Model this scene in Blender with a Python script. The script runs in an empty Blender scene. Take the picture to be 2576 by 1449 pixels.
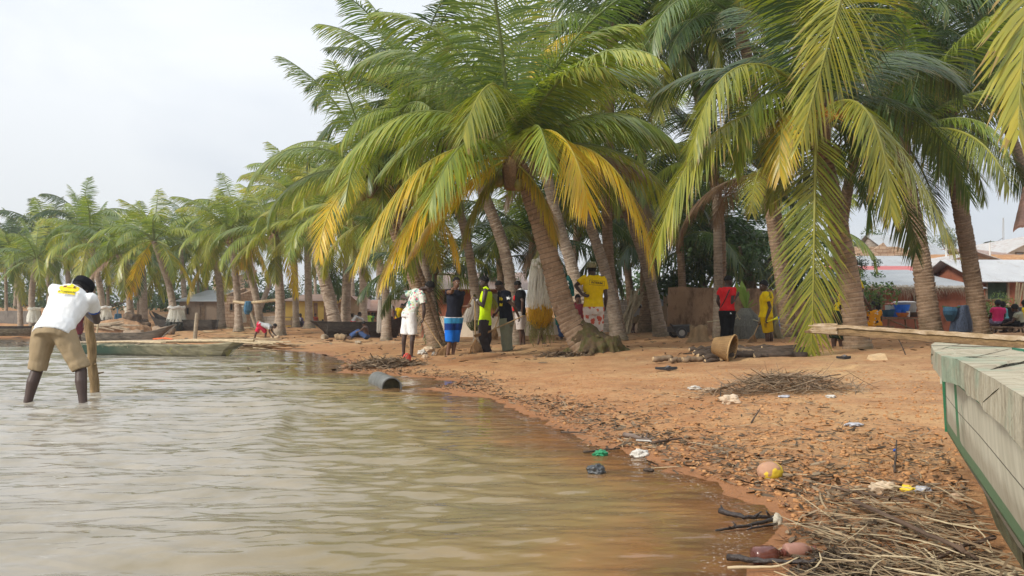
import bpy, bmesh, math, random
import numpy as np
from mathutils import Vector, Matrix, noise as mnoise
from mathutils.bvhtree import BVHTree
R = math.radians
rng = random.Random(7)
npr = np.random.default_rng(11)
scene = bpy.context.scene
COL = scene.collection
F, CX, HY, H = 2000.0, 1288.0, 820.0, 0.76      # lens in picture units, principal column, horizon row, eye height

def P(px, py, Y):
    return Vector(((px - CX) / F * Y, Y, H - (py - HY) / F * Y))
class Crop:                                       # reads points measured on an enlarged detail of the photograph
    def __init__(s, x0, y0, w, zw): s.x0, s.y0, s.k = x0, y0, w / zw
    def d(s, zx, zy): return ((s.x0 + zx * s.k) / 1.59006, (s.y0 + zy * s.k) / 1.59006)
    def p(s, zx, zy, Y): return P(*s.d(zx, zy), Y)

# ------------------------------------------------------------------ object helpers
def link(o, parent=None):
    COL.objects.link(o)
    if parent is not None: o.parent = parent
    return o
def tag(o, label=None, cat=None, group=None, kind=None):
    if label: o['label'] = label
    if cat: o['category'] = cat
    if group: o['group'] = group
    if kind: o['kind'] = kind
    return o
def empty(name, loc, label, cat, group=None):
    o = bpy.data.objects.new(name, None); o.location = loc; o.empty_display_size = .1
    link(o); return tag(o, label, cat, group)
def mesh_np(name, V, Fc, smooth=False):
    """V (n,3); Fc list of faces or (m,4)/(m,3) array."""
    me = bpy.data.meshes.new(name)
    V = np.asarray(V, dtype=np.float32).reshape(-1, 3)
    if isinstance(Fc, np.ndarray):
        m, k = Fc.shape
        me.vertices.add(len(V)); me.vertices.foreach_set('co', V.ravel())
        me.loops.add(m * k); me.loops.foreach_set('vertex_index', Fc.astype(np.int32).ravel())
        me.polygons.add(m); me.polygons.foreach_set('loop_start', np.arange(0, m * k, k, dtype=np.int32))
        me.update(calc_edges=True)
    else:
        me.from_pydata([tuple(v) for v in V.tolist()], [], Fc)
        me.update()
    if smooth: me.polygons.foreach_set('use_smooth', [True] * len(me.polygons))
    return me
def obj(name, me, mat=None, parent=None, origin=None):
    """links a mesh; origin shifts world-space vertices into the local space of a root standing at origin"""
    if mat is not None:
        for m in (mat if isinstance(mat, (list, tuple)) else [mat]): me.materials.append(m)
    if origin is not None and parent is None:
        me.transform(Matrix.Translation(-Vector(origin)))
        o = bpy.data.objects.new(name, me); o.location = origin
    else:
        if parent is not None: me.transform(Matrix.Translation(-wloc(parent)))
        o = bpy.data.objects.new(name, me)
    return link(o, parent)
def wloc(o):
    v = Vector(o.location); p = o.parent
    while p is not None: v += Vector(p.location); p = p.parent
    return v
def fattr(me, name, arr):
    a = me.attributes.new(name, 'FLOAT', 'POINT'); a.data.foreach_set('value', np.asarray(arr, dtype=np.float32))

class MB:
    """collects tubes, boxes, ellipsoids and strips into one mesh (world coordinates)"""
    def __init__(s): s.v = []; s.f = []; s.m = []; s.cm = 0
    def _add(s, vs, fs):
        o = len(s.v); s.v.extend([tuple(v) for v in vs])
        for f in fs: s.f.append([o + i for i in f]); s.m.append(s.cm)
    def loft(s, secs, cap=True):
        n = len(secs[0]); vs = [p for sec in secs for p in sec]; fs = []
        for i in range(len(secs) - 1):
            for j in range(n):
                k = (j + 1) % n
                fs.append([i * n + j, i * n + k, (i + 1) * n + k, (i + 1) * n + j])
        if cap: fs.append(list(range(n))[::-1]); fs.append([(len(secs) - 1) * n + j for j in range(n)])
        s._add(vs, fs)
    def tube(s, pts, rad, n=8, cap=True, ref=None, flat=1.0):
        pts = [Vector(p) for p in pts]; secs = []
        if not isinstance(rad, (list, tuple)): rad = [rad] * len(pts)
        prev = Vector(ref) if ref is not None else None
        for i, p in enumerate(pts):
            t = (pts[min(i + 1, len(pts) - 1)] - pts[max(i - 1, 0)])
            if t.length < 1e-9: t = Vector((0, 0, 1))
            t.normalize()
            if prev is None: prev = Vector((0, 0, 1)) if abs(t.z) < .9 else Vector((1, 0, 0))
            a = prev - t * prev.dot(t)
            if a.length < 1e-6: a = t.orthogonal()
            a.normalize(); b = t.cross(a); prev = a
            r = rad[i]
            secs.append([p + a * (math.cos(2 * math.pi * j / n) * r) + b * (math.sin(2 * math.pi * j / n) * r * flat) for j in range(n)])
        s.loft(secs, cap)
    def box(s, c, sx, sy, sz, rot=None):
        vs = [Vector((x * sx / 2, y * sy / 2, z * sz / 2)) for x in (-1, 1) for y in (-1, 1) for z in (-1, 1)]
        if rot is not None: vs = [rot @ v for v in vs]
        s._add([Vector(c) + v for v in vs], [[0, 1, 3, 2], [4, 6, 7, 5], [0, 4, 5, 1], [2, 3, 7, 6], [0, 2, 6, 4], [1, 5, 7, 3]])
    def hexa(s, b4, t4):
        """box from four bottom and four top corners (both counter-clockwise)"""
        s._add(list(b4) + list(t4), [[3, 2, 1, 0], [4, 5, 6, 7], [0, 1, 5, 4], [1, 2, 6, 5], [2, 3, 7, 6], [3, 0, 4, 7]])
    def slab(s, quad, th):
        """quad (4 points, in order) thickened downwards along its normal"""
        q = [Vector(p) for p in quad]; n = (q[1] - q[0]).cross(q[3] - q[0]).normalized()
        s.hexa([p - n * th for p in q], q)
    def ell(s, c, ax, nu=12, nv=8):
        """ellipsoid; ax = three half-axis vectors"""
        c = Vector(c); a, b, d = [Vector(v) for v in ax]; vs = [c + d]; fs = []
        for i in range(1, nv):
            th = math.pi * i / nv
            for j in range(nu):
                ph = 2 * math.pi * j / nu
                vs.append(c + d * math.cos(th) + (a * math.cos(ph) + b * math.sin(ph)) * math.sin(th))
        vs.append(c - d); L = len(vs) - 1
        for j in range(nu):
            k = (j + 1) % nu
            fs.append([0, 1 + j, 1 + k]); fs.append([L, L - nu + k, L - nu + j])
            for i in range(nv - 2):
                fs.append([1 + i * nu + j, 1 + (i + 1) * nu + j, 1 + (i + 1) * nu + k, 1 + i * nu + k])
        s._add(vs, fs)
    def strip(s, pts, w, wdir):
        """flat ribbon along pts"""
        wdir = Vector(wdir); vs = []; n = len(pts)
        for i, p in enumerate(pts):
            ww = w[i] if isinstance(w, (list, tuple)) else w
            vs += [Vector(p) - wdir * ww / 2, Vector(p) + wdir * ww / 2]
        s._add(vs, [[2 * i, 2 * i + 1, 2 * i + 3, 2 * i + 2] for i in range(n - 1)])
    def mesh(s, name, smooth=False):
        me = bpy.data.meshes.new(name); me.from_pydata(s.v, [], s.f); me.update()
        bm = bmesh.new(); bm.from_mesh(me); bmesh.ops.recalc_face_normals(bm, faces=bm.faces); bm.to_mesh(me); bm.free()
        if any(s.m): me.polygons.foreach_set('material_index', s.m)
        if smooth: me.polygons.foreach_set('use_smooth', [True] * len(me.polygons))
        return me
    def build(s, name, mat, parent=None, origin=None, smooth=False):
        return obj(name, s.mesh(name, smooth), mat, parent, origin)

def smoothstep(x, a, b):
    t = np.clip((x - a) / (b - a), 0, 1); return t * t * (3 - 2 * t)
def vnoise(x, y, seed=0):
    """smooth value noise, vectorised, about -1..1"""
    x = np.asarray(x, float); y = np.asarray(y, float)
    xi = np.floor(x).astype(np.int64); yi = np.floor(y).astype(np.int64); fx = x - xi; fy = y - yi
    fx = fx * fx * (3 - 2 * fx); fy = fy * fy * (3 - 2 * fy)
    def h(a, b):
        n = (a * 374761393 + b * 668265263 + seed * 974711) & 0xffffffff
        n = ((n ^ (n >> 13)) * 1274126177) & 0xffffffff
        return ((n ^ (n >> 16)) & 0xffff) / 32767.5 - 1
    return (h(xi, yi) * (1 - fx) + h(xi + 1, yi) * fx) * (1 - fy) + (h(xi, yi + 1) * (1 - fx) + h(xi + 1, yi + 1) * fx) * fy

# ------------------------------------------------------------------ materials
class NT:
    def __init__(s, name):
        s.mat = bpy.data.materials.new(name); s.mat.use_nodes = True; s.t = s.mat.node_tree; s.t.nodes.clear()
        s.out = s.n('ShaderNodeOutputMaterial')
    def n(s, ty, **kw):
        nd = s.t.nodes.new(ty)
        for k, v in kw.items():
            if k.startswith('i_'):
                key = k[2:]; key = int(key) if key.isdigit() else key.replace('_', ' ')
                if hasattr(v, 'is_output') or isinstance(v, bpy.types.NodeSocket): s.t.links.new(v, nd.inputs[key])
                else: nd.inputs[key].default_value = v
            else: setattr(nd, k, v)
        return nd
    def noise(s, vec, scale, detail=4, rough=.6, out=0, dist=0.):
        return s.n('ShaderNodeTexNoise', i_Vector=vec, i_Scale=scale, i_Detail=detail, i_Roughness=rough, i_Distortion=dist).outputs[out]
    def ramp(s, fac, stops, interp='LINEAR'):
        r = s.n('ShaderNodeValToRGB', i_0=fac); cr = r.color_ramp; cr.interpolation = interp
        while len(cr.elements) > 1: cr.elements.remove(cr.elements[-1])
        cr.elements[0].position = stops[0][0]; cr.elements[0].color = c4(stops[0][1])
        for p, c in stops[1:]:
            e = cr.elements.new(p); e.color = c4(c)
        return r.outputs[0]
    def mix(s, fac, a, b, blend='MIX'):
        m = s.n('ShaderNodeMix', data_type='RGBA', blend_type=blend)
        for i, v in ((0, fac), (6, a), (7, b)):
            if isinstance(v, bpy.types.NodeSocket): s.t.links.new(v, m.inputs[i])
            else: m.inputs[i].default_value = v if i == 0 else c4(v)
        return m.outputs[2]
    def math(s, op, a, b=0., clamp=False):
        m = s.n('ShaderNodeMath', operation=op, use_clamp=clamp)
        for i, v in ((0, a), (1, b)):
            if isinstance(v, bpy.types.NodeSocket): s.t.links.new(v, m.inputs[i])
            else: m.inputs[i].default_value = v
        return m.outputs[0]
    def coord(s, which='Object', scale=None):
        c = s.n('ShaderNodeTexCoord').outputs[which]
        if scale is not None: c = s.n('ShaderNodeMapping', i_Vector=c, i_Scale=scale).outputs[0]
        return c
    def attr(s, name): return s.n('ShaderNodeAttribute', attribute_name=name).outputs['Fac']
    def rnd(s): return s.n('ShaderNodeObjectInfo').outputs['Random']
    def bump(s, h, strength=.3, dist=.02):
        return s.n('ShaderNodeBump', i_Height=h, i_Strength=strength, i_Distance=dist).outputs[0]
    def bsdf(s, col, rough=.7, nrm=None, spec=.3, **kw):
        b = s.n('ShaderNodeBsdfPrincipled')
        for k, v in (('Base Color', col), ('Roughness', rough), ('Specular IOR Level', spec), ('Normal', nrm), *[(k.replace('_', ' '), v) for k, v in kw.items()]):
            if v is None: continue
            if isinstance(v, bpy.types.NodeSocket): s.t.links.new(v, b.inputs[k])
            else: b.inputs[k].default_value = c4(v) if k == 'Base Color' else v
        return b.outputs[0]
    def done(s, sh):
        s.t.links.new(sh, s.out.inputs['Surface']); return s.mat
def c4(c): return (c[0], c[1], c[2], 1.0) if len(c) == 3 else c
def sc(c, k): return tuple(min(1, x * k) for x in c[:3])

_mats = {}
def mat(name, col, rough=.75, var=.25, scale=6., bump=.0, spec=.25, stretch=None, col2=None, bscale=None):
    """plain surface with irregular tone (wear, dirt) and optional bump"""
    if name in _mats: return _mats[name]
    t = NT(name); v = t.coord('Object', stretch)
    nz = t.noise(v, scale, 5, .62)
    c = t.ramp(nz, [(.28, sc(col, 1 - var)), (.5, col), (.74, col2 if col2 else sc(col, 1 + var))])
    nb = t.bump(t.noise(v, bscale or scale * 5, 4), bump, .02) if bump else None
    _mats[name] = t.done(t.bsdf(c, rough, nb, spec)); return _mats[name]
def cloth(name, col, var=.1): return mat('cloth_' + name, col, .9, var, 14., .25, .1, None, None, 120.)
# ------------------------------------------------------------------ camera, light
cam = bpy.data.cameras.new('camera'); cam.sensor_width = 36; cam.lens = F / 2576 * 36
cam.shift_y = (HY - 724.5) / 2576; cam.clip_start = .05; cam.clip_end = 3000
co = bpy.data.objects.new('camera', cam); co.location = (0, 0, H); co.rotation_euler = (R(90), 0, 0); link(co); scene.camera = co
sdir = Vector((-.70, -.52, .56)).normalized()       # towards the sun: high, left, a little behind the viewer
sun = bpy.data.lights.new('sun', 'SUN'); sun.energy = 3.7; sun.angle = R(11); sun.color = (1, .95, .86)
so = bpy.data.objects.new('sun', sun); so.rotation_euler = sdir.to_track_quat('Z', 'Y').to_euler(); so.location = (-20, -10, 40); link(so)
w = bpy.data.worlds.new('World'); scene.world = w; w.use_nodes = True; wt = w.node_tree; wt.nodes.clear()
def wn(ty, **kw):
    nd = wt.nodes.new(ty)
    for k, v in kw.items():
        if k.startswith('i_'):
            key = k[2:]; key = int(key) if key.isdigit() else key
            if isinstance(v, bpy.types.NodeSocket): wt.links.new(v, nd.inputs[key])
            else: nd.inputs[key].default_value = v
        else: setattr(nd, k, v)
    return nd
sky = wn('ShaderNodeTexSky', sky_type='NISHITA', sun_disc=False, sun_elevation=math.asin(sdir.z), sun_rotation=math.atan2(sdir.x, sdir.y), altitude=50, air_density=1.3, dust_density=3., ozone_density=1.2)
tc = wn('ShaderNodeTexCoord').outputs['Generated']
mp = wn('ShaderNodeMapping', i_Vector=tc, i_Scale=(1.2, 1.2, 2.6), i_Location=(.3, .1, .2)).outputs[0]
cl = wn('ShaderNodeTexNoise', i_Vector=mp, i_Scale=1.6, i_Detail=5., i_Roughness=.5, i_Distortion=.4).outputs[0]
cr = wn('ShaderNodeValToRGB', i_0=cl); e = cr.color_ramp.elements
e[0].position = .34; e[0].color = (.66, .71, .79, 1); e[1].position = .62; e[1].color = (.86, .89, .92, 1)
ez = wn('ShaderNodeMath', operation='MAXIMUM', i_0=wn('ShaderNodeSeparateXYZ', i_0=tc).outputs[2], i_1=0.).outputs[0]
el = wn('ShaderNodeMath', operation='MULTIPLY_ADD', i_0=ez, i_1=11.5, i_2=8.5).outputs[0]      # an overcast sky is brighter overhead than at the horizon
cm = wn('ShaderNodeMix', data_type='RGBA', blend_type='MULTIPLY', i_0=1.0, i_6=cr.outputs[0], i_7=wn('ShaderNodeCombineColor', i_0=el, i_1=el, i_2=el).outputs[0])
mx = wn('ShaderNodeMix', data_type='RGBA', i_0=.9, i_6=sky.outputs[0], i_7=cm.outputs[2])      # thin overcast over the clear sky
bg = wn('ShaderNodeBackground', i_Color=mx.outputs[2], i_Strength=.1)
wt.links.new(bg.outputs[0], wn('ShaderNodeOutputWorld').inputs[0])
scene.view_settings.view_transform = 'Standard'; scene.view_settings.look = 'None'
scene.view_settings.exposure = .05; scene.view_settings.gamma = 1
scene.cycles.max_bounces = 6; scene.cycles.transparent_max_bounces = 12; scene.cycles.diffuse_bounces = 3
scene.cycles.sample_clamp_indirect = 6; scene.cycles.use_adaptive_sampling = True; scene.cycles.adaptive_threshold = .02
try: scene.cycles.use_denoising = True; scene.cycles.denoiser = 'OPENIMAGEDENOISE'
except Exception: pass

# ------------------------------------------------------------------ terrain
def G0(px, py): Y = H * F / (py - HY); return ((px - CX) / F * Y, Y)
SHORE = [(-500, 140), (-260, 95), (-90, 66), G0(0, 849), G0(180, 853), G0(330, 860), G0(450, 866), G0(600, 872), G0(700, 880), G0(800, 888), G0(868, 906), G0(868, 937),
         G0(960, 943), G0(1040, 947), G0(1160, 960), G0(1130, 969), G0(1060, 978), G0(1230, 1003), G0(1310, 1035), G0(1400, 1072), G0(1480, 1115),
         G0(1600, 1150), G0(1700, 1185), G0(1830, 1235), G0(1960, 1302), G0(1925, 1350), G0(1890, 1400), G0(1880, 1449), (.62, 1.8), (.7, .5), (1.2, -8)]
WPOLY = np.array(SHORE + [(-500, -30)], float)
def sdist(X, Y):
    """signed distance to the water's edge, positive inland"""
    X = np.asarray(X, float); Y = np.asarray(Y, float); best = np.full(X.shape, 1e9); S = np.array(SHORE, float)
    for a, b in zip(S[:-1], S[1:]):
        ab = b - a; t = np.clip(((X - a[0]) * ab[0] + (Y - a[1]) * ab[1]) / (ab @ ab), 0, 1)
        best = np.minimum(best, np.hypot(X - a[0] - t * ab[0], Y - a[1] - t * ab[1]))
    ins = np.zeros(X.shape, bool); n = len(WPOLY)
    for i in range(n):
        a, b = WPOLY[i], WPOLY[(i + 1) % n]
        c = (a[1] > Y) != (b[1] > Y)
        with np.errstate(divide='ignore', invalid='ignore'): xx = (b[0] - a[0]) * (Y - a[1]) / (b[1] - a[1] + 1e-12) + a[0]
        ins ^= c & (X < xx)
    return np.where(ins, -best, best)
def shore_d(X, Y):
    X = np.asarray(X, float); Y = np.asarray(Y, float); k = np.clip(Y / 9, .25, 3)
    return sdist(X, Y) + k * (.05 * vnoise(X * 3.1, Y * 3.1, 3) + .03 * vnoise(X * 8, Y * 8, 4))
def terrain(X, Y, fine=True):
    X = np.asarray(X, float); Y = np.asarray(Y, float); d = shore_d(X, Y)
    z = np.interp(d, [-30, -8, -3, -1, -.3, 0, .08, .5, 1, 2, 4, 7, 10, 15, 25, 60, 300], [-1.4, -.7, -.35, -.12, -.035, 0, .018, .035, .06, .11, .2, .3, .4, .47, .54, .68, 1.2])
    land = d > 0
    far = smoothstep(Y, 30, 48) * smoothstep(-X, 6, 14)
    z = np.where(land, z + far * np.interp(d, [0, 2, 8, 40], [0, .14, .28, .2]), z)
    z = z + np.where(land, 4.6 * smoothstep(Y, 36, 50) * smoothstep(X / np.maximum(Y, 1), .40, .50), 0)
    z = np.where(land, z * (1 - .55 * smoothstep(-X, 2, 6) * smoothstep(Y, 20, 26) * (1 - smoothstep(Y, 40, 47))), z)
    z = z + np.where(land, 2.2 * smoothstep(Y, 58, 90), 0)
    if fine:
        a = np.clip(d, 0, 1); n1 = vnoise(X * 1.1, Y * 1.1, 5) * .022 + vnoise(X * 2.9, Y * 2.9, 6) * .013
        n2 = vnoise(X * 7, Y * 7, 7) * .007 + np.abs(vnoise(X * 15, Y * 15, 8)) * .008 + np.abs(vnoise(X * 31, Y * 31, 18)) * .004
        z = z + np.where(land, a * n1 + np.clip(d * 2, 0, 1) * n2, .3 * n1)
        # low scarp where the ground has been cut behind the tide line
        z = z + np.where(land & (Y > 8) & (Y < 22), .035 * smoothstep(d + .5 * vnoise(X * .8, Y * .8, 9), 4.3, 4.5), 0)
    return z
def tz(X, Y): return float(terrain(np.array([X]), np.array([Y]))[0])
def onground(px, py, lo=1.5, hi=120.):
    """first point where the ray through a picture point meets the ground (or water)"""
    ys = np.geomspace(lo, hi, 900); xs = (px - CX) / F * ys; zs = H - (py - HY) / F * ys; g = np.maximum(terrain(xs, ys), 0)
    i = np.argmax(zs <= g) if (zs <= g).any() else len(ys) - 1
    return Vector((xs[i], ys[i], g[i]))
def at(px, Y):
    """ground point in picture column px at distance Y"""
    X = (px - CX) / F * Y; return Vector((X, Y, tz(X, Y)))

def fan(t0, t1, nc, ys):
    ts = np.linspace(t0, t1, nc); Xg = ts[None, :] * ys[:, None]; Yg = np.repeat(ys[:, None], nc, 1)
    nr = len(ys); idx = np.arange(nr * nc).reshape(nr, nc)
    Q = np.stack([idx[:-1, :-1], idx[:-1, 1:], idx[1:, 1:], idx[1:, :-1]], -1).reshape(-1, 4)
    return Xg.ravel(), Yg.ravel(), Q
ys = np.concatenate([np.geomspace(.6, 2.2, 20)[:-1], np.geomspace(2.2, 12, 330)[:-1], np.geomspace(12, 60, 170)[:-1], np.geomspace(60, 330, 40)])
X, Y, Q = fan(-1.15, 1.15, 560, ys)
Z = terrain(X, Y); me = mesh_np('ground', np.stack([X, Y, Z], -1), Q, True)
fattr(me, 'shore', shore_d(X, Y))
t = NT('orange_sand'); v = t.coord('Object'); sh = t.attr('shore')
n1 = t.noise(v, .55, 6, .6); n2 = t.noise(v, 3.2, 6, .7); n3 = t.noise(v, 26., 5, .7); n4 = t.noise(v, 95., 3, .7)
c = t.ramp(n1, [(.3, (.30, .145, .064)), (.5, (.40, .22, .108)), (.68, (.50, .335, .168))])
zone = t.math('ADD', sh, t.math('MULTIPLY', t.math('SUBTRACT', t.noise(v, .7, 4, .6), .5), 3.))
c = t.mix(t.ramp(t.math('DIVIDE', zone, 12.), [(.0, (.6,) * 3), (.20, (.42,) * 3), (.30, (0,) * 3), (.50, (0,) * 3), (.64, (.5,) * 3), (1., (.35,) * 3)]), c, (.37, .165, .062))
c = t.mix(t.ramp(n2, [(.46, (0, 0, 0)), (.68, (.45,) * 3)]), c, (.53, .345, .165))
c = t.mix(t.ramp(n2, [(.30, (.6,) * 3), (.46, (0, 0, 0))]), c, (.33, .145, .058))
c = t.mix(t.ramp(n3, [(.30, (.8,) * 3), (.47, (0, 0, 0))]), c, (.17, .085, .042))
c = t.mix(t.math('MULTIPLY', t.ramp(t.noise(v, 1.7, 5, .7), [(.50, (0,) * 3), (.62, (.55,) * 3)]), t.ramp(n4, [(.4, (0,) * 3), (.55, (1,) * 3)])), c, (.20, .10, .05))
c = t.mix(t.ramp(n4, [(.58, (0, 0, 0)), (.75, (.45,) * 3)]), c, (.56, .39, .23))
wet = t.math('ADD', t.math('MULTIPLY', t.math('SUBTRACT', .42, sh), 2.2), t.math('MULTIPLY', t.math('SUBTRACT', n2, .5), .9), False)
wet = t.math('MINIMUM', t.math('MAXIMUM', wet, 0.), 1.)
c = t.mix(wet, c, t.mix(n2, (.22, .092, .036), (.33, .145, .06)))
rough = t.math('SUBTRACT', .93, t.math('MULTIPLY', wet, .5))
nrm = t.bump(t.math('ADD', t.math('ADD', t.noise(v, 12., 6, .75), t.math('MULTIPLY', n3, .5)), t.math('MULTIPLY', n4, .16)), .75, .035)
M_SAND = t.done(t.bsdf(c, rough, nrm, .25))
tag(obj('ground', me, M_SAND), kind='structure')

# ------------------------------------------------------------------ water
ys = np.concatenate([np.geomspace(.6, 2.2, 30)[:-1], np.geomspace(2.2, 9, 520)[:-1], np.geomspace(9, 30, 260)[:-1], np.geomspace(30, 330, 60)])
X, Y, Q = fan(-1.2, .6, 420, ys); d = shore_d(X, Y)
res = np.interp(Y, [.6, 2.2, 9, 30, 330], [.04, .006, .03, .1, 4])
hh = np.zeros_like(X); wr = np.random.default_rng(5)
for k in range(26):
    lam = (.42, .55, .36, .7, .48, .31, .9, .62)[k] if k < 8 else float(np.exp(wr.uniform(math.log(.10), math.log(.34)))); ang = wr.normal(.06, .13 if k < 8 else .38); ph = wr.uniform(0, 6.28)
    slope = .050 if k < 8 else .040; amp = slope * lam / 6.28
    u = X * math.sin(ang) + Y * math.cos(ang) + .22 * lam * vnoise(X / lam * .30, Y / lam * .45, k)
    g = np.clip(.72 + .7 * vnoise(X / lam * .25 + k * 3.7, Y / lam * .5, k + 40), 0, 1.4)
    hh += amp * g * (np.sin(6.283 * u / lam + ph) + .42 * np.sin(12.566 * u / lam + 2 * ph) + .18 * np.sin(18.85 * u / lam + 3 * ph)) * np.clip((lam / res - 2.5) / 3, 0, 1)
calm = np.clip(-d / 1.3, .35, 1); hh *= calm
for dd, am, wd in ((-.35, .010, .05), (-1.0, .018, .075), (-1.95, .024, .09), (-2.9, .016, .10)):     # small waves running up to the beach
    q = d + .16 * vnoise(X * 1.3, Y * 1.3, 21) + .05 * vnoise(X * 6, Y * 6, 23) - dd
    pr = np.where(q > 0, np.exp(-(q / wd) ** 2), np.exp(-(q / (wd * 3.2)) ** 2))
    hh += am * pr * np.clip(.55 + 1.1 * vnoise(X * .7 + dd * 5, Y * .7, 22), 0, 1.3) * smoothstep(Y, 3.2, 4.6) * (1 - smoothstep(Y, 12, 16))
keep = (d[Q].min(1) < .25)
Q = Q[keep]; used = np.unique(Q); rm = np.full(len(X), -1); rm[used] = np.arange(len(used)); Q = rm[Q]
me = mesh_np('water', np.stack([X, Y, hh], -1)[used], Q, True); fattr(me, 'shore', d[used])
t = NT('silty_water'); v = t.coord('Object'); sh = t.attr('shore')
nA = t.noise(v, .8, 4, .6); nB = t.noise(v, 2.6, 4, .6)
dep = t.math('ADD', t.math('MULTIPLY', sh, -1.), t.math('MULTIPLY', t.math('SUBTRACT', nA, .5), .9))
c = t.ramp(t.math('DIVIDE', dep, 4.), [(.0, (.36, .165, .066)), (.09, (.30, .155, .066)), (.17, (.225, .155, .07)), (.32, (.215, .172, .100)), (.55, (.275, .242, .188)), (1., (.325, .298, .255))])  # silt colour by depth; paler grey offshore stands in for sky reflection
c = t.mix(t.ramp(nB, [(.35, (.5,) * 3), (.55, (0, 0, 0))]), c, (.165, .135, .072))
b1 = t.noise(t.coord('Object', (2.6, 8., 1)), 1., 3, .5, dist=.8); b2 = t.noise(t.coord('Object', (14., 34., 1)), 1., 3, .5, dist=.4)
nrm = t.bump(t.math('ADD', b1, t.math('MULTIPLY', b2, .10)), .20, .030)
body = t.bsdf(c, .6, nrm, 0.)
# shallow edge: the sand shows through
fac = t.math('MULTIPLY', t.math('ADD', sh, .55), 1.6, True)
tr = t.n('ShaderNodeMixShader', i_0=t.math('MULTIPLY', fac, .8), i_1=body, i_2=t.n('ShaderNodeBsdfTransparent', i_Color=(.95, .86, .74, 1)).outputs[0]).outputs[0]
gl = t.n('ShaderNodeMixShader', i_0=t.n('ShaderNodeFresnel', i_IOR=1.38, i_Normal=nrm).outputs[0], i_1=tr, i_2=t.n('ShaderNodeBsdfGlossy', i_Roughness=.012, i_Normal=nrm).outputs[0]).outputs[0]
# thin broken foam at the very edge
fo = t.math('MULTIPLY', t.ramp(t.math('ABSOLUTE', t.math('ADD', sh, .10)), [(0, (1,) * 3), (.09, (0,) * 3)]), t.ramp(t.noise(v, 60., 4, .7), [(.56, (0,) * 3), (.68, (1,) * 3)]))
fm = t.n('ShaderNodeMixShader', i_0=t.math('MULTIPLY', fo, .6), i_1=gl, i_2=t.bsdf((.72, .66, .58), .8)).outputs[0]
tag(obj('water', me, t.done(fm)), kind='structure')
# ------------------------------------------------------------------ palms
def frond_mat(name, stops, rach, brown=.25, trans=.38):
    t = NT(name); a = t.attr('rnd'); tip = t.attr('tip'); al = t.attr('along'); o = t.rnd(); v = t.coord('Object')
    k = t.math('ADD', t.math('ADD', t.math('MULTIPLY', a, .5), t.math('MULTIPLY', o, .34)), t.math('MULTIPLY', al, .22))
    k = t.math('ADD', k, t.math('MULTIPLY', t.math('SUBTRACT', t.noise(v, 2.2, 3), .5), .35), True)
    c = t.ramp(k, stops)
    dry = t.math('MULTIPLY', t.math('GREATER_THAN', t.math('ADD', tip, t.math('MULTIPLY', a, .42)), 1.12), brown * 2)
    c = t.mix(dry, c, (.30, .19, .075))
    c = t.mix(t.math('GREATER_THAN', -.5, tip), c, rach)
    pr = t.bsdf(c, .36, None, .55)
    tl = t.n('ShaderNodeBsdfTranslucent', i_Color=t.mix(1., c, (1.25, 1.3, .55), 'MULTIPLY')).outputs[0]
    return t.done(t.n('ShaderNodeMixShader', i_0=trans, i_1=pr, i_2=tl).outputs[0])
FG = frond_mat('frond_green', [(.1, (.10, .155, .022)), (.45, (.185, .245, .034)), (.75, (.30, .335, .042)), (1, (.46, .40, .05))], (.22, .26, .07))
FD = frond_mat('frond_shaded_green', [(.1, (.024, .052, .015)), (.5, (.046, .086, .021)), (.8, (.08, .12, .027)), (1, (.15, .17, .034))], (.13, .16, .05))  # darker copy of the green, carries the shading of inner crowns
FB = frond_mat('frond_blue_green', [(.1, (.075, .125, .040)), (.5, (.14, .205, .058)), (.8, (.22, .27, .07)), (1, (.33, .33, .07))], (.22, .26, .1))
FO = frond_mat('frond_olive', [(.1, (.12, .16, .026)), (.4, (.20, .225, .034)), (.7, (.33, .32, .042)), (1, (.48, .40, .05))], (.34, .33, .06), .4)
FY = frond_mat('frond_yellow', [(.1, (.32, .31, .03)), (.35, (.54, .45, .035)), (.65, (.66, .48, .03)), (1, (.68, .37, .022))], (.52, .42, .06), .3)
FM = frond_mat('frond_turning', [(.1, (.11, .16, .03)), (.4, (.24, .25, .035)), (.65, (.46, .36, .035)), (1, (.62, .36, .025))], (.42, .38, .06), .3)
FX = frond_mat('frond_dead', [(.1, (.16, .09, .05)), (.5, (.26, .16, .09)), (1, (.36, .25, .15))], (.25, .16, .09), .2, .15)

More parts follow.
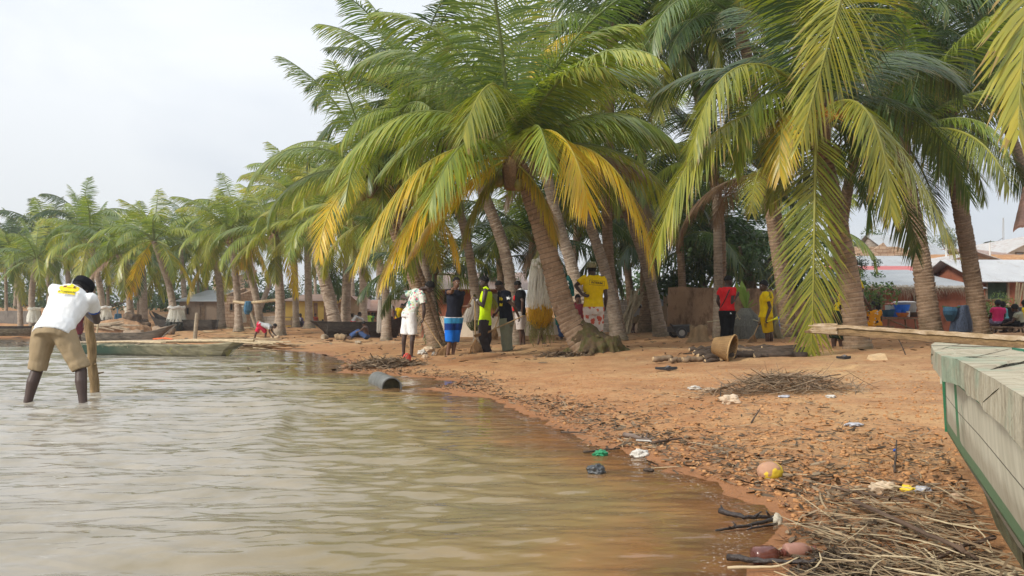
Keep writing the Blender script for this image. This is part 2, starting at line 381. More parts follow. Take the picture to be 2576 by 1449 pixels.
def frond_mesh(name, bez, seed, nl=58, Lm=.80, wl=.042, droop=.55, side0=None, r0=.030, seg=3, start=.14, sweep=0., tatter=.0):
    """a coconut frond along a Bezier or polyline of 3-D points: a tapering midrib with two ranks of hanging leaflets"""
    rg = np.random.default_rng(seed)
    bez = [np.array(p, float) for p in bez]
    if len(bez) == 4:
        s = np.linspace(0, 1, 25)[:, None]; C = (1 - s) ** 3 * bez[0] + 3 * (1 - s) ** 2 * s * bez[1] + 3 * (1 - s) * s ** 2 * bez[2] + s ** 3 * bez[3]
    else: C = np.array(bez)
    seglen = np.linalg.norm(np.diff(C, axis=0), axis=1); cum = np.concatenate([[0], np.cumsum(seglen)]); L = cum[-1]; n = len(C)
    def pos(u):
        x = np.asarray(u) * L; return np.stack([np.interp(x, cum, C[:, k]) for k in range(3)], -1)
    ch = C[-1] - C[0]; hz = np.array([ch[0], ch[1], 0.])
    if side0 is None:
        if np.linalg.norm(hz) < .15 * L: hz = np.array([C[n // 3][0] - C[0][0], C[n // 3][1] - C[0][1], 0]) + 1e-3
        side0 = np.cross(hz, [0, 0, 1.])
    side0 = np.array(side0, float); side0 /= np.linalg.norm(side0)
    V = []; Fq = []; tip = []; rn = []; al = []
    # midrib
    us = np.linspace(0, 1, 22); pc = pos(us); m = 6
    for i, u in enumerate(us):
        T = pos(min(u + .02, 1)) - pos(max(u - .02, 0)); T /= np.linalg.norm(T); S = side0 - T * (side0 @ T); S /= np.linalg.norm(S); D = np.cross(S, T)
        r = r0 * (1 - u) ** .8 + .003; 
        for j in range(m):
            a = 2 * math.pi * j / m; V.append(pc[i] + S * math.cos(a) * r * (1.35 if u < .2 else 1) + D * math.sin(a) * r * .8)
            tip.append(-1); rn.append(.5); al.append(u)
    for i in range(len(us) - 1):
        for j in range(m):
            k = (j + 1) % m; Fq.append([i * m + j, i * m + k, (i + 1) * m + k, (i + 1) * m + j])
    for side in (-1, 1):
        for i in range(nl):
            u = start + (1 - start) * (i + .5 + rg.uniform(-.25, .25)) / nl
            if rg.random() < tatter: continue
            T = pos(min(u + .02, 1)) - pos(max(u - .02, 0)); T /= np.linalg.norm(T); S = side0 - T * (side0 @ T); S /= np.linalg.norm(S); D = np.cross(S, T)
            if D[2] < 0 and abs(T[2]) < .9: D = -D
            q = (u - start) / (1 - start)
            ph = R(20 + 38 * q + rg.normal(0, 5)) + sweep
            ll = Lm * (.55 + .45 * math.sin(math.pi * min(1, q * 1.5 + .12) * .5)) * (1 if q < .55 else 1 - .68 * ((q - .55) / .45) ** 1.3) * rg.uniform(.86, 1.1)
            d = S * side * math.cos(ph) + T * math.sin(ph) + D * rg.normal(.12, .06) - np.array([0, 0, droop * .95]); d /= np.linalg.norm(d)
            p = pos(u); r_ = rg.random(); dr = droop * rg.uniform(.15, .55); b0 = len(V)
            for k in range(seg + 1):
                W = T - d * (T @ d); W /= np.linalg.norm(W) + 1e-9
                ww = wl * (.62, 1., .74, .08)[k] if seg == 3 else wl * (.7, .9, .1)[k]
                V.append(p - W * ww / 2); V.append(p + W * ww / 2)
                tip += [k / seg] * 2; rn += [r_] * 2; al += [u] * 2
                p = p + d * ll / seg
                d = d + np.array([0, 0, -1.]) * dr * (1.3 - .5 * abs(d[2])) + rg.normal(0, .02, 3); d /= np.linalg.norm(d)
            for k in range(seg): Fq.append([b0 + 2 * k, b0 + 2 * k + 1, b0 + 2 * k + 3, b0 + 2 * k + 2])
    me = mesh_np(name, np.array(V), np.array(Fq), False)
    fattr(me, 'tip', tip); fattr(me, 'rnd', rn); fattr(me, 'along', al)
    return me

# shared frond shapes for the palms of the grove, youngest to oldest: (starting elevation, bend over its length)
AGES = [(84, 30), (74, 52), (64, 75), (54, 92), (42, 100), (30, 100), (16, 95), (2, 85), (-16, 66), (-40, 42), (-62, 22)]
def arc(e0, bend, L=1., tw=0.):
    pts = [np.zeros(3)]; n = 20
    for i in range(n):
        u = (i + .5) / n; e = R(e0 - bend * u ** 1.25); a = tw * u
        pts.append(pts[-1] + L / n * np.array([math.cos(e) * math.cos(a), math.cos(e) * math.sin(a), math.sin(e)]))
    return pts
_proto = {}
def proto(age, var, lod):
    k = (age, var, lod)
    if k not in _proto:
        pr = random.Random(age * 31 + var * 7 + lod)
        e0, bd = AGES[age]
        nl, wl, seg = ((92, .0070, 3), (64, .0100, 3), (42, .0165, 2))[lod]
        _proto[k] = frond_mesh('frond', arc(e0 + pr.uniform(-4, 4), bd * pr.uniform(.85, 1.15), 1., pr.uniform(-.35, .35)), age * 13 + var + lod * 101, nl, .285, wl, pr.uniform(.42, .75), (0, 1, 0), .0085, seg)
    return _proto[k]

def trunk_mat(name, a, b, ring):
    t = NT(name); v = t.coord('Object'); rg_ = t.attr('ring'); up = t.attr('up')
    n = t.noise(v, 5., 5, .65); n2 = t.noise(t.coord('Object', (1, 1, .5)), 26., 4, .7)
    c = t.mix(t.ramp(n, [(.35, (0,) * 3), (.62, (1,) * 3)]), a, b)
    c = t.mix(t.ramp(n2, [(.55, (0,) * 3), (.72, (.6,) * 3)]), c, sc(b, 1.5))
    c = t.mix(t.math('MULTIPLY', t.ramp(rg_, [(.0, (1,) * 3), (.22, (0,) * 3)]), .8), c, ring)
    moss = t.math('MULTIPLY', t.ramp(up, [(.0, (1,) * 3), (.14, (0,) * 3)]), t.ramp(t.noise(v, 3., 4), [(.4, (.2,) * 3), (.6, (1,) * 3)]))
    c = t.mix(t.math('MULTIPLY', moss, .75), c, (.075, .07, .035))
    return t.done(t.bsdf(c, .9, t.bump(t.math('ADD', n2, t.math('MULTIPLY', rg_, .7)), .6, .03), .15))
TK_GREY = trunk_mat('trunk_grey', (.25, .19, .14), (.40, .32, .25), (.09, .06, .045))
TK_BROWN = trunk_mat('trunk_brown', (.21, .14, .09), (.33, .23, .155), (.07, .045, .03))
def trunk_mesh(path, r0, r1, seed, flare=1.7, n=14, nodes=None, lump=0.):
    """ringed trunk along 3-D points"""
    rg = np.random.default_rng(seed); path = [np.array(p, float) for p in path]
    # Catmull-Rom through the points
    ext = [2 * path[0] - path[1]] + path + [2 * path[-1] - path[-2]]; C = []
    for i in range(1, len(ext) - 2):
        p0, p1, p2, p3 = ext[i - 1:i + 3]
        for s in np.linspace(0, 1, 12, endpoint=False):
            C.append(.5 * (2 * p1 + (p2 - p0) * s + (2 * p0 - 5 * p1 + 4 * p2 - p3) * s * s + (3 * p1 - p0 - 3 * p2 + p3) * s ** 3))
    C.append(path[-1]); C = np.array(C)
    cum = np.concatenate([[0], np.cumsum(np.linalg.norm(np.diff(C, axis=0), axis=1))]); L = cum[-1]
    hts = [0.]; k = 0
    ringh = []
    while hts[-1] < L:
        st = .085 * rg.uniform(.8, 1.25); ringh.append(st); hts.append(hts[-1] + st)
    V = []; ring = []; up = []; rows = []
    for i in range(len(hts) - 1):
        for f, rr, rv in ((.04, .965, 0.), (.5, 1., .6), (.93, 1.03, 1.)): rows.append((min(hts[i] + f * ringh[i], L), rr, rv, i))
    off = rg.uniform(-.5, .5, (len(hts), 2))
    for (h, rr, rv, i) in rows:
        p = np.array([np.interp(h, cum, C[:, j]) for j in range(3)])
        T = np.array([np.interp(min(h + .1, L), cum, C[:, j]) for j in range(3)]) - np.array([np.interp(max(h - .1, 0), cum, C[:, j]) for j in range(3)]); T /= np.linalg.norm(T)
        A = np.cross(T, [0, 1, 0]); A /= np.linalg.norm(A); B = np.cross(T, A)
        u = h / L; r = (r0 + (r1 - r0) * u) * (1 + (flare - 1) * math.exp(-h / .30)) * rr
        for j in range(n):
            a = 2 * math.pi * j / n; rj = r * (1 + .035 * math.sin(a * 2 + off[i, 0] * 6) + .03 * rg.uniform(-1, 1) + lump * math.exp(-h / .5) * math.sin(a * 5 + off[0, 0] * 9))
            tl = r * .13 * math.sin(a + off[i, 1] * 5)
            V.append(p + (A * math.cos(a) + B * math.sin(a)) * rj + T * tl * .5); ring.append(rv); up.append(u)
    m = len(rows); idx = np.arange(m * n).reshape(m, n)
    Q = np.stack([idx[:-1], np.roll(idx[:-1], -1, 1), np.roll(idx[1:], -1, 1), idx[1:]], -1).reshape(-1, 4)
    me = mesh_np('trunk', np.array(V), Q, True); fattr(me, 'ring', ring); fattr(me, 'up', up); return me
M_FIB = mat('palm_fibre', (.20, .125, .07), .95, .4, 30.)
M_NUT = mat('coconut', (.20, .17, .04), .5, .4, 8.)
M_FLOWER = mat('palm_flower', (.55, .27, .06), .8, .3, 20.)
GROVE = 'coconut palms along the shore'

def crown_bits(root, c, r, seed, nuts=0):
    rg = random.Random(seed); mb = MB()
    for k in range(16):        # fibrous leaf bases
        a = k * 2.4; e = R(rg.uniform(20, 75)); d = Vector((math.cos(a) * math.cos(e), math.sin(a) * math.cos(e), math.sin(e)))
        mb.tube([c - Vector((0, 0, .32)) + Vector((d.x, d.y, 0)) * r * .8, c + d * .12, c + d * rg.uniform(.3, .5)], [r * .45, r * .34, r * .12], 6)
    mb.tube([c - Vector((0, 0, .6)), c - Vector((0, 0, .2)), c + Vector((0, 0, .15))], [r * 1.0, r * 1.35, r * .8], 10)
    mb.build('fibre_sheath', M_FIB, root)
    for k in range(nuts):
        a = k * 2.1 + seed; p = c + Vector((math.cos(a) * .26, math.sin(a) * .26, -.32 - .12 * (k % 3)))
        b = MB(); b.ell(p, ((.095, 0, 0), (0, .095, 0), (0, 0, .125)), 10, 7); b.build('coconut', M_NUT, root, smooth=True)

def add_frond(root, me, m, loc, rz=0., tilt=0., scl=1., yel=False):
    o = bpy.data.objects.new('frond', me); link(o, root)
    if not me.materials: me.materials.append(None)
    o.material_slots[0].link = 'OBJECT'; o.material_slots[0].material = m
    o.location = Vector(loc) - wloc(root); o.rotation_euler = (tilt, 0, rz); o.scale = (scl,) * 3
    if yel: o['label'] = 'yellowing lower frond' if m in (FY, FM, FO) else 'dead brown hanging frond'
    return o

def palm(label, base, crown, mids=(), r=.17, nf=18, L=3.8, seed=0, greens=(FG, FG, FB), old=(FM, FY), nold=2, lod=1, nuts=3, trunk=TK_GREY, flare=1.7, lo=0, hi=None, dead=0, lump=0., skip=None):
    """base, mids and crown are (column, row, distance) read off the photograph, or world points"""
    def pt(q): return Vector(q) if isinstance(q, Vector) else P(*q)
    b = pt(base); c = pt(crown); r *= .84 if not isinstance(base, Vector) and base[2] > 16 else 1.; b.z = min(b.z, tz(b.x, b.y) - .06) if not isinstance(base, Vector) else b.z
    root = empty('palm_tree', b, label, 'palm tree', GROVE)
    path = [b] + [pt(q) for q in mids] + [c]
    if len(path) == 2: path.insert(1, b.lerp(c, .5) + Vector(((b.x - c.x) * .12, 0, 0)))
    obj('trunk', trunk_mesh(path, r, r * .72, seed, flare, 12 if lod else 16, lump=lump), trunk, root)
    rg = random.Random(seed * 7 + 3); hi = len(AGES) - 1 if hi is None else hi
    if lod < 2: crown_bits(root, c, r * .72, seed, nuts)
    a0 = rg.uniform(0, 6.28)
    for i in range(nf):
        u = i / (nf - 1); age = min(hi, max(lo, int(round(lo + u * (hi - lo) + rg.uniform(-.6, .6)))))
        az = a0 + i * 2.39996 + rg.uniform(-.2, .2)
        if skip and skip(az % 6.2832, age): continue
        isold = i >= nf - nold; m = rg.choice(old) if isold else rg.choice(greens)
        if i >= nf - dead: m = FX; isold = True
        add_frond(root, proto(age, rg.randrange(2), lod), m, c + Vector((math.cos(az), math.sin(az), 0)) * r * .4, az, rg.uniform(-.12, .12), L * rg.uniform(.86, 1.1) * (.8 if age == 0 else 1), isold)
    return root, c
def hero(root, c, pts, m, seed, Lm=.8, **kw):
    """one individually shaped frond: three points (column, row, distance) after the crown"""
    yel = m in (FY, FM, FX)
    me = frond_mesh('frond', [c] + [P(*p) for p in pts], seed, Lm=Lm * 1.22, **kw)
    o = obj('frond', me, m, root)
    if yel: o['label'] = 'yellowing lower frond' if m != FX else 'dead brown hanging frond'
    return o
# ---- the leaning palm in the middle
r1, c1 = palm('leaning coconut palm with swollen mossy foot beside man in yellow shirt, big yellow lower fronds', (1492, 892, 15.5), (1290, 398, 15.3),
              [(1425, 790, 15.55), (1372, 610, 15.5), (1326, 465, 15.4)], .225, 12, 4.3, 1, (FG, FG, FB), (FG,), 0, 0, 3, TK_BROWN, 2.1, 0, 6, lump=.10,
              skip=lambda az, age: math.sin(az) < -.1 and age > 3)
for i, (pts, m, lm, dr) in enumerate([
    (((1262, 250, 15.3), (1225, 90, 15.4), (1190, -80, 15.2)), FG, .95, .35), (((1296, 250, 15.2), (1305, 60, 15.2), (1340, -90, 15)), FG, .95, .3),
    (((1235, 230, 15), (1130, 20, 14.7), (945, 30, 14.4)), FG, .95, .5), (((1190, 200, 15.4), (1040, 40, 15.6), (880, 175, 15.6)), FB, .9, .6),
    (((1190, 270, 14.9), (1010, 190, 14.6), (825, 450, 14.4)), FG, 1.0, .62), (((1215, 350, 14.7), (1050, 320, 14.2), (897, 655, 14.0)), FM, 1.05, .55),
    (((1225, 395, 14.8), (1080, 400, 14.3), (962, 700, 14.1)), FY, .95, .5), (((1240, 415, 15.1), (1120, 470, 14.9), (1030, 640, 14.8)), FY, .8, .5),
    (((1335, 300, 14.6), (1445, 270, 13.7), (1478, 520, 13.4)), FY, 1.05, .62), (((1410, 320, 15), (1590, 340, 14.6), (1640, 668, 14.4)), FY, .95, .6),
    (((1380, 320, 15.2), (1540, 215, 15.1), (1690, 350, 15)), FG, 1.0, .6), (((1335, 230, 15), (1440, 60, 14.7), (1590, 60, 14.4)), FG, 1.0, .5),
    (((1283, 190, 14.6), (1225, 130, 13.3), (1165, 345, 12.9)), FO, .95, .7), (((1350, 250, 15.5), (1500, 120, 15.8), (1640, 190, 16)), FB, .95, .6),
    (((1330, 260, 14.9), (1395, 130, 14.3), (1520, 170, 13.8)), FG, .95, .6), (((1215, 300, 15.4), (1100, 260, 15.7), (960, 430, 15.9)), FG, .9, .6),
    (((1310, 430, 15.1), (1370, 450, 14.9), (1400, 600, 14.9)), FM, .6, .6), (((1260, 420, 15.2), (1200, 470, 15.2), (1165, 600, 15.3)), FO, .7, .6),
    (((1240, 330, 14.4), (1150, 290, 13.6), (1080, 520, 13.2)), FG, .95, .65), (((1345, 330, 14.4), (1350, 240, 13.4), (1385, 420, 12.9)), FG, .8, .65),
    (((1400, 360, 15.7), (1540, 360, 16), (1640, 440, 16.1)), FX, .7, .8)]):
    hero(r1, c1, pts, m, 100 + i, lm, nl=90, wl=.030, droop=dr)

# ---- the big palm on the right with a frond hanging to the sand
r2, c2 = palm('tall coconut palm on the right, long frond hanging straight down to the sand', (2160, 892, 14), (2062, 300, 13.5),
              [(2138, 720, 14), (2098, 520, 13.9), (2070, 390, 13.7)], .20, 13, 3.6, 2, (FD, FD, FG), (FD,), 0, 0, 3, TK_BROWN, 1.35, 0, 7,
              skip=lambda az, age: math.sin(az) < .1 and age > 3)
for i, (pts, m, lm, dr, s0) in enumerate([
    (((2045, 285, 12.8), (2054, 590, 12.3), (2040, 890, 12.6)), FO, .85, .30, (1, 0, 0)), (((2120, -60, 12.4), (2190, -260, 11.0), (2015, 350, 10.7)), FO, 1.0, .55, (1, .3, 0)),
    (((1950, 250, 13), (1720, 250, 12.5), (1652, 640, 12.3)), FO, .95, .55, None), (((1985, 130, 13), (1790, 70, 12.5), (1745, 380, 12.2)), FO, .85, .6, None),
    (((2130, 170, 12.8), (2270, 330, 12.2), (2400, 625, 12.0)), FO, .8, .45, None), (((2130, 200, 12.6), (2230, 240, 12), (2242, 540, 11.8)), FO, .75, .6, None),
    (((2170, 190, 14), (2350, 230, 14.5), (2440, 500, 14.6)), FD, .9, .55, None), (((2005, 250, 13), (1955, 250, 12.6), (1962, 440, 12.5)), FM, .7, .6, None),
    (((2020, 330, 13.3), (1960, 380, 13.2), (1935, 520, 13.2)), FO, .6, .6, None), (((2000, 160, 14), (1880, 60, 14.6), (1760, 250, 15)), FD, .9, .6, None),
    (((2130, 150, 14), (2290, 40, 14.5), (2420, 230, 14.8)), FD, .95, .6, None), (((2140, 300, 13.5), (2210, 340, 13.3), (2180, 560, 13.3)), FD, .75, .6, None),
    (((1990, 200, 13.2), (1860, 190, 12.9), (1850, 420, 12.8)), FG, .85, .6, None), (((2060, 60, 13.2), (2030, -150, 12.6), (1900, -60, 12)), FG, .95, .5, None)]):
    hero(r2, c2, pts, m, 200 + i, lm, nl=90, wl=.030, droop=dr, side0=s0)
mb = MB(); rg = random.Random(4)
for k in range(34):
    a = rg.uniform(0, 6.28); b = c2 + Vector((.12 + .25 * math.cos(a) * .3, -.3, -.02)); d = Vector((math.cos(a), -.25, rg.uniform(-.3, .9))).normalized()
    mb.tube([c2 + Vector((.1, -.15, -.1)), b, b + d * rg.uniform(.2, .42)], [.012, .012, .006], 5)
mb.build('flower_stalk', M_FLOWER, r2)

# ---- palm beyond the right edge whose frond hangs into the corner
r3, c3 = palm('palm beyond the right edge, yellow-green frond hanging into the top corner', Vector((8.9, 10.4, .3)), P(2760, -170, 9.8), [Vector((8.5, 10.2, 2.6))], .19, 6, 3.5, 3, (FO, FG), (FO,), 0, 0, 3, TK_BROWN, 1.4, 0, 3)
hero(r3, c3, ((2690, -260, 9.2), (2570, -160, 8.4), (2562, 330, 8.1)), FO, 301, .85, nl=70, wl=.045, droop=.5, side0=(1, .2, 0))
hero(r3, c3, ((2720, -260, 9.4), (2640, -200, 8.8), (2600, 120, 8.5)), FM, 302, .75, nl=70, wl=.045, droop=.5, side0=(1, .4, 0))

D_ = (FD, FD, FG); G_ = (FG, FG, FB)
for i, a in enumerate([
    # label, base, crown, mids, r, nf, L, greens, old, nold, trunk, flare, nuts
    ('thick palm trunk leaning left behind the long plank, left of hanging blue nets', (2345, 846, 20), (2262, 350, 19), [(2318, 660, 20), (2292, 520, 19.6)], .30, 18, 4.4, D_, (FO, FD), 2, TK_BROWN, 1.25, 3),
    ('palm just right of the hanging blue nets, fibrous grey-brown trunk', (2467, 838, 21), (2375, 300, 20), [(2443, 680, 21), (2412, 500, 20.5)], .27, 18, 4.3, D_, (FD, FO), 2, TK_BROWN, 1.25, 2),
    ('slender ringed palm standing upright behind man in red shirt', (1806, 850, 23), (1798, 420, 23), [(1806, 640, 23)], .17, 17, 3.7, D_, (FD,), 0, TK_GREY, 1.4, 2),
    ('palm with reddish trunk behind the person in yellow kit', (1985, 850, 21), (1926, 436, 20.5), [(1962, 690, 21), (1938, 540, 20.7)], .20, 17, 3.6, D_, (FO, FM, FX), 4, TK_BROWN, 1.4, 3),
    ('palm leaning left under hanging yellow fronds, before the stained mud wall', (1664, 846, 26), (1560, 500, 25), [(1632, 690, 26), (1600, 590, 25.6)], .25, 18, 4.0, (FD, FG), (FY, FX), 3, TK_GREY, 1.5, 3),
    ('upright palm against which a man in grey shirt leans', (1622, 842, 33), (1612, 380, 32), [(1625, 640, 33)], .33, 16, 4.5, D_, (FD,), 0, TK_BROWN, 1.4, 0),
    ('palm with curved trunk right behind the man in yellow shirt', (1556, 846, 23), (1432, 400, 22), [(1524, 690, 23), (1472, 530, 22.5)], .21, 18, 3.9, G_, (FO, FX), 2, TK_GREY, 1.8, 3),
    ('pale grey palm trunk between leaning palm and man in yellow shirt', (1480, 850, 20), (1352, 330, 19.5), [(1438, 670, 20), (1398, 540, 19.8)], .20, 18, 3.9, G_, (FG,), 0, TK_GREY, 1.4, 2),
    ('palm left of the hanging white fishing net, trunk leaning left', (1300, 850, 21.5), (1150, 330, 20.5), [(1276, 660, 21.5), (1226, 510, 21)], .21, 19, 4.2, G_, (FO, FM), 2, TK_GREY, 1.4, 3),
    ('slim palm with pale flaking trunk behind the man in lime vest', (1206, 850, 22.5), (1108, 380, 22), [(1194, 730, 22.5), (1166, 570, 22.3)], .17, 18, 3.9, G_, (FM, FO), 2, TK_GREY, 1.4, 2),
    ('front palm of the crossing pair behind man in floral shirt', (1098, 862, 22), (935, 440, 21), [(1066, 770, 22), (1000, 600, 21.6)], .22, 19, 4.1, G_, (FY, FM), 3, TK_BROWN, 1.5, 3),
    ('rear palm of the crossing pair behind man in floral shirt', (1112, 858, 23.5), (990, 470, 23), [(1072, 745, 23.5), (1028, 620, 23.2)], .20, 17, 3.8, (FG, FD), (FO, FM), 2, TK_BROWN, 1.4, 2),
    ('palm behind the man in white vest standing by the canoe', (972, 838, 34), (925, 560, 33), [(968, 720, 34)], .25, 18, 4.2, (FG, FO), (FO, FM), 3, TK_GREY, 1.4, 3),
    ('twin-stemmed palm behind the long dark canoe, stout left stem', (852, 826, 40), (790, 560, 39), [(826, 740, 40), (806, 660, 39.5)], .42, 19, 4.8, (FG, FO), (FO, FD), 3, TK_GREY, 1.2, 3),
    ('right stem of the twin palm behind the long dark canoe', (868, 826, 41), (880, 540, 40), [(872, 720, 41)], .32, 18, 4.6, (FG, FO), (FO,), 2, TK_GREY, 1.3, 3),
    ('palm standing behind the right end of the canoe, before the rusty roofed house', (914, 824, 47), (905, 520, 46), [(913, 700, 47)], .30, 17, 4.6, (FG, FB), (FO,), 2, TK_GREY, 1.3, 2),
    ('palm holding the right end of the bamboo rail with blue net', (703, 836, 42), (690, 590, 41.5), [(704, 740, 42)], .33, 18, 4.2, G_, (FY, FM, FO), 4, TK_GREY, 1.6, 3),
    ('thin palm in front of the yellow house left corner', (745, 826, 48), (738, 480, 48), [(742, 690, 48)], .24, 17, 4.3, G_, (FO,), 2, TK_GREY, 1.3, 2),
    ('palm before the yellow house wall, foot flared wide', (778, 826, 47), (770, 520, 47), [(775, 700, 47)], .28, 18, 4.4, G_, (FM, FO), 3, TK_GREY, 1.9, 3),
    ('palm holding the left end of the bamboo rail with blue net', (601, 832, 45), (575, 585, 44), [(597, 740, 45), (588, 660, 44.5)], .26, 17, 4.0, G_, (FM, FO), 3, TK_GREY, 1.7, 3),
    ('palm with strongly leaning trunk between the two rail palms', (658, 826, 47), (596, 560, 46), [(640, 730, 47), (618, 655, 46.5)], .27, 18, 4.2, G_, (FM, FO, FX), 3, TK_GREY, 1.4, 3),
    ('palm between rail palm and unplastered brick wall, upright grey trunk', (557, 828, 49), (540, 640, 49), [(553, 730, 49)], .30, 17, 4.0, (FG, FO), (FO, FM), 3, TK_GREY, 1.6, 2),
    ('palm with white net tied round its foot before the dark beached canoe', (444, 828, 48), (387, 605, 47), [(428, 730, 48), (406, 660, 47.5)], .27, 19, 4.1, G_, (FY, FM, FO), 3, TK_GREY, 1.5, 3),
    ('palm left of the dark beached canoe with roots heaped at its foot', (332, 826, 50), (298, 640, 49), [(324, 740, 50), (312, 690, 49.5)], .27, 18, 4.0, G_, (FM, FO, FX), 3, TK_GREY, 1.4, 3),
    ('stout palm just left of the dark canoe bow, standing behind the heaped roots', (361, 820, 58), (356, 655, 58), [(360, 740, 58)], .38, 15, 4.0, (FD, FG), (FO,), 1, TK_GREY, 1.4, 2),
    ('palm with white net round its foot right behind the leaning wooden post', (262, 822, 53), (225, 600, 52), [(254, 740, 53), (240, 670, 52.5)], .27, 18, 4.2, (FG, FB), (FO,), 2, TK_GREY, 1.4, 3),
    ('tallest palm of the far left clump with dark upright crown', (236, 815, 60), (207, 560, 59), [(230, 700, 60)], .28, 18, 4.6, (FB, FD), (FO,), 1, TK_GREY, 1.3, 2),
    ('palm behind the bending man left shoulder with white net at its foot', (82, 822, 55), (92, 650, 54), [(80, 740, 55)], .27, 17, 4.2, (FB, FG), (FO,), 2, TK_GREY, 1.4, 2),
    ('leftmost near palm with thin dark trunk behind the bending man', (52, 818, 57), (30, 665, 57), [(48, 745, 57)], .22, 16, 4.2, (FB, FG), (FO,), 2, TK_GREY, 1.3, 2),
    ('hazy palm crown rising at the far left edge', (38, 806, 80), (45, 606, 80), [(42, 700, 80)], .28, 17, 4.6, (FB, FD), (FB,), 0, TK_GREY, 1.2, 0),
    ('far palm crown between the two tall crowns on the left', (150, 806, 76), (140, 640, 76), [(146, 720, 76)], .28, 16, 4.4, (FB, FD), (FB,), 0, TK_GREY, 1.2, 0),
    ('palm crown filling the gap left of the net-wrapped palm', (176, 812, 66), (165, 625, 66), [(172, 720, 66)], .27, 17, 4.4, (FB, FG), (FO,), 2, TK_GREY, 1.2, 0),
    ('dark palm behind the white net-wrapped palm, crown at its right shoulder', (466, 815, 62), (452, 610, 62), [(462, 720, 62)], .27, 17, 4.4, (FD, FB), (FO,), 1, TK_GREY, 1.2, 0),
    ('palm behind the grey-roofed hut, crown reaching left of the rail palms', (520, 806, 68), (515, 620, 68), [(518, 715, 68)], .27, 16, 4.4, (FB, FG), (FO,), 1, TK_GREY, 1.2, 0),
    ('tall palm rising behind the rail palms, pointed dark crown', (640, 806, 66), (742, 500, 66), [(690, 680, 66)], .28, 17, 5.0, (FD, FB), (FO,), 1, TK_GREY, 1.2, 0),
    ('palm behind the yellow house, crown above its roof ridge', (812, 806, 60), (820, 520, 60), [(815, 680, 60)], .28, 17, 5.0, (FG, FD), (FO,), 2, TK_GREY, 1.2, 0),
    ('palm over the rusty roofed house, light green crown', (890, 806, 57), (860, 470, 56), [(880, 660, 57)], .28, 18, 5.0, (FG, FB), (FO,), 2, TK_GREY, 1.2, 0),
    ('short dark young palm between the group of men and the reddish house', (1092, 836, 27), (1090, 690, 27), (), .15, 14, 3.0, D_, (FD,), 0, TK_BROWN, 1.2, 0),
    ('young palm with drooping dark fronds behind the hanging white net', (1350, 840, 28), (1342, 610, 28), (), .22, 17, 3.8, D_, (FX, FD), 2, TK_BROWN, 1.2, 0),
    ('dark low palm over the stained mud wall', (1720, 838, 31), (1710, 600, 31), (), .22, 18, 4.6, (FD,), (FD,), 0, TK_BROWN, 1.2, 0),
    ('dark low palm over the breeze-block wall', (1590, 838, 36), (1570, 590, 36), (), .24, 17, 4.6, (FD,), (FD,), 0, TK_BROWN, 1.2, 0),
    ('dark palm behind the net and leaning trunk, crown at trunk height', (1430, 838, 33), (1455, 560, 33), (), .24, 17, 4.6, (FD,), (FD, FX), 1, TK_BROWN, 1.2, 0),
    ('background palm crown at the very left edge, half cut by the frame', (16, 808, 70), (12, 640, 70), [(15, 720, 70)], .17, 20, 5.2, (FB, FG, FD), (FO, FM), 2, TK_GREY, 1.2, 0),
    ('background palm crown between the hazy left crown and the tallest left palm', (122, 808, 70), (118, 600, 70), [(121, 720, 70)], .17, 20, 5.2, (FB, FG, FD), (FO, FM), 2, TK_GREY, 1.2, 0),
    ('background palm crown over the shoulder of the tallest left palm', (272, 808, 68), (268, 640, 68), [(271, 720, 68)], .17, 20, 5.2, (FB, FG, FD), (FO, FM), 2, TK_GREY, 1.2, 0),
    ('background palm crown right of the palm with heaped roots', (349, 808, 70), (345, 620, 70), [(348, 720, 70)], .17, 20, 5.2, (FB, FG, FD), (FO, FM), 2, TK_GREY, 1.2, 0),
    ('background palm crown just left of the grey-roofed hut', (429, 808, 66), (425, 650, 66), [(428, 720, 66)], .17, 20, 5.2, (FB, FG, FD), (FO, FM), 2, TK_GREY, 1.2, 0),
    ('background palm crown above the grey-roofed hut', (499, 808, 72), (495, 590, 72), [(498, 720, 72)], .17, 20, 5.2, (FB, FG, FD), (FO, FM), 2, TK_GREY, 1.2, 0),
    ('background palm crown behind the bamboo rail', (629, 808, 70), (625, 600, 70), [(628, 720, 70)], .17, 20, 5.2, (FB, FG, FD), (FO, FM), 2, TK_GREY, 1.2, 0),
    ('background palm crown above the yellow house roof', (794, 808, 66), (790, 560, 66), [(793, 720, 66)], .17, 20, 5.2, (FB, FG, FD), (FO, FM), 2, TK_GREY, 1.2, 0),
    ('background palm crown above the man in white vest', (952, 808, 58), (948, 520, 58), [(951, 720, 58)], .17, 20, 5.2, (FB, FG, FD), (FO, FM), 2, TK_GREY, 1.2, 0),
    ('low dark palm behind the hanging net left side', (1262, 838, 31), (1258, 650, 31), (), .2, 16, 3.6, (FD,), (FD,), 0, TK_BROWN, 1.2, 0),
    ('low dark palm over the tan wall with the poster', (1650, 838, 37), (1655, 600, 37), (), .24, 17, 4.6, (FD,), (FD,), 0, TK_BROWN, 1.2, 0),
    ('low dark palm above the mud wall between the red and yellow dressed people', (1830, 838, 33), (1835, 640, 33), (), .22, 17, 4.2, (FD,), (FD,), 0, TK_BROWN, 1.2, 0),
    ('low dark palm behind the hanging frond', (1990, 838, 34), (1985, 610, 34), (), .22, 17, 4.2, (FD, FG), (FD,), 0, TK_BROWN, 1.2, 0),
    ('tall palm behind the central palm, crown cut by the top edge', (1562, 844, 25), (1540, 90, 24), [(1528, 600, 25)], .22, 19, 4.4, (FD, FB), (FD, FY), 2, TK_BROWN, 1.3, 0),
    ('tall palm in the gap between the central palm and right palm', (1812, 846, 24.5), (1730, 110, 23), [(1806, 520, 24)], .21, 20, 4.2, (FG, FB, FD), (FO,), 2, TK_BROWN, 1.3, 0),
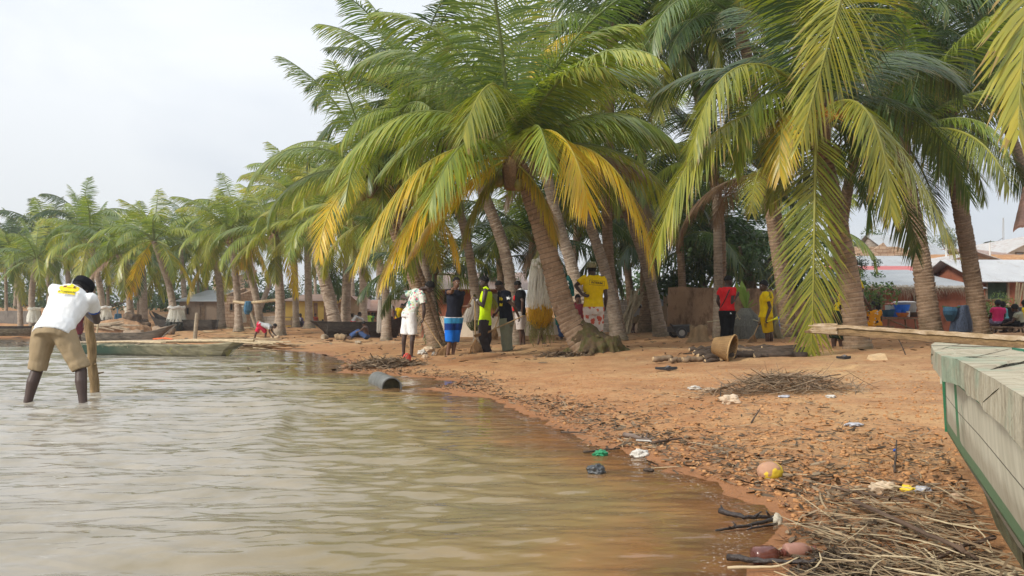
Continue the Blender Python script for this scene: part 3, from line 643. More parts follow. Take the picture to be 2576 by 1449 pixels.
    ('tall palm left behind the right palm, shiny crown at the top edge', (1992, 848, 22.5), (1865, 60, 20), [(1945, 500, 21.5)], .20, 19, 4.0, (FG, FB, FD), (FD,), 1, TK_BROWN, 1.3, 0),
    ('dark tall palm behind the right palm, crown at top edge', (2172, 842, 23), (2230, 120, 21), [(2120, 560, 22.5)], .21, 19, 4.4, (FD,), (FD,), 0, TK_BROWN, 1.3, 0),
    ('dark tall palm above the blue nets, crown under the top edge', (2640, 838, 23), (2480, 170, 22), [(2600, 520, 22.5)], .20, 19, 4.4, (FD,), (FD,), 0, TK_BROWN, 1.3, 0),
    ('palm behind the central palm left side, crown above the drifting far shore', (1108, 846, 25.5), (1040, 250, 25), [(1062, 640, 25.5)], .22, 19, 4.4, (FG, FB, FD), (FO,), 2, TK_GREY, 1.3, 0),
]):
    lab, base, crown, mids, r, nf, L, gr, old, nold, tk, fl, nuts = a
    Yc = crown[2]; lod = 0 if Yc < 24 else 1 if Yc < 45 else 2
    inner = 1200 < base[0] < 2600 and crown[1] > 250; tall = crown[1] <= 250
    palm(lab, base, crown, mids, r, nf - (2 if inner else 0) + (6 if tall else 0) + (4 if base[0] > 2280 else 0), L * (1.05 if not mids else .80 if inner else .92 if tall else .86), 20 + i, gr, old, nold, lod, nuts, tk, fl, dead=1 if FX in old else 0, hi=7 if inner else 8 if tall or Yc < 30 else 9)

# ---- broad-leaved trees and bushes
def leaf_mat(name, a, b, c_):
    t = NT(name); k = t.math('ADD', t.math('MULTIPLY', t.attr('rnd'), .6), t.math('MULTIPLY', t.rnd(), .4))
    c = t.ramp(k, [(.1, a), (.5, b), (.95, c_)])
    return t.done(t.n('ShaderNodeMixShader', i_0=.25, i_1=t.bsdf(c, .5, None, .35), i_2=t.n('ShaderNodeBsdfTranslucent', i_Color=c).outputs[0]).outputs[0])
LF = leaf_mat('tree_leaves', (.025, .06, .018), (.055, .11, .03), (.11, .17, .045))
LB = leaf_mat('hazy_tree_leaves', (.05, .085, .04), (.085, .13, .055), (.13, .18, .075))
def crown_mesh(seed, n=2600, leaf=.055, lobes=13, spread=.75):
    rg = np.random.default_rng(seed); V = []; rn = []
    L = [(rg.normal(0, .32, 3) * np.array([1.2, 1.2, .8]), rg.uniform(.24, .46)) for _ in range(lobes)]
    for i in range(n):
        c, r = L[rg.integers(lobes)]; d = rg.normal(0, 1, 3); d /= np.linalg.norm(d)
        p = c + d * r * rg.uniform(.55, 1.05) ** .6; p[2] = max(p[2], -.5)
        a = rg.normal(0, 1, 3); a = a - d * (a @ d) * .6; a[2] -= .4; a /= np.linalg.norm(a); b = np.cross(a, d + rg.normal(0, .5, 3)); b /= np.linalg.norm(b) + 1e-9
        s = leaf * rg.uniform(.6, 1.4); q = rg.random()
        V += [p - b * s * .1, p + a * s * .6 - b * s * .38, p + a * s * 1.4, p + a * s * .6 + b * s * .38]; rn += [q] * 4
    me = mesh_np('crown', np.array(V), np.arange(len(V)).reshape(-1, 4)); fattr(me, 'rnd', rn); return me
_cr = [crown_mesh(1), crown_mesh(2), crown_mesh(3, 1800, .065, 9)]
M_BARK = mat('bark', (.13, .095, .065), .95, .4, 12.)
def tree(label, p, h, w, v, m=LF, cat='tree', name='broadleaf_tree', group=None, trunk=True):
    p = Vector(p); root = empty(name, p, label, cat, group); rg = random.Random(v * 3 + int(w * 10))
    if trunk:
        mb = MB(); top = p + Vector((0, 0, h - w * .45)); mb.tube([p - Vector((0, 0, .2)), p.lerp(top, .5) + Vector((.05 * h, 0, 0)), top], [w * .07, w * .05, w * .035], 8)
        for k in range(5):
            a = k * 1.4; mb.tube([p.lerp(top, .6), top + Vector((math.cos(a), math.sin(a), .3)) * w * .3], [w * .03, w * .012], 6)
        mb.build('trunk', M_BARK, root)
    me = _cr[v % 3].copy(); o = bpy.data.objects.new('crown', me); link(o, root); me.materials.append(m)
    o.location = (0, 0, h - w * .42); o.scale = (w * .62, w * .62, w * .62 * rg.uniform(.8, 1.05)); o.rotation_euler.z = rg.uniform(0, 6)
    return root
def up(px, py_top, Y, wpx, label, v, **kw):
    g = at(px, Y); top = H - (py_top - HY) / F * Y; return tree(label, g, max(top - g.z, .4), wpx / F * Y, v, **kw)
up(1880, 530, 31, 270, 'broadleaf tree with glossy leaves above the stained mud wall', 0)
up(1740, 640, 36, 240, 'dark tree behind the mud wall left of the slender ringed palm', 2)
up(2005, 620, 36, 220, 'dark tree behind the mud wall right of the glossy tree', 0)
up(1640, 660, 42, 240, 'shaded tree behind the breeze-block wall', 1)
up(1765, 600, 39, 150, 'smaller broadleaf tree left of the glossy one behind the mud wall', 1)
up(2150, 640, 24, 62, 'leafy bush peeping out right of the tall right palm trunk', 2)
up(1255, 655, 37, 90, 'broadleaf tree behind the reddish house roof', 1)
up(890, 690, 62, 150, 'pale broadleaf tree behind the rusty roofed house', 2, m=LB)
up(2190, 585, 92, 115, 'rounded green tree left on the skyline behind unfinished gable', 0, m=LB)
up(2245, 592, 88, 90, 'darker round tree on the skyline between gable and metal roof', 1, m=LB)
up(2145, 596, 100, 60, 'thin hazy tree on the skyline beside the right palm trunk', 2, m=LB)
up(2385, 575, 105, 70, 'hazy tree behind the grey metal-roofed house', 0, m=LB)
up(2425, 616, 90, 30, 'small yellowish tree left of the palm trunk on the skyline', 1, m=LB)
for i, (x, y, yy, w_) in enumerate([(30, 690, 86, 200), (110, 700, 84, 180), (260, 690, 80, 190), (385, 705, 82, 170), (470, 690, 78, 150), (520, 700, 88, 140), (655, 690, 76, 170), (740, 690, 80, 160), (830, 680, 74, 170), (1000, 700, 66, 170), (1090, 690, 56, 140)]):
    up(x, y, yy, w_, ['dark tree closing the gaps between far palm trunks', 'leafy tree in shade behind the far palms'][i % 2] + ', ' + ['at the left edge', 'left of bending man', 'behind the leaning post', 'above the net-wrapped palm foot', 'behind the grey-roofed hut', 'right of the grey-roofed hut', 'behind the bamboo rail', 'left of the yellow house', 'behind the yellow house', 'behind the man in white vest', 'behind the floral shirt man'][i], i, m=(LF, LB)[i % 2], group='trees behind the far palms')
# small skyline conifer with tiers
g = at(2492, 95); root = empty('conifer_tree', g, 'small tiered conifer on the skyline beside the white house', 'tree'); mb = MB(); tp = P(2492, 605, 95)
mb.tube([g, tp], [.25, .05], 6); mb.build('trunk', M_BARK, root); V = []; rn = []; rg = np.random.default_rng(8); b = P(2492, 648, 95)
for k in range(900):
    tt = int(rg.integers(0, 5)) / 5; a = rg.uniform(0, 6.28); rr = (1.3 * (1 - tt) + .35) * rg.uniform(.1, 1); p = np.array(b.lerp(tp, tt)) + np.array([math.cos(a) * rr, math.sin(a) * rr, .25 - rr * .12 + rg.uniform(-.08, .08)])
    d = np.array([math.cos(a), math.sin(a), -.2]) * .3; s = np.array([-math.sin(a), math.cos(a), .3]) * .07; V += [p - s, p + d, p + s, p - d * .3]; rn += [rg.random()] * 4
me = mesh_np('crown', np.array(V), np.arange(len(V)).reshape(-1, 4)); fattr(me, 'rnd', rn); obj('crown', me, LB, root)
# potted-looking young plant before the shrouding net, leaves standing up
g = at(1865, 19.6)

# swollen foot of the leaning palm with moss and root stubs
b = at(1505, 15.45); mb = MB(); k = 15.45 / F
mb.tube([P(1446, 822, 15.52), P(1470, 848, 15.5), P(1494, 872, 15.48), Vector((b.x + .0, b.y, b.z - .25))], [.21, .28, .37, .50], 16)
rr_ = random.Random(44)
for a in [x * .37 + rr_.uniform(-.15, .15) for x in range(17)]: kk = rr_.uniform(.75, 1.25); mb.tube([b + Vector((math.cos(a) * .30, math.sin(a) * .26, .22)), b + Vector((math.cos(a) * .42, math.sin(a) * .38, .04)), b + Vector((math.cos(a) * .60 * kk, math.sin(a) * .54 * kk, -.08))], [.12 * kk, .085, .03], 8)
mb.tube([P(1530, 870, 15.4), P(1560, 884, 15.4), P(1590, 892, 15.4)], [.2, .13, .05], 8)
me_ = bpy.data.meshes.new('x'); bm_ = bmesh.new(); bm_.free()
o = bpy.data.objects.new('root_boss', mb.mesh('root_boss')); COL.objects.link(o); mm = o.modifiers.new('r', 'REMESH'); mm.mode = 'VOXEL'; mm.voxel_size = .022; ms = o.modifiers.new('s', 'SMOOTH'); ms.iterations = 2
me = bpy.data.meshes.new_from_object(o.evaluated_get(bpy.context.evaluated_depsgraph_get())); bpy.data.objects.remove(o); bpy.data.meshes.remove(me_)
for v in me.vertices:
    c = v.co.copy(); v.co = c + v.normal * (mnoise.noise(c * 5) * .045 + mnoise.noise(Vector((c.x * 16, c.y * 16, c.z * 5))) * .03 + mnoise.noise(c * 34) * .010)
me.polygons.foreach_set('use_smooth', [True] * len(me.polygons)); t = NT('mossy_root'); v = t.coord('Object'); n = t.noise(v, 4., 6, .7); z_ = t.n('ShaderNodeSeparateXYZ', i_0=v).outputs['Z']
c = t.ramp(n, [(.3, (.05, .036, .022)), (.46, (.115, .078, .046)), (.56, (.085, .08, .03)), (.75, (.17, .12, .075))]); M_ROOT = t.done(t.bsdf(c, .95, t.bump(t.noise(t.coord('Object', (30, 30, 7)), 1., 4, .7), .8, .03), .15)); obj('root_boss', me, M_ROOT, r1)
# ------------------------------------------------------------------ people
def remesh(mb, name, vox, smooth=3, disp=0., dscale=18., stretch=(1, 1, 1)):
    """unites the overlapping shapes into one continuous surface and smooths it"""
    me = mb.mesh(name); o = bpy.data.objects.new(name, me); COL.objects.link(o)
    m = o.modifiers.new('r', 'REMESH'); m.mode = 'VOXEL'; m.voxel_size = vox; m.use_smooth_shade = True
    if smooth: s = o.modifiers.new('s', 'SMOOTH'); s.factor = .5; s.iterations = smooth
    dg = bpy.context.evaluated_depsgraph_get(); out = bpy.data.meshes.new_from_object(o.evaluated_get(dg))
    bpy.data.objects.remove(o); bpy.data.meshes.remove(me); out.name = name
    if disp:
        for v in out.vertices:
            c = v.co; q = Vector((c.x * dscale * stretch[0], c.y * dscale * stretch[1], c.z * dscale * stretch[2]))
            v.co = c + v.normal * (mnoise.noise(q) * disp + mnoise.noise(q * 2.3) * disp * .5)
    out.polygons.foreach_set('use_smooth', [True] * len(out.polygons)); out.update(); return out
SKIN = [mat('skin_deep', (.075, .040, .027), .5, .18, 9, 0, .4), mat('skin_brown', (.13, .064, .038), .5, .18, 9, 0, .4), mat('skin_dark', (.054, .032, .025), .5, .18, 9, 0, .4)]
HAIR = mat('black_hair', (.012, .011, .011), .9, .3, 60, .5)
M_EYE = mat('eye_white', (.6, .58, .54), .3, .02); M_PUPIL = mat('eye_dark', (.01, .008, .006), .2, .02)
def ylook(yaw): a = R(yaw); return Vector((math.sin(a), math.cos(a), 0))
def lerp(a, b, t): return Vector(a) * (1 - t) + Vector(b) * t

class Person:
    """a figure posed by its joints: head centre, neck base, pelvis, elbows, wrists, knees and ankles as world points; side 0 = the figure's left"""
    def __init__(s, H_, N, W, yaw, arms, legs, face=None, size=1., skin=0, vox=.012, build=1., label='', group=None, toes=None, spread=None, hyaw=None, axis=None):
        s.H, s.N, s.W = Vector(H_), Vector(N), Vector(W); s.sz = size; s.vox = vox; s.bd = build
        s.f = ylook(yaw); s.ax = Vector((-s.f.y, s.f.x, 0))                       # towards the figure's left
        s.up = (s.N - s.W).normalized(); s.ax = (s.ax - s.up * s.ax.dot(s.up)).normalized()
        if axis is not None: s.ax = Vector(axis).normalized()
        s.fr = s.ax.cross(s.up).normalized() * (1 if s.ax.cross(s.up).dot(s.f) >= 0 else -1)
        hf = ylook(hyaw if hyaw is not None else yaw); s.hax = Vector((-hf.y, hf.x, 0))
        z = size
        s.S = [s.N - s.up * .062 * z + s.ax * .168 * z * build * k for k in (1, -1)]
        s.J = [s.W - Vector((0, 0, .02)) * z + s.hax * (spread or .092) * z * k for k in (1, -1)]
        s.arms = arms; s.legs = legs; s.face = Vector(face).normalized() if face is not None else s.f; s.skin = SKIN[skin]
        foot = min([a for _, a in legs], key=lambda p: p.z); gx = Vector((s.W.x, s.W.y, foot.z - .07))
        s.toes = toes or [hf, hf]
        s.root = empty('person', gx, label, 'person', group)
    def torso(s, mb, grow, lo=0., hi=1., shoulders=1., n=20):
        z = s.sz * (1 if s.bd == 1 else (s.bd + 1) / 2); secs = []
        for u, a, b, o in ((-.20, .145, .105, -.012), (-.1, .168, .118, -.018), (.05, .170, .115, -.010), (.25, .148, .100, .0), (.45, .152, .108, .004), (.68, .172, .118, .008), (.82, .170 * shoulders, .112, 0), (.92, .132 * shoulders, .088, -.006), (1.0, .080, .068, -.004), (1.04, .062, .058, -.002)):
            if u < lo - 1e-6 or u > hi + 1e-6: continue
            c = s.W.lerp(s.N, u) + s.fr * o * z; a = (a + grow) * z; b = (b + grow) * z
            aa = s.ax if u > .4 else s.ax.lerp(s.hax, min(1, (.4 - u) / .4)).normalized()
            secs.append([c + aa * math.cos(2 * math.pi * j / n) * a + s.fr * math.sin(2 * math.pi * j / n) * b for j in range(n)])
        mb.loft(secs)
    def limb(s, mb, pts, rad, grow=0., n=12): mb.tube(pts, [(r + grow) * s.sz for r in rad], n)
    def body(s, hands=None, hide_legs=False):
        z = s.sz; mb = MB(); s.torso(mb, 0)
        f = s.face; u = Vector((0, 0, 1)); u = u - f * u.dot(f)
        if u.length < .3: u = s.up - f * s.up.dot(f)
        u.normalize(); s.hu = u; l = u.cross(f); H_ = s.H
        mb.ell(H_ + u * .025 * z - f * .012 * z, (l * .076 * z, f * .096 * z, u * .098 * z), 18, 12)
        mb.ell(H_ - u * .045 * z + f * .022 * z, (l * .058 * z, f * .066 * z, u * .080 * z), 16, 10)
        mb.ell(H_ - u * .098 * z + f * .048 * z, (l * .030 * z, f * .032 * z, u * .024 * z), 10, 7)                 # chin
        mb.ell(H_ - u * .022 * z + f * .092 * z, (l * .017 * z, f * .020 * z, u * .024 * z), 10, 7)                  # nose
        mb.ell(H_ + u * .018 * z + f * .074 * z, (l * .052 * z, f * .018 * z, u * .014 * z), 10, 6)                  # brow
        mb.ell(H_ - u * .062 * z + f * .080 * z, (l * .026 * z, f * .014 * z, u * .013 * z), 10, 6)                  # lips
        for k in (1, -1): mb.ell(H_ - u * .012 * z + l * .077 * z * k - f * .012 * z, (l * .010 * z, f * .019 * z, u * .032 * z), 8, 6)
        mb.tube([s.N - s.up * .05 * z, s.N.lerp(H_, .35) - f * .01 * z, H_ - u * .03 * z - f * .02 * z], [.066 * z, .054 * z, .056 * z], 12)
        for i, k in enumerate((1, -1)):
            if s.arms[i] is not None:
                E, Wr = s.arms[i]; S = s.S[i]
                mb.ell(S, (s.ax * .062 * z, s.fr * .060 * z, s.up * .060 * z), 10, 8)
                s.limb(mb, [S, S.lerp(E, .3), S.lerp(E, .75), E, E.lerp(Wr, .3), E.lerp(Wr, .8), Wr], [.053, .051, .042, .038, .040, .029, .026])
                s.hand(mb, E, Wr, k, (hands or [None, None])[i])
        if not hide_legs:
            for i, k in enumerate((1, -1)):
                if s.legs[i] is None: continue
                K, A = s.legs[i]; Jn = s.J[i]; bk = -s.f
                s.limb(mb, [Jn + (Jn - K).normalized() * .03, Jn.lerp(K, .3), Jn.lerp(K, .8), K], [.088, .083, .060, .053])
                s.limb(mb, [K, K.lerp(A, .28) + bk * .014 * z, K.lerp(A, .6) + bk * .006 * z, A], [.053, .054, .041, .034])
                s.foot(mb, A, s.toes[i])
        me = remesh(mb, 'body', s.vox, 2); o = obj('body', me, s.skin, s.root); return o
    def foot(s, mb, A, td):
        z = s.sz; td = Vector(td).normalized(); sd = Vector((-td.y, td.x, 0)); b = A - Vector((0, 0, .045 * z))
        mb.ell(A - td * .02 * z - Vector((0, 0, .035 * z)), (td * .045 * z, sd * .034 * z, Vector((0, 0, .038 * z))), 10, 7)
        mb.tube([b - td * .04 * z, b + td * .05 * z - Vector((0, 0, .004)) * z, b + td * .12 * z - Vector((0, 0, .012)) * z], [.034 * z, .040 * z, .036 * z], 12, flat=.8)
        for k in range(5):
            q = b + td * (.125 - .008 * k) * z + sd * (.026 - .0145 * k) * z - Vector((0, 0, .018)) * z
            mb.tube([q - td * .02 * z, q + td * (.038 - .004 * k) * z], [.011 * z, (.011 if k == 0 else .008) * z], 6)
    def hand(s, mb, E, Wr, k, spec):
        """spec: (direction, palm normal, curl 0..1, grip axis); the fingers bend towards the palm normal"""
        z = s.sz; d = (Wr - E).normalized(); pn = None; curl = .25
        if spec:
            if spec[0] is not None: d = Vector(spec[0]).normalized()
            pn = Vector(spec[1]) if spec[1] is not None else None; curl = spec[2]
        if pn is None: pn = -s.ax * k + s.f * .2
        pn = pn - d * pn.dot(d); pn = pn.normalized() if pn.length > 1e-4 else d.orthogonal(); sd = d.cross(pn).normalized()
        th = 1 if (sd.dot(s.f) > 0) else -1; sd = sd * th          # thumb side faces forward
        c = Wr + d * .048 * z
        mb.tube([Wr - d * .01 * z, Wr + d * .03 * z, Wr + d * .085 * z], [.026 * z, .034 * z, .037 * z], 10, ref=sd, flat=.5)
        r = max(.0085 * z, s.vox * .85)
        for q in range(4):
            b = Wr + d * .078 * z + sd * (.027 - .018 * q) * z; L = (.078, .086, .080, .062)[q] * z; p = b; pts = [b]; a = curl * (.5 + .1 * q)
            for seg in (.45, .32, .25):
                p = p + (d * math.cos(a) + pn * math.sin(a)) * L * seg; pts.append(p); a += curl * 1.5
            mb.tube(pts, [r * 1.1, r, r * .95, r * .8], 8)
        b = Wr + d * .022 * z + sd * .026 * z; t1 = (sd * .75 + d * .62 + pn * .25).normalized(); t2 = (sd * (.5 - .5 * curl) + d * .75 + pn * (.2 + .6 * curl)).normalized()
        mb.tube([b, b + t1 * .036 * z, b + t1 * .036 * z + t2 * .036 * z], [r * 1.45, r * 1.2, r * .9], 8)
    # --- clothing, each a garment of its own
    def top(s, m, sleeve=.45, grow=.020, lo=-.16, name='shirt', shoulders=1., disp=.008, tank=False, hem=.0):
        z = s.sz; mb = MB(); s.torso(mb, grow, lo, .92 if tank else 1.0, .86 if tank else shoulders)
        if hem:                                            # a little flare at the hem
            c = s.W.lerp(s.N, lo + .02); mb.loft([[c + s.hax * math.cos(a) * (.17 + grow + hem) * z + s.fr * math.sin(a) * (.12 + grow + hem) * z for a in [2 * math.pi * j / 20 for j in range(20)]], [s.W.lerp(s.N, .2) + s.ax * math.cos(a) * (.15 + grow) * z + s.fr * math.sin(a) * (.10 + grow) * z for a in [2 * math.pi * j / 20 for j in range(20)]]])
        for i in (0, 1):
            if s.arms[i] is None: continue
            E, Wr = s.arms[i]; S = s.S[i]
            if tank: mb.tube([s.S[i].lerp(s.N, .42) + s.up * .035 * z + s.fr * .06, s.S[i].lerp(s.N, .42) + s.up * .062 * z, s.S[i].lerp(s.N, .42) + s.up * .02 * z - s.fr * .06], .032 * z, 8)
            else:
                mb.ell(S - s.up * .008 * z, (s.ax * .066 * z, s.fr * .072 * z, s.up * .068 * z), 12, 8)
                t = min(sleeve, 1.); mb.tube([s.S[i].lerp(s.N, .25), S.lerp(E, .15), S.lerp(E, t)], [(.056 + grow * .4) * z, (.058 + grow * .5) * z, (.053 + grow * .8) * z], 14)
                if sleeve > 1: mb.tube([E, E.lerp(Wr, .4), E.lerp(Wr, sleeve - 1)], [(.05 + grow * .6) * z, (.046 + grow * .5) * z, (.036 + grow * .4) * z], 12); mb.ell(E, [(x * (.052 + grow * .6) * z) for x in (Vector((1, 0, 0)), Vector((0, 1, 0)), Vector((0, 0, 1)))], 10, 8)
        me = remesh(mb, name, s.vox, 3, disp * z, 11, (1, 1, .55)); return obj(name, me, m, s.root)
    def bottom(s, m, length=.9, grow=.022, flare=.0, name='trousers', hi=.12, disp=.008, cuff=0.):
        """length: 0..1 along the thigh, 1..2 along the shin"""
        z = s.sz; mb = MB(); s.torso(mb, grow * .8, -.2, hi)
        for i in (0, 1):
            if s.legs[i] is None: continue
            K, A = s.legs[i]; Jn = s.J[i]; pts = [Jn + (Jn - K).normalized() * .05 * z, Jn.lerp(K, .25)]; rad = [.098, .094]
            t = min(length, 1); pts += [Jn.lerp(K, .25 + (t - .25) * .5), Jn.lerp(K, t)]; rad += [.080 + flare * .5, (.066 if t > .85 else .074) + flare]
            if length > 1:
                pts += [K.lerp(A, (length - 1) * .5), K.lerp(A, length - 1)]; rad += [.060 + flare, .052 + flare]
            mb.tube(pts, [(r + grow) * z for r in rad], 16)
            if cuff: d = (pts[-1] - pts[-2]).normalized(); mb.tube([pts[-1] - d * .09 * z, pts[-1] - d * .05 * z, pts[-1]], [(rad[-1] + grow + cuff * .6) * z, (rad[-1] + grow + cuff) * z, (rad[-1] + grow + cuff * .7) * z], 16)
        me = remesh(mb, name, s.vox, 3, disp * z, 11, (1, 1, .55)); return obj(name, me, m, s.root)
    def skirt(s, m, pts, name='skirt'):
        mb = MB(); mb.tube(pts[0], pts[1], 18); me = remesh(mb, name, s.vox, 3, .01, 10); return obj(name, me, m, s.root)
    def hair(s, grow=.008, low=-.15, m=None, name='hair', puff=(1, 1, 1)):
        z = s.sz; f = s.face; u = s.hu; l = u.cross(f); c = s.H + u * .025 * z - f * .012 * z; mb = MB(); n = 20; secs = []
        ax, ay, az = (.076 + grow) * z * puff[0], (.096 + grow) * z * puff[1], (.098 + grow) * z * puff[2]
        for i in range(9):
            th = (math.pi * (.5 - low) * i / 8) or .02; ring = []
            for j in range(n):
                a = 2 * math.pi * j / n; fx = math.sin(a); t = th * (1 - .30 * max(0, fx) * (i / 8))      # the hairline rises over the face
                ring.append(c + l * math.cos(a) * math.sin(t) * ax + f * fx * math.sin(t) * ay + u * math.cos(t) * az)
            secs.append(ring)
        mb.loft(secs); me = mb.mesh(name, True)
        for v in me.vertices: v.co += v.normal * mnoise.noise(v.co * 60) * .006 * z
        return obj(name, me, m or HAIR, s.root)
    def cap(s, m, bill=None, name='cap', billdir=None, tall=1.):
        z = s.sz; f = s.face; u = s.hu; l = u.cross(f); c = s.H + u * .035 * z - f * .012 * z; n = 20; mb = MB(); secs = []
        for t, k in ((0, 0.03), (.25, .55), (.5, .82), (.8, 1.0), (1.3, 1.04), (1.55, 1.03)):
            secs.append([c + l * math.cos(2 * math.pi * j / n) * .088 * z * k + f * math.sin(2 * math.pi * j / n) * .108 * z * k + u * (.098 * math.cos(t) * tall + .004) * z for j in range(n)])
        mb.loft(secs); o = obj(name, mb.mesh(name, True), m, s.root)
        if bill:
            b = billdir if billdir is not None else f; sd = u.cross(b); q = MB(); pts = []
            top = [c + b * .09 * z + sd * x * z * .075 + b * (1 - x * x) * .075 * z + u * (.012 - .015 * x * x) * z for x in (-1, -.6, -.2, .2, .6, 1)]
            bas = [c + b * .07 * z * (1 - .6 * x * x) + sd * x * z * .08 + u * .014 * z for x in (-1, -.6, -.2, .2, .6, 1)]
            for i in range(5): q.slab([bas[i], bas[i + 1], top[i + 1], top[i]], .006 * z)
            q.build('cap_bill', bill, o)
        return o
    def eyes(s):
        z = s.sz; f = s.face; u = s.hu; l = u.cross(f)
        for k in (1, -1):
            mb = MB(); c = s.H + u * .002 * z + l * .030 * z * k + f * .082 * z; mb.ell(c, (l * .013 * z, f * .008 * z, u * .008 * z), 8, 6); mb.cm = 1; mb.ell(c + f * .004 * z, (l * .006 * z, f * .006 * z, u * .006 * z), 8, 6)
            obj('eye', mb.mesh('eye', True), [M_EYE, M_PUPIL], s.root)
    def sandal(s, i, m):
        z = s.sz; A = s.legs[i][1]; td = Vector(s.toes[i]).normalized(); sd = Vector((-td.y, td.x, 0)); b = A - Vector((0, 0, .088 * z)); mb = MB()
        mb.tube([b - td * .06 * z, b + td * .05 * z, b + td * .17 * z], [.040 * z, .048 * z, .044 * z], 12, flat=.28, ref=sd)
        for k in (1, -1): mb.tube([b + td * .12 * z + Vector((0, 0, .045 * z)), b + td * .06 * z + sd * k * .045 * z + Vector((0, 0, .01 * z))], .007 * z, 6)
        mb.build('sandal', m, s.root)
def emblem(parent, pts2d, o, u, v, target, d, m, name, lift=.004):
    """flat printed outline (points in a local u,v plane at o) laid onto a garment along direction d; subdivided so that it follows the cloth"""
    bm = bmesh.new(); vs = [bm.verts.new(o + u * x + v * y) for x, y in pts2d]; bm.faces.new(vs); bmesh.ops.triangulate(bm, faces=bm.faces)
    for _ in range(3): bmesh.ops.subdivide_edges(bm, edges=[e for e in bm.edges if e.calc_length() > .02], cuts=1)
    bmesh.ops.triangulate(bm, faces=bm.faces); me = bpy.data.meshes.new(name); bm.to_mesh(me); bm.free()
    return lay(parent, me, target, d, m, name, lift)
def lay(parent, me, target, d, m, name, lift):
    tm = target.data; off = wloc(target); bv = BVHTree.FromPolygons([v.co + off for v in tm.vertices], [tuple(p.vertices) for p in tm.polygons]); d = Vector(d).normalized()
    eye = Vector((0, 0, H)); d = (sum((v.co for v in me.vertices), Vector()) / len(me.vertices) - eye).normalized()
    for v in me.vertices:
        e = (v.co - eye).normalized(); h = bv.ray_cast(v.co - e * .8, e)
        if h[0] is None: h = bv.find_nearest(v.co + e * .3)
        v.co = h[0] - e * lift
    me.update(); return obj(name, me, m, parent)
def lettering(parent, txt, size, o, u, v, target, d, m, name, lift=.005, shear=0., bold=0.):
    cu = bpy.data.curves.new('t', 'FONT'); cu.body = txt; cu.size = size; cu.align_x = 'CENTER'; cu.align_y = 'CENTER'; cu.shear = shear; cu.offset = bold; cu.resolution_u = 2
    t_ = bpy.data.objects.new('t', cu); COL.objects.link(t_); dg = bpy.context.evaluated_depsgraph_get(); me = bpy.data.meshes.new_from_object(t_.evaluated_get(dg)); bpy.data.objects.remove(t_)
    bm = bmesh.new(); bm.from_mesh(me); bmesh.ops.triangulate(bm, faces=bm.faces)
    for _ in range(2): bmesh.ops.subdivide_edges(bm, edges=[e for e in bm.edges if e.calc_length() > .015], cuts=1)
    bm.to_mesh(me); bm.free(); me.name = name
    for w_ in me.vertices: w_.co = o + u * w_.co.x + v * w_.co.y
    return lay(parent, me, target, d, m, name, lift) if target is not None else obj(name, me, m, parent)

WHITE = cloth('white', (.70, .70, .69), .05); KHAKI = cloth('khaki', (.30, .225, .135)); NAVY = cloth('navy', (.016, .018, .028)); BLACK = cloth('black', (.012, .012, .014))
YELLOW = cloth('yellow', (.74, .52, .008)); LIME = cloth('lime', (.52, .74, .012)); RED = cloth('red', (.62, .022, .028)); JEANS = cloth('jeans', (.045, .075, .17)); CHAR = cloth('charcoal', (.040, .034, .036)); SAGE = cloth('sage', (.21, .225, .165))
DKRED = cloth('wine', (.13, .022, .03)); GREYT = cloth('grey', (.42, .43, .44)); PINKRED = cloth('pink_red', (.55, .03, .07)); GREENC = cloth('green', (.36, .55, .07)); PURPLE = cloth('purple', (.12, .09, .16)); TEAL = cloth('teal', (.12, .33, .36)); OLIVE = cloth('olive_grey', (.25, .25, .18)); ORANGE = cloth('orange', (.62, .22, .03)); DKGREEN = cloth('dark_green', (.025, .038, .025)); TURQ = cloth('turquoise', (.03, .30, .28))
M_BLUE = cloth('blue', (.03, .10, .42)); M_INK = mat('print_ink', (.04, .03, .02), .8, .05); M_PRINTY = mat('print_yellow', (.80, .62, .02), .7, .05); M_PRINTW = mat('print_white', (.75, .75, .75), .7, .05); M_PRINTG = mat('print_grey', (.34, .34, .37), .8, .05)
def floral(name, ground, spots, scale=9.):
    t = NT('cloth_' + name); v = t.coord('Object'); c = ground
    for i, (col, sz, off) in enumerate(spots):
        vv = t.n('ShaderNodeMapping', i_Vector=v, i_Location=(off, off * 1.7, off * .6)).outputs[0]
        w_ = t.n('ShaderNodeMix', data_type='RGBA', blend_type='LINEAR_LIGHT', i_0=.05, i_6=vv, i_7=t.noise(v, scale * 2.5, 3, .6, 1)).outputs[2]
        d_ = t.n('ShaderNodeTexVoronoi', i_Vector=w_, i_Scale=scale * (.75 + .2 * i)).outputs['Distance']
        c = t.mix(t.ramp(d_, [(sz, (1,) * 3), (sz + .05, (0,) * 3)]), c, col)
    return t.done(t.bsdf(c, .9, t.bump(t.noise(v, 120., 3), .2), .1))
def bands(name, stops, axis='Z'):
    t = NT('cloth_' + name); x = t.n('ShaderNodeSeparateXYZ', i_0=t.coord('Object')).outputs[axis]
    c = t.ramp(x, stops, 'CONSTANT'); return t.done(t.bsdf(c, .85, t.bump(t.noise(t.coord('Object'), 60., 3), .2), .15))
FLORAL = floral('floral_shirt', (.58, .60, .53), [((.13, .27, .22), .30, .3), ((.33, .48, .50), .26, 1.9), ((.42, .47, .22), .22, 5.1), ((.62, .09, .17), .23, 3.3)], 9.)
REDFLOWER = floral('red_flower', (.66, .58, .53), [((.50, .10, .06), .33, .7), ((.58, .19, .10), .24, 2.3)], 8.)
WAXPRINT = floral('wax_print', (.66, .28, .012), [((.02, .02, .03), .34, .4), ((.55, .55, .52), .24, 1.2)], 10.)
PURPLEP = floral('purple_print', (.16, .13, .20), [((.30, .25, .36), .30, .4)], 9.)
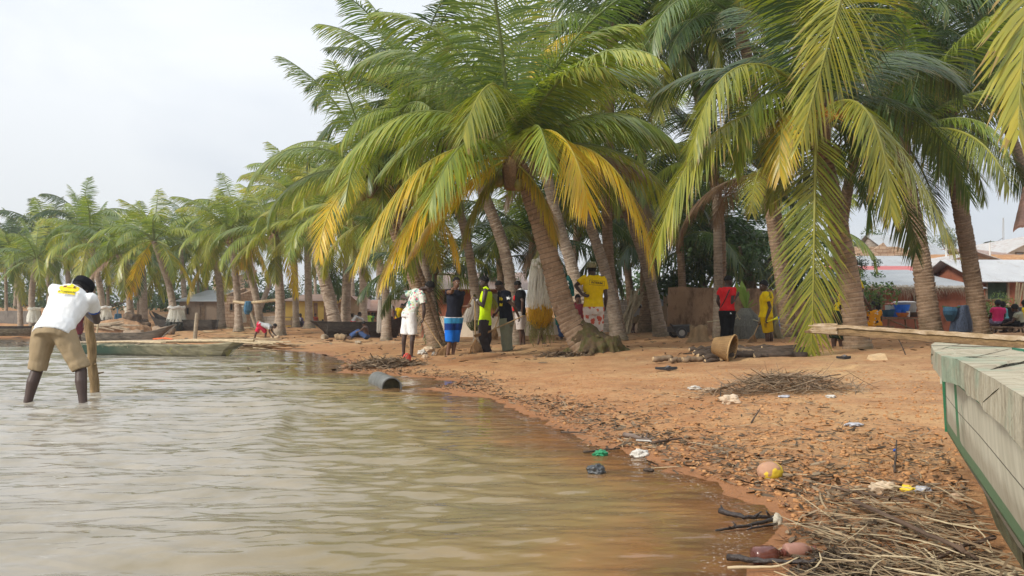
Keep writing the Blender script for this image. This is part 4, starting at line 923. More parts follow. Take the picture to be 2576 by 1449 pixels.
CAMO = floral('camo', (.22, .21, .12), [((.11, .12, .06), .36, .5), ((.33, .29, .19), .28, 2.)], 20.)
PLAID = floral('plaid', (.55, .50, .47), [((.36, .30, .28), .30, .2)], 14.)
# ---- the man bending over a post in the water
cA = Crop(60, 1080, 400, 966); Ym = 7.9; q = cA.p
m = Person(q(640, 205, Ym + .50), q(585, 185, Ym + .34), q(375, 590, Ym + .05), 8,
           [(q(500, 330, Ym + .62), q(690, 392, Ym + .93)), (q(790, 492, Ym + .60), q(668, 398, Ym + .90))],
           [(q(215, 965, Ym + .06), q(95, 1390, Ym - .02)), (q(640, 955, Ym + .06), q(668, 1390, Ym - .02))],
           face=(.25, .8, -.62), size=1.04, skin=2, vox=.0085, label='man in white tee and rolled khaki trousers bending over a post, shin-deep in water', axis=(-1, .05, .24), build=1.12, toes=[(-.3, 1, 0), (.2, 1, 0)], spread=.10)
m.body([((.8, .3, .1), (0, 0, -1), .5), ((-.9, .3, .05), (0, 0, -1), .5)]); sh = m.top(WHITE, .44, .016, -.10, disp=.009, name='tee_shirt')
m.bottom(KHAKI, 1.0, .010, .0, 'rolled_trousers', .02, .010, .014); m.hair(.010, -.2)
m.cap(BLACK, None, 'cap', tall=1.05); mb = MB(); f = m.face; u = m.hu; l = u.cross(f); c = m.H - f * .10 + u * .03
mb.tube([c + l * .06 + f * .03, c + l * .02, c - l * .03, c - l * .06 + f * .035], .012, 6, flat=.5); mb.build('cap_strap', M_BLUE, m.root)
# sleeve hem of a dark blue undershirt on the near arm, belt loops and a back pocket
E, W_ = m.arms[1]; S_ = m.S[1]; mb = MB(); mb.tube([S_.lerp(E, .40), S_.lerp(E, .52)], [.062, .059], 14); mb.build('undershirt_sleeve', M_BLUE, m.root)
tr = [o for o in m.root.children if o.name.startswith('rolled_trousers')][0]
for zx, zy in ((268, 455), (378, 458)):
    emblem(m.root, [(-.008, -.028), (.008, -.028), (.008, .028), (-.008, .028)], q(zx, zy, Ym - .3), Vector((1, 0, .2)), Vector((.25, 0, 1)), tr, (0, 1, 0), mat('cloth_loop', (.17, .125, .075), .9), 'belt_loop', .007)
emblem(m.root, [(-.07, -.012), (.075, -.03), (.075, -.014), (-.07, .006)], q(410, 545, Ym - .3), Vector((1, 0, 0)), Vector((0, 0, 1)), tr, (0, 1, 0), mat('cloth_loop', (.17, .125, .075), .9), 'pocket_welt', .004)
d = Vector((-.1, 1, -.2)); uu = Vector((1, 0, -.10)).normalized(); vv = Vector((.16, .35, 1)).normalized()
ov = [(.098 * math.copysign(abs(math.cos(a)) ** .7, math.cos(a)), .042 * math.copysign(abs(math.sin(a)) ** .8, math.sin(a))) for a in [2 * math.pi * k / 28 for k in range(28)]]
o0 = q(527, 172, Ym - .25); emblem(m.root, ov, o0, uu, vv, sh, d, M_PRINTY, 'shirt_emblem', .004)
emblem(m.root, [(-.075, -.044), (.095, -.052), (.09, -.028), (-.08, -.02)], q(500, 185, Ym - .25), uu, vv, sh, d, M_PRINTY, 'shirt_emblem', .0045)
for sx, sg in ((-.047, 1), (.052, -1)):
    emblem(m.root, [(sx - .018, -.012), (sx + .014, -.010), (sx + .018 * sg, .012), (sx - .012 * sg, .008)], o0 + vv * .010, uu, vv, sh, d, mat('print_brown', (.16, .07, .03), .8), 'shirt_print', .007)
emblem(m.root, [(-.028, -.004), (.03, -.006), (.03, .001), (-.028, .003)], o0 + vv * .004, uu, vv, sh, d, mat('print_ochre', (.42, .27, .02), .8), 'shirt_print', .007)
lettering(m.root, 'ATONHOUN', .028, q(500, 211, Ym - .25), uu, vv, sh, d, mat('print_olive', (.20, .19, .03), .8), 'shirt_lettering', .008, 0, .001)
lettering(m.root, 'Edition', .036, q(530, 243, Ym - .25), uu, vv, sh, d, M_PRINTG, 'shirt_lettering', .006, .3)
emblem(m.root, [(-.035, -.003), (.035, -.007), (.035, -.003), (-.035, .002)], q(415, 222, Ym - .25), uu, vv, sh, d, M_PRINTG, 'shirt_print', .006)

# ---- the post he leans on
M_LOG = mat('weathered_log', (.24, .165, .085), .9, .45, 7., .6, .2, (4, 4, .7)); M_CUT = mat('cut_wood', (.42, .30, .17), .9, .2, 20)
b = q(770, 1185, 9.0); tp = q(712, 410, 8.86); po = empty('wooden_post', (b.x, b.y, tz(b.x, b.y)), 'rough wooden post standing in the water under the bending man', 'post'); mb = MB()
pts = [Vector((b.x + .01, b.y, -.6))] + [b.lerp(tp, k / 8) + Vector((math.sin(k * 1.7) * .008, 0, 0)) for k in range(9)]; mb.tube(pts, [.052, .05, .049, .052, .046, .047, .051, .048, .046, .045], 12)
mb.tube([b.lerp(tp, .23), b.lerp(tp, .235) + Vector((.11, .02, .02))], [.016, .006], 6); mb.tube([b.lerp(tp, .35), b.lerp(tp, .36) + Vector((.055, -.03, .0))], [.02, .012], 6); mb.build('post_shaft', M_LOG, po, smooth=True)

# ---- group of men with brooms
cF = Crop(1550, 1080, 250, 953); cG = Crop(1750, 1080, 400, 1525); cY = Crop(2220, 1040, 240, 869); cR = Crop(2600, 950, 800, 2108); cN = Crop(2000, 950, 800, 2108); cL = Crop(900, 1050, 700, 2576); cT = Crop(3300, 800, 796, 1648); cW = Crop(3700, 1080, 396, 1793)
MEN = 'men standing with brooms by the water'
def fixfeet(zy_list): return zy_list
M_STICK = mat('broom_stick', (.36, .24, .12), .85, .3, 12, .3); M_BROOM = mat('broom_bristles', (.30, .18, .09), .95, .4, 60, .5, .1, (1, 1, .1))
def broom(label, a, b, tip, w_, seed, long=True, r=.013):
    """stick a-b and a fan of stiff leaf ribs from b to tip"""
    a, b, tip = Vector(a), Vector(b), Vector(tip); root = empty('broom', b, label, 'broom'); mb = MB(); rg = random.Random(seed)
    mb.tube([a, a.lerp(b, .35) + Vector((.008, 0, 0)), a.lerp(b, .7) - Vector((.006, 0, 0)), b], [r * .9, r, r * 1.05, r * 1.1], 8); mb.build('broom_stick', M_STICK, root)
    d = (tip - b); sd = d.cross(Vector((0, 1, 0))).normalized(); mb = MB()
    for k in range(110):
        x = rg.uniform(-1, 1); e = b + d * rg.uniform(.9, 1.03) * (1 - .06 * x * x) + sd * x * w_ + Vector((0, rg.uniform(-.05, .05), 0)); s_ = b - d * .12 + sd * x * .02
        mb.tube([s_, s_.lerp(e, .5) + sd * x * w_ * .12, e], [.004, .0045, .0025], 4)
    mb.tube([b - d * .16, b - d * .02, b + d * .1], [.018, .024, .026], 8); mb.build('bristles', M_BROOM, root); return root
# floral shirt
Y0 = 17.4; q = cF.p
p = Person(q(640, 265, Y0 + .05), q(490, 300, Y0 + .05), q(335, 670, Y0), 55, [(q(215, 410, Y0 + .35), q(315, 440, Y0 + .10)), (q(560, 615, Y0 - .18), q(545, 735, Y0 - .12))],
           [(q(262, 1000, Y0 + .06), q(245, 1265, Y0 + .10)), (q(388, 1000, Y0 - .05), q(365, 1305, Y0 - .05))], face=(.86, .12, -.55), skin=2, label='man in floral tee and white shorts stooping with a broom at the water edge', group=MEN, toes=[(.4, .9, 0), (1, -.15, 0)])
p.body([((.9, -.2, -.1), (0, -1, 0), .3), ((-.2, 0, -1), (-1, 0, 0), .9)]); p.top(FLORAL, .62, .026, -.12, 'floral_shirt', disp=.012, hem=.01); p.bottom(WHITE, .95, .022, .012, 'white_shorts', .06, .010); p.hair(.014, -.1, puff=(1.02, 1.02, 1.1)); p.eyes(); p.sandal(1, BLACK)
broom('long broom in the hands of the stooping floral shirt man', q(465, 640, Y0 - .12), q(840, 1190, Y0 - .1), q(840, 1345, Y0 - .05), .22, 1)
# boy in navy
Y0 = 17.2; q = cG.p
p = Person(q(290, 190, Y0 - .02), q(272, 305, Y0), q(246, 735, Y0), 158, [(q(362, 560, Y0 + .06), q(440, 555, Y0 - .10)), (q(225, 335, Y0 - .28), q(232, 285, Y0 - .52))],
           [(q(262, 1085, Y0 + .06), q(232, 1315, Y0 + .02)), (q(190, 1085, Y0 - .04), q(148, 1320, Y0 - .04))], face=(.42, -.9, -.05), skin=1, label='young man in navy sleeveless top and blue banded shorts pointing at the viewer', group=MEN, toes=[(.8, -.6, 0), (-.5, -.8, 0)])
p.body([((.7, -.1, .15), (0, -1, 0), .9), ((0, -1, .10), (0, 0, -1), .45)]); p.top(NAVY, .12, .022, .03, 'sleeveless_top', 1., .010)
z0 = p.root.location.z
def bz(zy): return cG.p(0, zy, Y0).z - z0
# banded board shorts: the bands are printed on the cloth
zb = [bz(1090), bz(920), bz(815), bz(735), bz(722), bz(712), bz(704), bz(690)]; SH = 1.4
t = NT('cloth_banded'); x = t.n('ShaderNodeSeparateXYZ', i_0=t.coord('Object')).outputs['Z']; c = t.ramp(t.math('DIVIDE', x, SH), [(0, (.012, .14, .58)), (zb[1] / SH, (.010, .035, .17)), (zb[2] / SH, (.04, .24, .46)), (zb[3] / SH, (.55, .55, .58)), (zb[4] / SH, (.02, .03, .08)), (zb[5] / SH, (.6, .6, .62)), (zb[6] / SH, (.03, .03, .06))], 'CONSTANT')
p.bottom(t.done(t.bsdf(c, .85, t.bump(t.noise(t.coord('Object'), 60., 3), .2), .15)), 1.06, .026, .012, 'board_shorts', .06, .009); p.hair(.004, -.05); p.eyes()
broom('broom held upright by the young man in navy top', q(545, 395, Y0 - .05), q(310, 810, Y0 + .36), q(240, 960, Y0 + .4), .05, 2)
broom('short hand broom with fanned bristles standing beside bare feet', q(150, 1130, Y0 + .1), q(125, 1180, Y0 + .1), q(75, 1345, Y0 + .05), .13, 3)
# lime vest
Y0 = 17.9
p = Person(q(712, 178, Y0), q(752, 290, Y0 + .02), q(722, 785, Y0), -82, [(q(692, 565, Y0 - .26), q(608, 462, Y0 - .16)), (q(650, 545, Y0 + .22), q(590, 430, Y0 + .06))],
           [(q(695, 1035, Y0 - .10), q(788, 1295, Y0 - .06)), (q(760, 1035, Y0 + .08), q(705, 1300, Y0 + .08))], face=(-.95, -.10, -.08), skin=2, label='man in lime yellow vest and dark trousers leaning both hands on a broom', group=MEN, toes=[(-.9, -.4, 0), (-1, -.2, 0)])
p.body([((-.7, .1, .6), (.3, .4, -.2), .9), ((-.5, -.2, .7), (.4, -.5, 0), .9)]); p.top(LIME, .45, .022, -.14, 'lime_vest', 1., .010, True, .012); p.bottom(CHAR, 1.93, .026, .006, 'trousers', .05, .012); p.hair(.012, -.08, puff=(1, 1, 1.06)); p.eyes()
mb = MB(); mb.tube([q(600, 455, Y0 - .16), q(612, 468, Y0 - .17)], .031, 10); mb.build('wristwatch', mat('steel', (.5, .5, .5), .3, .1), p.root); p.sandal(1, GREENC)
broom('upright broom under the folded hands of the man in lime vest', q(562, 425, Y0 - .05), q(582, 1090, Y0 - .12), q(592, 1275, Y0 - .12), .16, 4)
# navy tee with a star
Y0 = 18.3
p = Person(q(938, 245, Y0 - .03), q(1015, 315, Y0), q(1048, 760, Y0), -62, [(q(1165, 545, Y0 - .20), q(1242, 715, Y0 - .06)), (q(935, 590, Y0 + .22), q(885, 665, Y0 + .10))],
           [(q(1035, 1010, Y0 - .10), q(1050, 1245, Y0 - .10)), (q(1065, 1010, Y0 + .10), q(1085, 1240, Y0 + .08))], face=(-.86, -.25, -.42), skin=0, build=1.08, label='man in navy tee with white star on the sleeve and sage trousers', group=MEN, toes=[(-1, -.2, 0), (-1, -.2, 0)])
p.body([((.2, .1, -1), (-.8, 0, -.2), .9), ((-.6, 0, -.6), (.5, -.5, 0), .7)]); sh = p.top(NAVY, .62, .028, -.10, 'navy_tee', 1., .012, False, .012); p.bottom(SAGE, 1.95, .032, .014, 'sage_trousers', .05, .012); p.hair(.003, -.05); p.eyes(); p.sandal(0, BLACK); p.sandal(1, BLACK)
st = [(.055 * (1 if k % 2 == 0 else .42) * math.sin(k * math.pi / 5), .055 * (1 if k % 2 == 0 else .42) * math.cos(k * math.pi / 5)) for k in range(10)]
emblem(p.root, st, q(1085, 425, Y0 - .6), Vector((1, 0, -.1)), Vector((.1, 0, 1)), sh, (0, 1, 0), M_PRINTW, 'sleeve_star', .006)
for zx, zy, s_, w_ in ((965, 440, 'No', .10), (965, 530, 'life!', .085)): lettering(p.root, s_, w_, q(zx + 3, zy, Y0 - .6), Vector((.55, -.3, 0)), Vector((0, 0, 1)), sh, Vector((.25, 1, 0)), M_PRINTY, 'shirt_lettering', .006, .1, .004)
broom('two thin sticks of a broom held level behind the navy tee man', q(1305, 700, Y0 - .16), q(775, 945, Y0 - .5), q(560, 1010, Y0 - .6), .03, 5)
broom('short broom hanging from the front hand of the navy tee man', q(938, 680, Y0 + .1), q(878, 900, Y0 + .25), q(835, 1060, Y0 + .3), .15, 6)
# black jersey
Y0 = 21
p = Person(q(1222, 235, Y0 - .02), q(1268, 305, Y0), q(1262, 655, Y0), -70, [(q(1300, 480, Y0 - .28), q(1290, 600, Y0 - .2)), (q(1175, 480, Y0 + .16), q(1165, 600, Y0 - .05))],
           [(q(1262, 920, Y0 - .08), q(1270, 1165, Y0 - .05)), (q(1290, 915, Y0 + .10), q(1325, 1150, Y0 + .12))], face=(-.9, .15, -.3), skin=0, label='man in black and red jersey with pale plaid shorts beside the hanging net', group=MEN, toes=[(-1, -.3, 0), (-.4, -.9, 0)])
p.body(); p.top(BLACK, .7, .026, -.10, 'black_jersey', 1., .010); p.bottom(PLAID, .95, .024, .010, 'plaid_shorts', .06); p.hair(.006, -.1)
mb = MB(); mb.tube([q(1188, 400, Y0 + .14), q(1180, 460, Y0 + .1)], .05, 10); mb.build('red_sleeve', RED, p.root); mb = MB(); mb.tube([q(1165, 570, Y0 - .08), q(1168, 625, Y0 - .1)], [.05, .04], 8); mb.build('red_side_panel', RED, p.root)
mb = MB(); mb.tube([q(1225, 310, Y0 - .07), q(1270, 292, Y0 - .09), q(1315, 300, Y0 - .03)], [.022, .03, .02], 8, flat=.4); mb.build('white_collar', WHITE, p.root)
# yellow shirt
Y0 = 16.4; q = cY.p
p = Person(q(527, 142, Y0 + .03), q(557, 222, Y0), q(560, 700, Y0), -6, [(q(298, 372, Y0 - .03), q(395, 500, Y0 - .16)), (q(738, 525, Y0 + .02), q(728, 665, Y0 + .10))],
           [(q(515, 1035, Y0 + .02), q(478, 1345, Y0)), (q(625, 1035, Y0 + .06), q(640, 1330, Y0 + .1))], face=(-.35, .93, .05), skin=2, build=1.12, size=1.06, label='broad man in yellow tee and red-flowered shorts seen from behind, hand on his back', group=MEN, toes=[(-1, .1, 0), (.3, 1, 0)])
p.body([((.9, -.15, -.25), (0, -1, .1), .35), None]); sh = p.top(YELLOW, .62, .024, -.06, 'yellow_tee', 1., .013, False, .006); p.bottom(REDFLOWER, .98, .024, .012, 'flowered_shorts', .06, .012); p.hair(.002, -.2); p.cap(CAMO, CAMO, 'camouflage_cap', tall=1.25); p.sandal(0, M_BLUE)
o0 = q(607, 333, Y0 - .5); uu = Vector((1, 0, -.10)).normalized(); vv = Vector((.1, 0, 1)).normalized()
lettering(p.root, 'INTERIM', .058, o0, uu * 1.05, vv, sh, (0, 1, 0), M_INK, 'shirt_lettering', .006, 0, .0015)
for a in ([(-.155, .042), (.155, .042), (.155, .047), (-.155, .047)], [(-.155, -.047), (.155, -.047), (.155, -.042), (-.155, -.042)], [(-.155, -.047), (-.15, -.047), (-.15, .047), (-.155, .047)], [(.15, -.047), (.155, -.047), (.155, .047), (.15, .047)]):
    emblem(p.root, a, o0, uu, vv, sh, (0, 1, 0), M_INK, 'print_frame', .006)
# bare legs seen beside him
Y0 = 18.2
p = Person(q(330, 560, Y0), q(340, 640, Y0), q(375, 940, Y0), 175, [(q(300, 800, Y0), q(300, 900, Y0)), (q(360, 560, Y0 + .1), q(375, 660, Y0))], [(q(380, 1130, Y0 - .02), q(385, 1270, Y0)), (q(335, 1130, Y0 + .1), q(330, 1240, Y0 + .1))], skin=1, size=.82, vox=.012, label='youngster half hidden behind the leaning trunk, only feet and elbow showing', group=MEN, toes=[(-.8, -.5, 0), (-.8, -.5, 0)])
p.body(); p.top(DKRED, .4, .02); p.bottom(BLACK, .9, .03, .01, 'shorts'); p.hair()
# red shirt
Y0 = 19; q = cR.p
p = Person(q(828, 455, Y0), q(812, 522, Y0), q(815, 785, Y0), 42, [(q(712, 670, Y0 + .12), q(745, 745, Y0 + .3)), (q(862, 690, Y0 - .16), q(918, 615, Y0 + .06))],
           [(q(790, 950, Y0 + .03), q(775, 1105, Y0)), (q(838, 950, Y0), q(838, 1105, Y0 - .05))], face=(.95, .25, -.05), skin=2, label='man in red tee with a dark shoulder strap and black trousers, back turned', group='people talking among the palms', toes=[(.6, .7, 0), (.7, .6, 0)])
p.body([None, ((.5, .3, .8), None, .5)]); p.top(RED, .48, .024, -.06, 'red_tee', 1., .010); p.bottom(BLACK, 1.95, .026, .008, 'black_trousers', .05); p.hair(.008, -.1)
mb = MB(); mb.strip([q(850, 525, Y0 - .02), q(838, 550, Y0 - .16), q(800, 640, Y0 - .22), q(750, 730, Y0 - .17), q(735, 745, Y0 - .05)], .05, (.8, 0, .5)); mb.build('shoulder_strap', mat('strap', (.03, .02, .018), .8), p.root)
mb = MB(); mb.box(q(852, 797, Y0 - .17), .035, .01, .04); mb.build('pocket_patch', WHITE, p.root)
# yellow kit
Y0 = 18
p = Person(q(1195, 510, Y0), q(1232, 572, Y0), q(1222, 840, Y0), -62, [(q(1268, 740, Y0 - .17), q(1228, 850, Y0 - .22)), (q(1180, 740, Y0 + .2), q(1165, 880, Y0 + .05))],
           [(q(1235, 1010, Y0 - .05), q(1230, 1150, Y0 - .05)), (q(1262, 1005, Y0 + .1), q(1285, 1150, Y0 + .1))], face=(-.9, -.3, -.02), skin=0, label='person in yellow football kit holding a yellow horn and a broom', group='people talking among the palms', toes=[(-1, -.3, 0), (-1, -.2, 0)])
p.body([((-.2, -.1, -1), (.8, 0, 0), .85), ((-.3, -.3, -.8), None, .8)]); p.top(YELLOW, .55, .034, -.03, 'yellow_jersey', 1., .012, False, .012); p.bottom(cloth('deep_yellow', (.62, .40, .006)), .95, .018, .010, 'yellow_shorts', .06); p.hair(.010, -.1); p.eyes()
for k in range(3):
    mb = MB(); mb.tube([q(1250 + k * 9, 575, Y0 - .12), q(1262 + k * 9, 615, Y0 - .21), q(1270 + k * 7, 640, Y0 - .23)], .005, 4); mb.build('sleeve_stripe', M_INK, p.root)
    mb = MB(); mb.tube([q(1205 + k * 9, 905, Y0 - .17), q(1212 + k * 9, 950, Y0 - .18)], .004, 4); mb.build('shorts_stripe', M_INK, p.root)
h = empty('plastic_horn', q(1235, 885, Y0 - .25), 'yellow plastic horn in the hand of the person in yellow kit', 'horn'); mb = MB(); a, b = q(1232, 888, Y0 - .27), q(1345, 850, Y0 - .3); mb.tube([a, a.lerp(b, .6), a.lerp(b, .85), b], [.010, .018, .028, .048], 12); mb.build('horn_tube', mat('yellow_plastic', (.72, .70, .02), .4, .1), h, smooth=True)
broom('worn broom lowered by the person in yellow kit', q(1160, 870, Y0 + .02), q(1095, 1040, Y0 - .05), q(1065, 1150, Y0 - .05), .14, 7)
# people near the right palm
Y0 = 15.1; q = cT.p
p = Person(q(235, 545, Y0), q(228, 615, Y0 + .02), q(140, 930, Y0), 150, [(q(310, 800, Y0 - .1), q(352, 865, Y0 - .05)), (q(120, 760, Y0), q(110, 880, Y0))], [(q(140, 1130, Y0 - .02), q(135, 1262, Y0)), (q(80, 1125, Y0 + .03), q(75, 1258, Y0 + .03))],
           face=(.3, -.9, -.1), skin=0, label='person in yellow patterned tee leaning behind the right palm, arm and shins showing', group='people talking among the palms', toes=[(.6, -.8, 0), (-.2, -1, 0)])
p.body(); p.top(floral('yellow_print', (.62, .46, .02), [((.05, .03, .02), .3, .6)], 9), .55, .03, -.1, 'patterned_tee'); p.bottom(DKGREEN, 1.15, .03, .012, 'long_shorts'); p.hair(); p.sandal(0, BLACK)
def seated(label, hd, nk, w_, Y0, yaw, top, bot, seat_px, skin=0, size=1., face=None, group=None, q=q, tname='blouse', bname='wrap_skirt'):
    W = q(*w_, Y0); f = ylook(yaw); g = tz(W.x, W.y); s_ = size; ax = Vector((-f.y, f.x, 0)); K = [W + f * .42 * s_ + ax * .12 * k + Vector((0, 0, .0)) for k in (1, -1)]; A = [Vector((k.x, k.y, max(g + .09, k.z - .45 * s_))) + f * .04 for k in K]
    N = q(*nk, Y0); S = [N - Vector((0, 0, .05)) + ax * .18 * s_ * k for k in (1, -1)]
    p = Person(q(*hd, Y0 + .02), N, W, yaw, [(S[i] + Vector((0, 0, -.27 * s_)) + f * .08 + ax * .05 * (1 - 2 * i), S[i] + Vector((0, 0, -.36 * s_)) + f * .32) for i in (0, 1)], [(K[0], A[0]), (K[1], A[1])], face=face or f, skin=skin, size=size, vox=.012, label=label, group=group)
    p.body(); p.top(top, .5, .026, -.12, tname); p.bottom(bot, 1.5, .035, .02, bname, .08); p.hair(.016, -.15, puff=(1.08, 1.05, 1.1)); return p
SIT = 'people sitting by the stall tables'
seated('woman in orange and black print dress sitting with her back turned by the basins', (405, 872), (405, 910), (415, 1025), 26, 18, WAXPRINT, WAXPRINT, None, group=SIT)
seated('woman in pink top and purple wrap sitting on a bench', (1320, 612), (1330, 672), (1315, 935), 27, 10, cloth('pink', (.55, .03, .13)), PURPLEP, None, group=SIT, q=cW.p, tname='pink_top')
seated('person in teal top behind the woman in pink', (1400, 640), (1425, 690), (1440, 880), 27.9, -15, TEAL, CHAR, None, group=SIT, q=cW.p, tname='teal_top')
seated('person in olive grey shirt hunched on the bench at the right edge', (1620, 690), (1680, 760), (1722, 960), 26.6, -40, OLIVE, BLACK, None, group=SIT, q=cW.p, tname='grey_shirt')
seated('person in mustard yellow top at the right edge behind the hunched one', (1800, 610), (1790, 680), (1790, 900), 28, 0, YELLOW, CHAR, None, group=SIT, q=cW.p, tname='yellow_top')
# ---- people further off
def standing(label, hd, nk, w_, feet, Y0, yaw, q, top=None, bot=None, tsl=.45, blen=1.9, skin=0, size=1., vox=.018, arms=None, bend=0, tank=False, group=None, face=None, tname='shirt', bname='trousers', hat=None, knees=None):
    N = q(*nk, Y0); W = q(*w_, Y0); f = ylook(yaw); ax = Vector((-f.y, f.x, 0)); s_ = size; A = [q(*feet[0], Y0), q(*feet[1], Y0 + .1)]; J = [W + ax * .09 * s_, W - ax * .09 * s_]
    K = [q(*knees[i], Y0 + .1 * i) for i in (0, 1)] if knees else [(J[i] + A[i]) / 2 + f * .03 for i in (0, 1)]; up_ = (N - W).normalized(); S = [N - up_ * .05 + ax * .18 * s_ * k for k in (1, -1)]
    if arms is None: ar = [(S[i] + Vector((0, 0, -.28 * s_)) + ax * .06 * (1 - 2 * i), S[i] + Vector((0, 0, -.52 * s_)) + f * .10 * s_) for i in (0, 1)]
    else: ar = [(q(*a[0], Y0 + a[2]), q(*a[1], Y0 + a[2])) for a in arms]
    p = Person(q(*hd, Y0), N, W, yaw, ar, [(K[0], A[0]), (K[1], A[1])], face=face or f, skin=skin, size=size, vox=vox, label=label, group=group)
    p.body()
    if top: p.top(top, tsl, .024, -.1, tname, 1., .008, tank)
    if bot: p.bottom(bot, blen, .028, .01, bname, .06)
    p.hair(.008, -.1)
    if hat: p.cap(hat, hat)
    return p
FAR = 'people further along the shore'
standing('man in white vest and dark trousers standing with a net by the canoe', (2422, 572), (2425, 628), (2405, 800), ((2372, 1055), (2440, 1045)), 37, 160, cL.p, WHITE, CHAR, skin=0, tank=True, group=FAR, tname='white_vest', hat=CHAR, face=(-.4, -.9, 0))
standing('person in yellow and red jersey bending behind the man in white vest', (1712, 780), (1690, 800), (1672, 905), ((1672, 1060), (1695, 1065)), 39, 150, Crop(900, 900, 800, 1932).p, YELLOW, RED, blen=.9, size=.9, group=FAR, tname='yellow_jersey', bname='red_shorts')
standing('man in grey tee and pink-red shorts bending far down beside the small dog', (735, 935), (690, 955), (515, 910), ((430, 1140), (590, 1160)), 39, 88, cL.p, GREYT, PINKRED, blen=.95, arms=[((690, 1010), (748, 1075), .1), ((650, 1020), (692, 1085), -.1)], knees=((462, 1030), (605, 1030)), group=FAR, tname='grey_tee', bname='pink_shorts', face=(.8, 0, -.6), size=1.0)
standing('man in pale hooded top and red shorts bending behind the long canoe', (1985, 762), (1950, 785), (1890, 870), ((1880, 1010), (1910, 1010)), 42, 75, cL.p, GREYT, RED, tsl=1.8, blen=.95, arms=[((1935, 850), (1935, 940), .1), ((2020, 840), (2040, 900), -.1)], group=FAR, tname='grey_top', bname='red_shorts')
standing('man without shirt in blue jeans sitting on the sand against the canoe', (2048, 905), (2060, 940), (2085, 1085), ((1850, 1105), (1835, 1085)), 36, -75, cL.p, None, JEANS, arms=[((2000, 1000), (1960, 1020), -.1), ((2030, 1010), (1980, 1010), .2)], knees=((1965, 1005), (1935, 1020)), group=FAR, bname='blue_jeans', skin=0, face=(-.8, 0, -.5))
standing('child in lime green tee and shorts standing by the rusty house', (2120, 752), (2120, 780), (2116, 862), ((2105, 930), (2128, 930)), 49, 0, cL.p, GREENC, GREENC, blen=.9, size=.8, vox=.02, group=FAR, tname='green_tee', bname='shorts')
standing('child in darker green stretching an arm out beside the lime green child', (2172, 760), (2170, 785), (2160, 870), ((2145, 930), (2160, 930)), 49.5, 60, cL.p, cloth('mid_green', (.06, .25, .07)), CHAR, blen=.9, size=.8, vox=.02, arms=[((2150, 830), (2150, 860), .2), ((2210, 820), (2238, 852), -.1)], group=FAR, tname='green_tee', bname='shorts')
standing('small child in rust red standing before the yellow house', (1330, 772), (1332, 798), (1332, 860), ((1322, 922), (1340, 922)), 52, 150, cL.p, cloth('rust', (.30, .06, .03)), cloth('rust', (.30, .06, .03)), blen=.9, size=.75, vox=.02, group=FAR, bname='shorts')
standing('small child without shirt sitting before the yellow house', (1436, 855), (1432, 880), (1418, 920), ((1365, 932), (1375, 932)), 52, -80, cL.p, None, WHITE, blen=.8, size=.7, vox=.02, knees=((1395, 905), (1400, 908)), group=FAR, bname='shorts')
standing('person in white tee sitting in the shade between palms by the yellow house', (1075, 775), (1078, 805), (1085, 880), ((1115, 935), (1120, 935)), 50, 60, cL.p, WHITE, CHAR, size=1, vox=.02, knees=((1120, 885), (1125, 890)), group=FAR, tname='white_tee')
standing('person in purple sitting beside the one in white tee by the yellow house', (1110, 778), (1118, 810), (1125, 880), ((1150, 935), (1155, 935)), 50.5, 60, cL.p, PURPLE, PURPLE, size=1, vox=.02, knees=((1158, 885), (1160, 890)), group=FAR, tname='purple_top')
standing('youngster in wine red half hidden behind the leaning wooden post', (625, 395), (622, 432), (622, 560), ((610, 690), (640, 690)), 36, 140, cA.p, DKRED, DKRED, blen=.9, size=.85, vox=.016, group=FAR, tname='wine_shirt', bname='wine_shorts')
standing('man in grey white tee and khaki shorts leaning on an upright palm', (1447, 650), (1440, 690), (1418, 825), ((1388, 985), (1412, 985)), 32, 172, cN.p, GREYT, KHAKI, blen=.95, arms=[((1480, 740), (1415, 712), -.25), ((1395, 745), (1400, 705), -.25)], group=FAR, tname='grey_tee', bname='khaki_shorts', face=(-.3, -.9, -.3))
standing('person in dark jeans hidden behind the leaning trunk and teal net', (660, 640), (655, 700), (650, 850), ((640, 1055), (655, 1058)), 26, 170, cN.p, CHAR, JEANS, group=FAR, tname='dark_shirt')
standing('person in pale shorts hidden behind the leaning trunk', (745, 660), (745, 720), (745, 870), ((715, 1055), (768, 1060)), 26.5, 170, cN.p, DKRED, PLAID, blen=.95, group=FAR, tname='red_shirt', bname='pale_shorts')
standing('person hidden behind the big hanging net, feet in sandals showing below', (440, 560), (430, 620), (425, 830), ((398, 1125), (462, 1100)), 20.6, 160, cN.p, OLIVE, CHAR, blen=.95, group=FAR, vox=.012, tname='olive_shirt', bname='shorts')
standing('person in dark blue sitting half hidden behind the hanging palm frond', (1400, 790), (1405, 830), (1410, 960), ((1480, 1010), (1470, 1020)), 22, 60, cR.p, M_BLUE, CHAR, knees=((1460, 950), (1470, 960)), group=FAR, tname='blue_shirt')
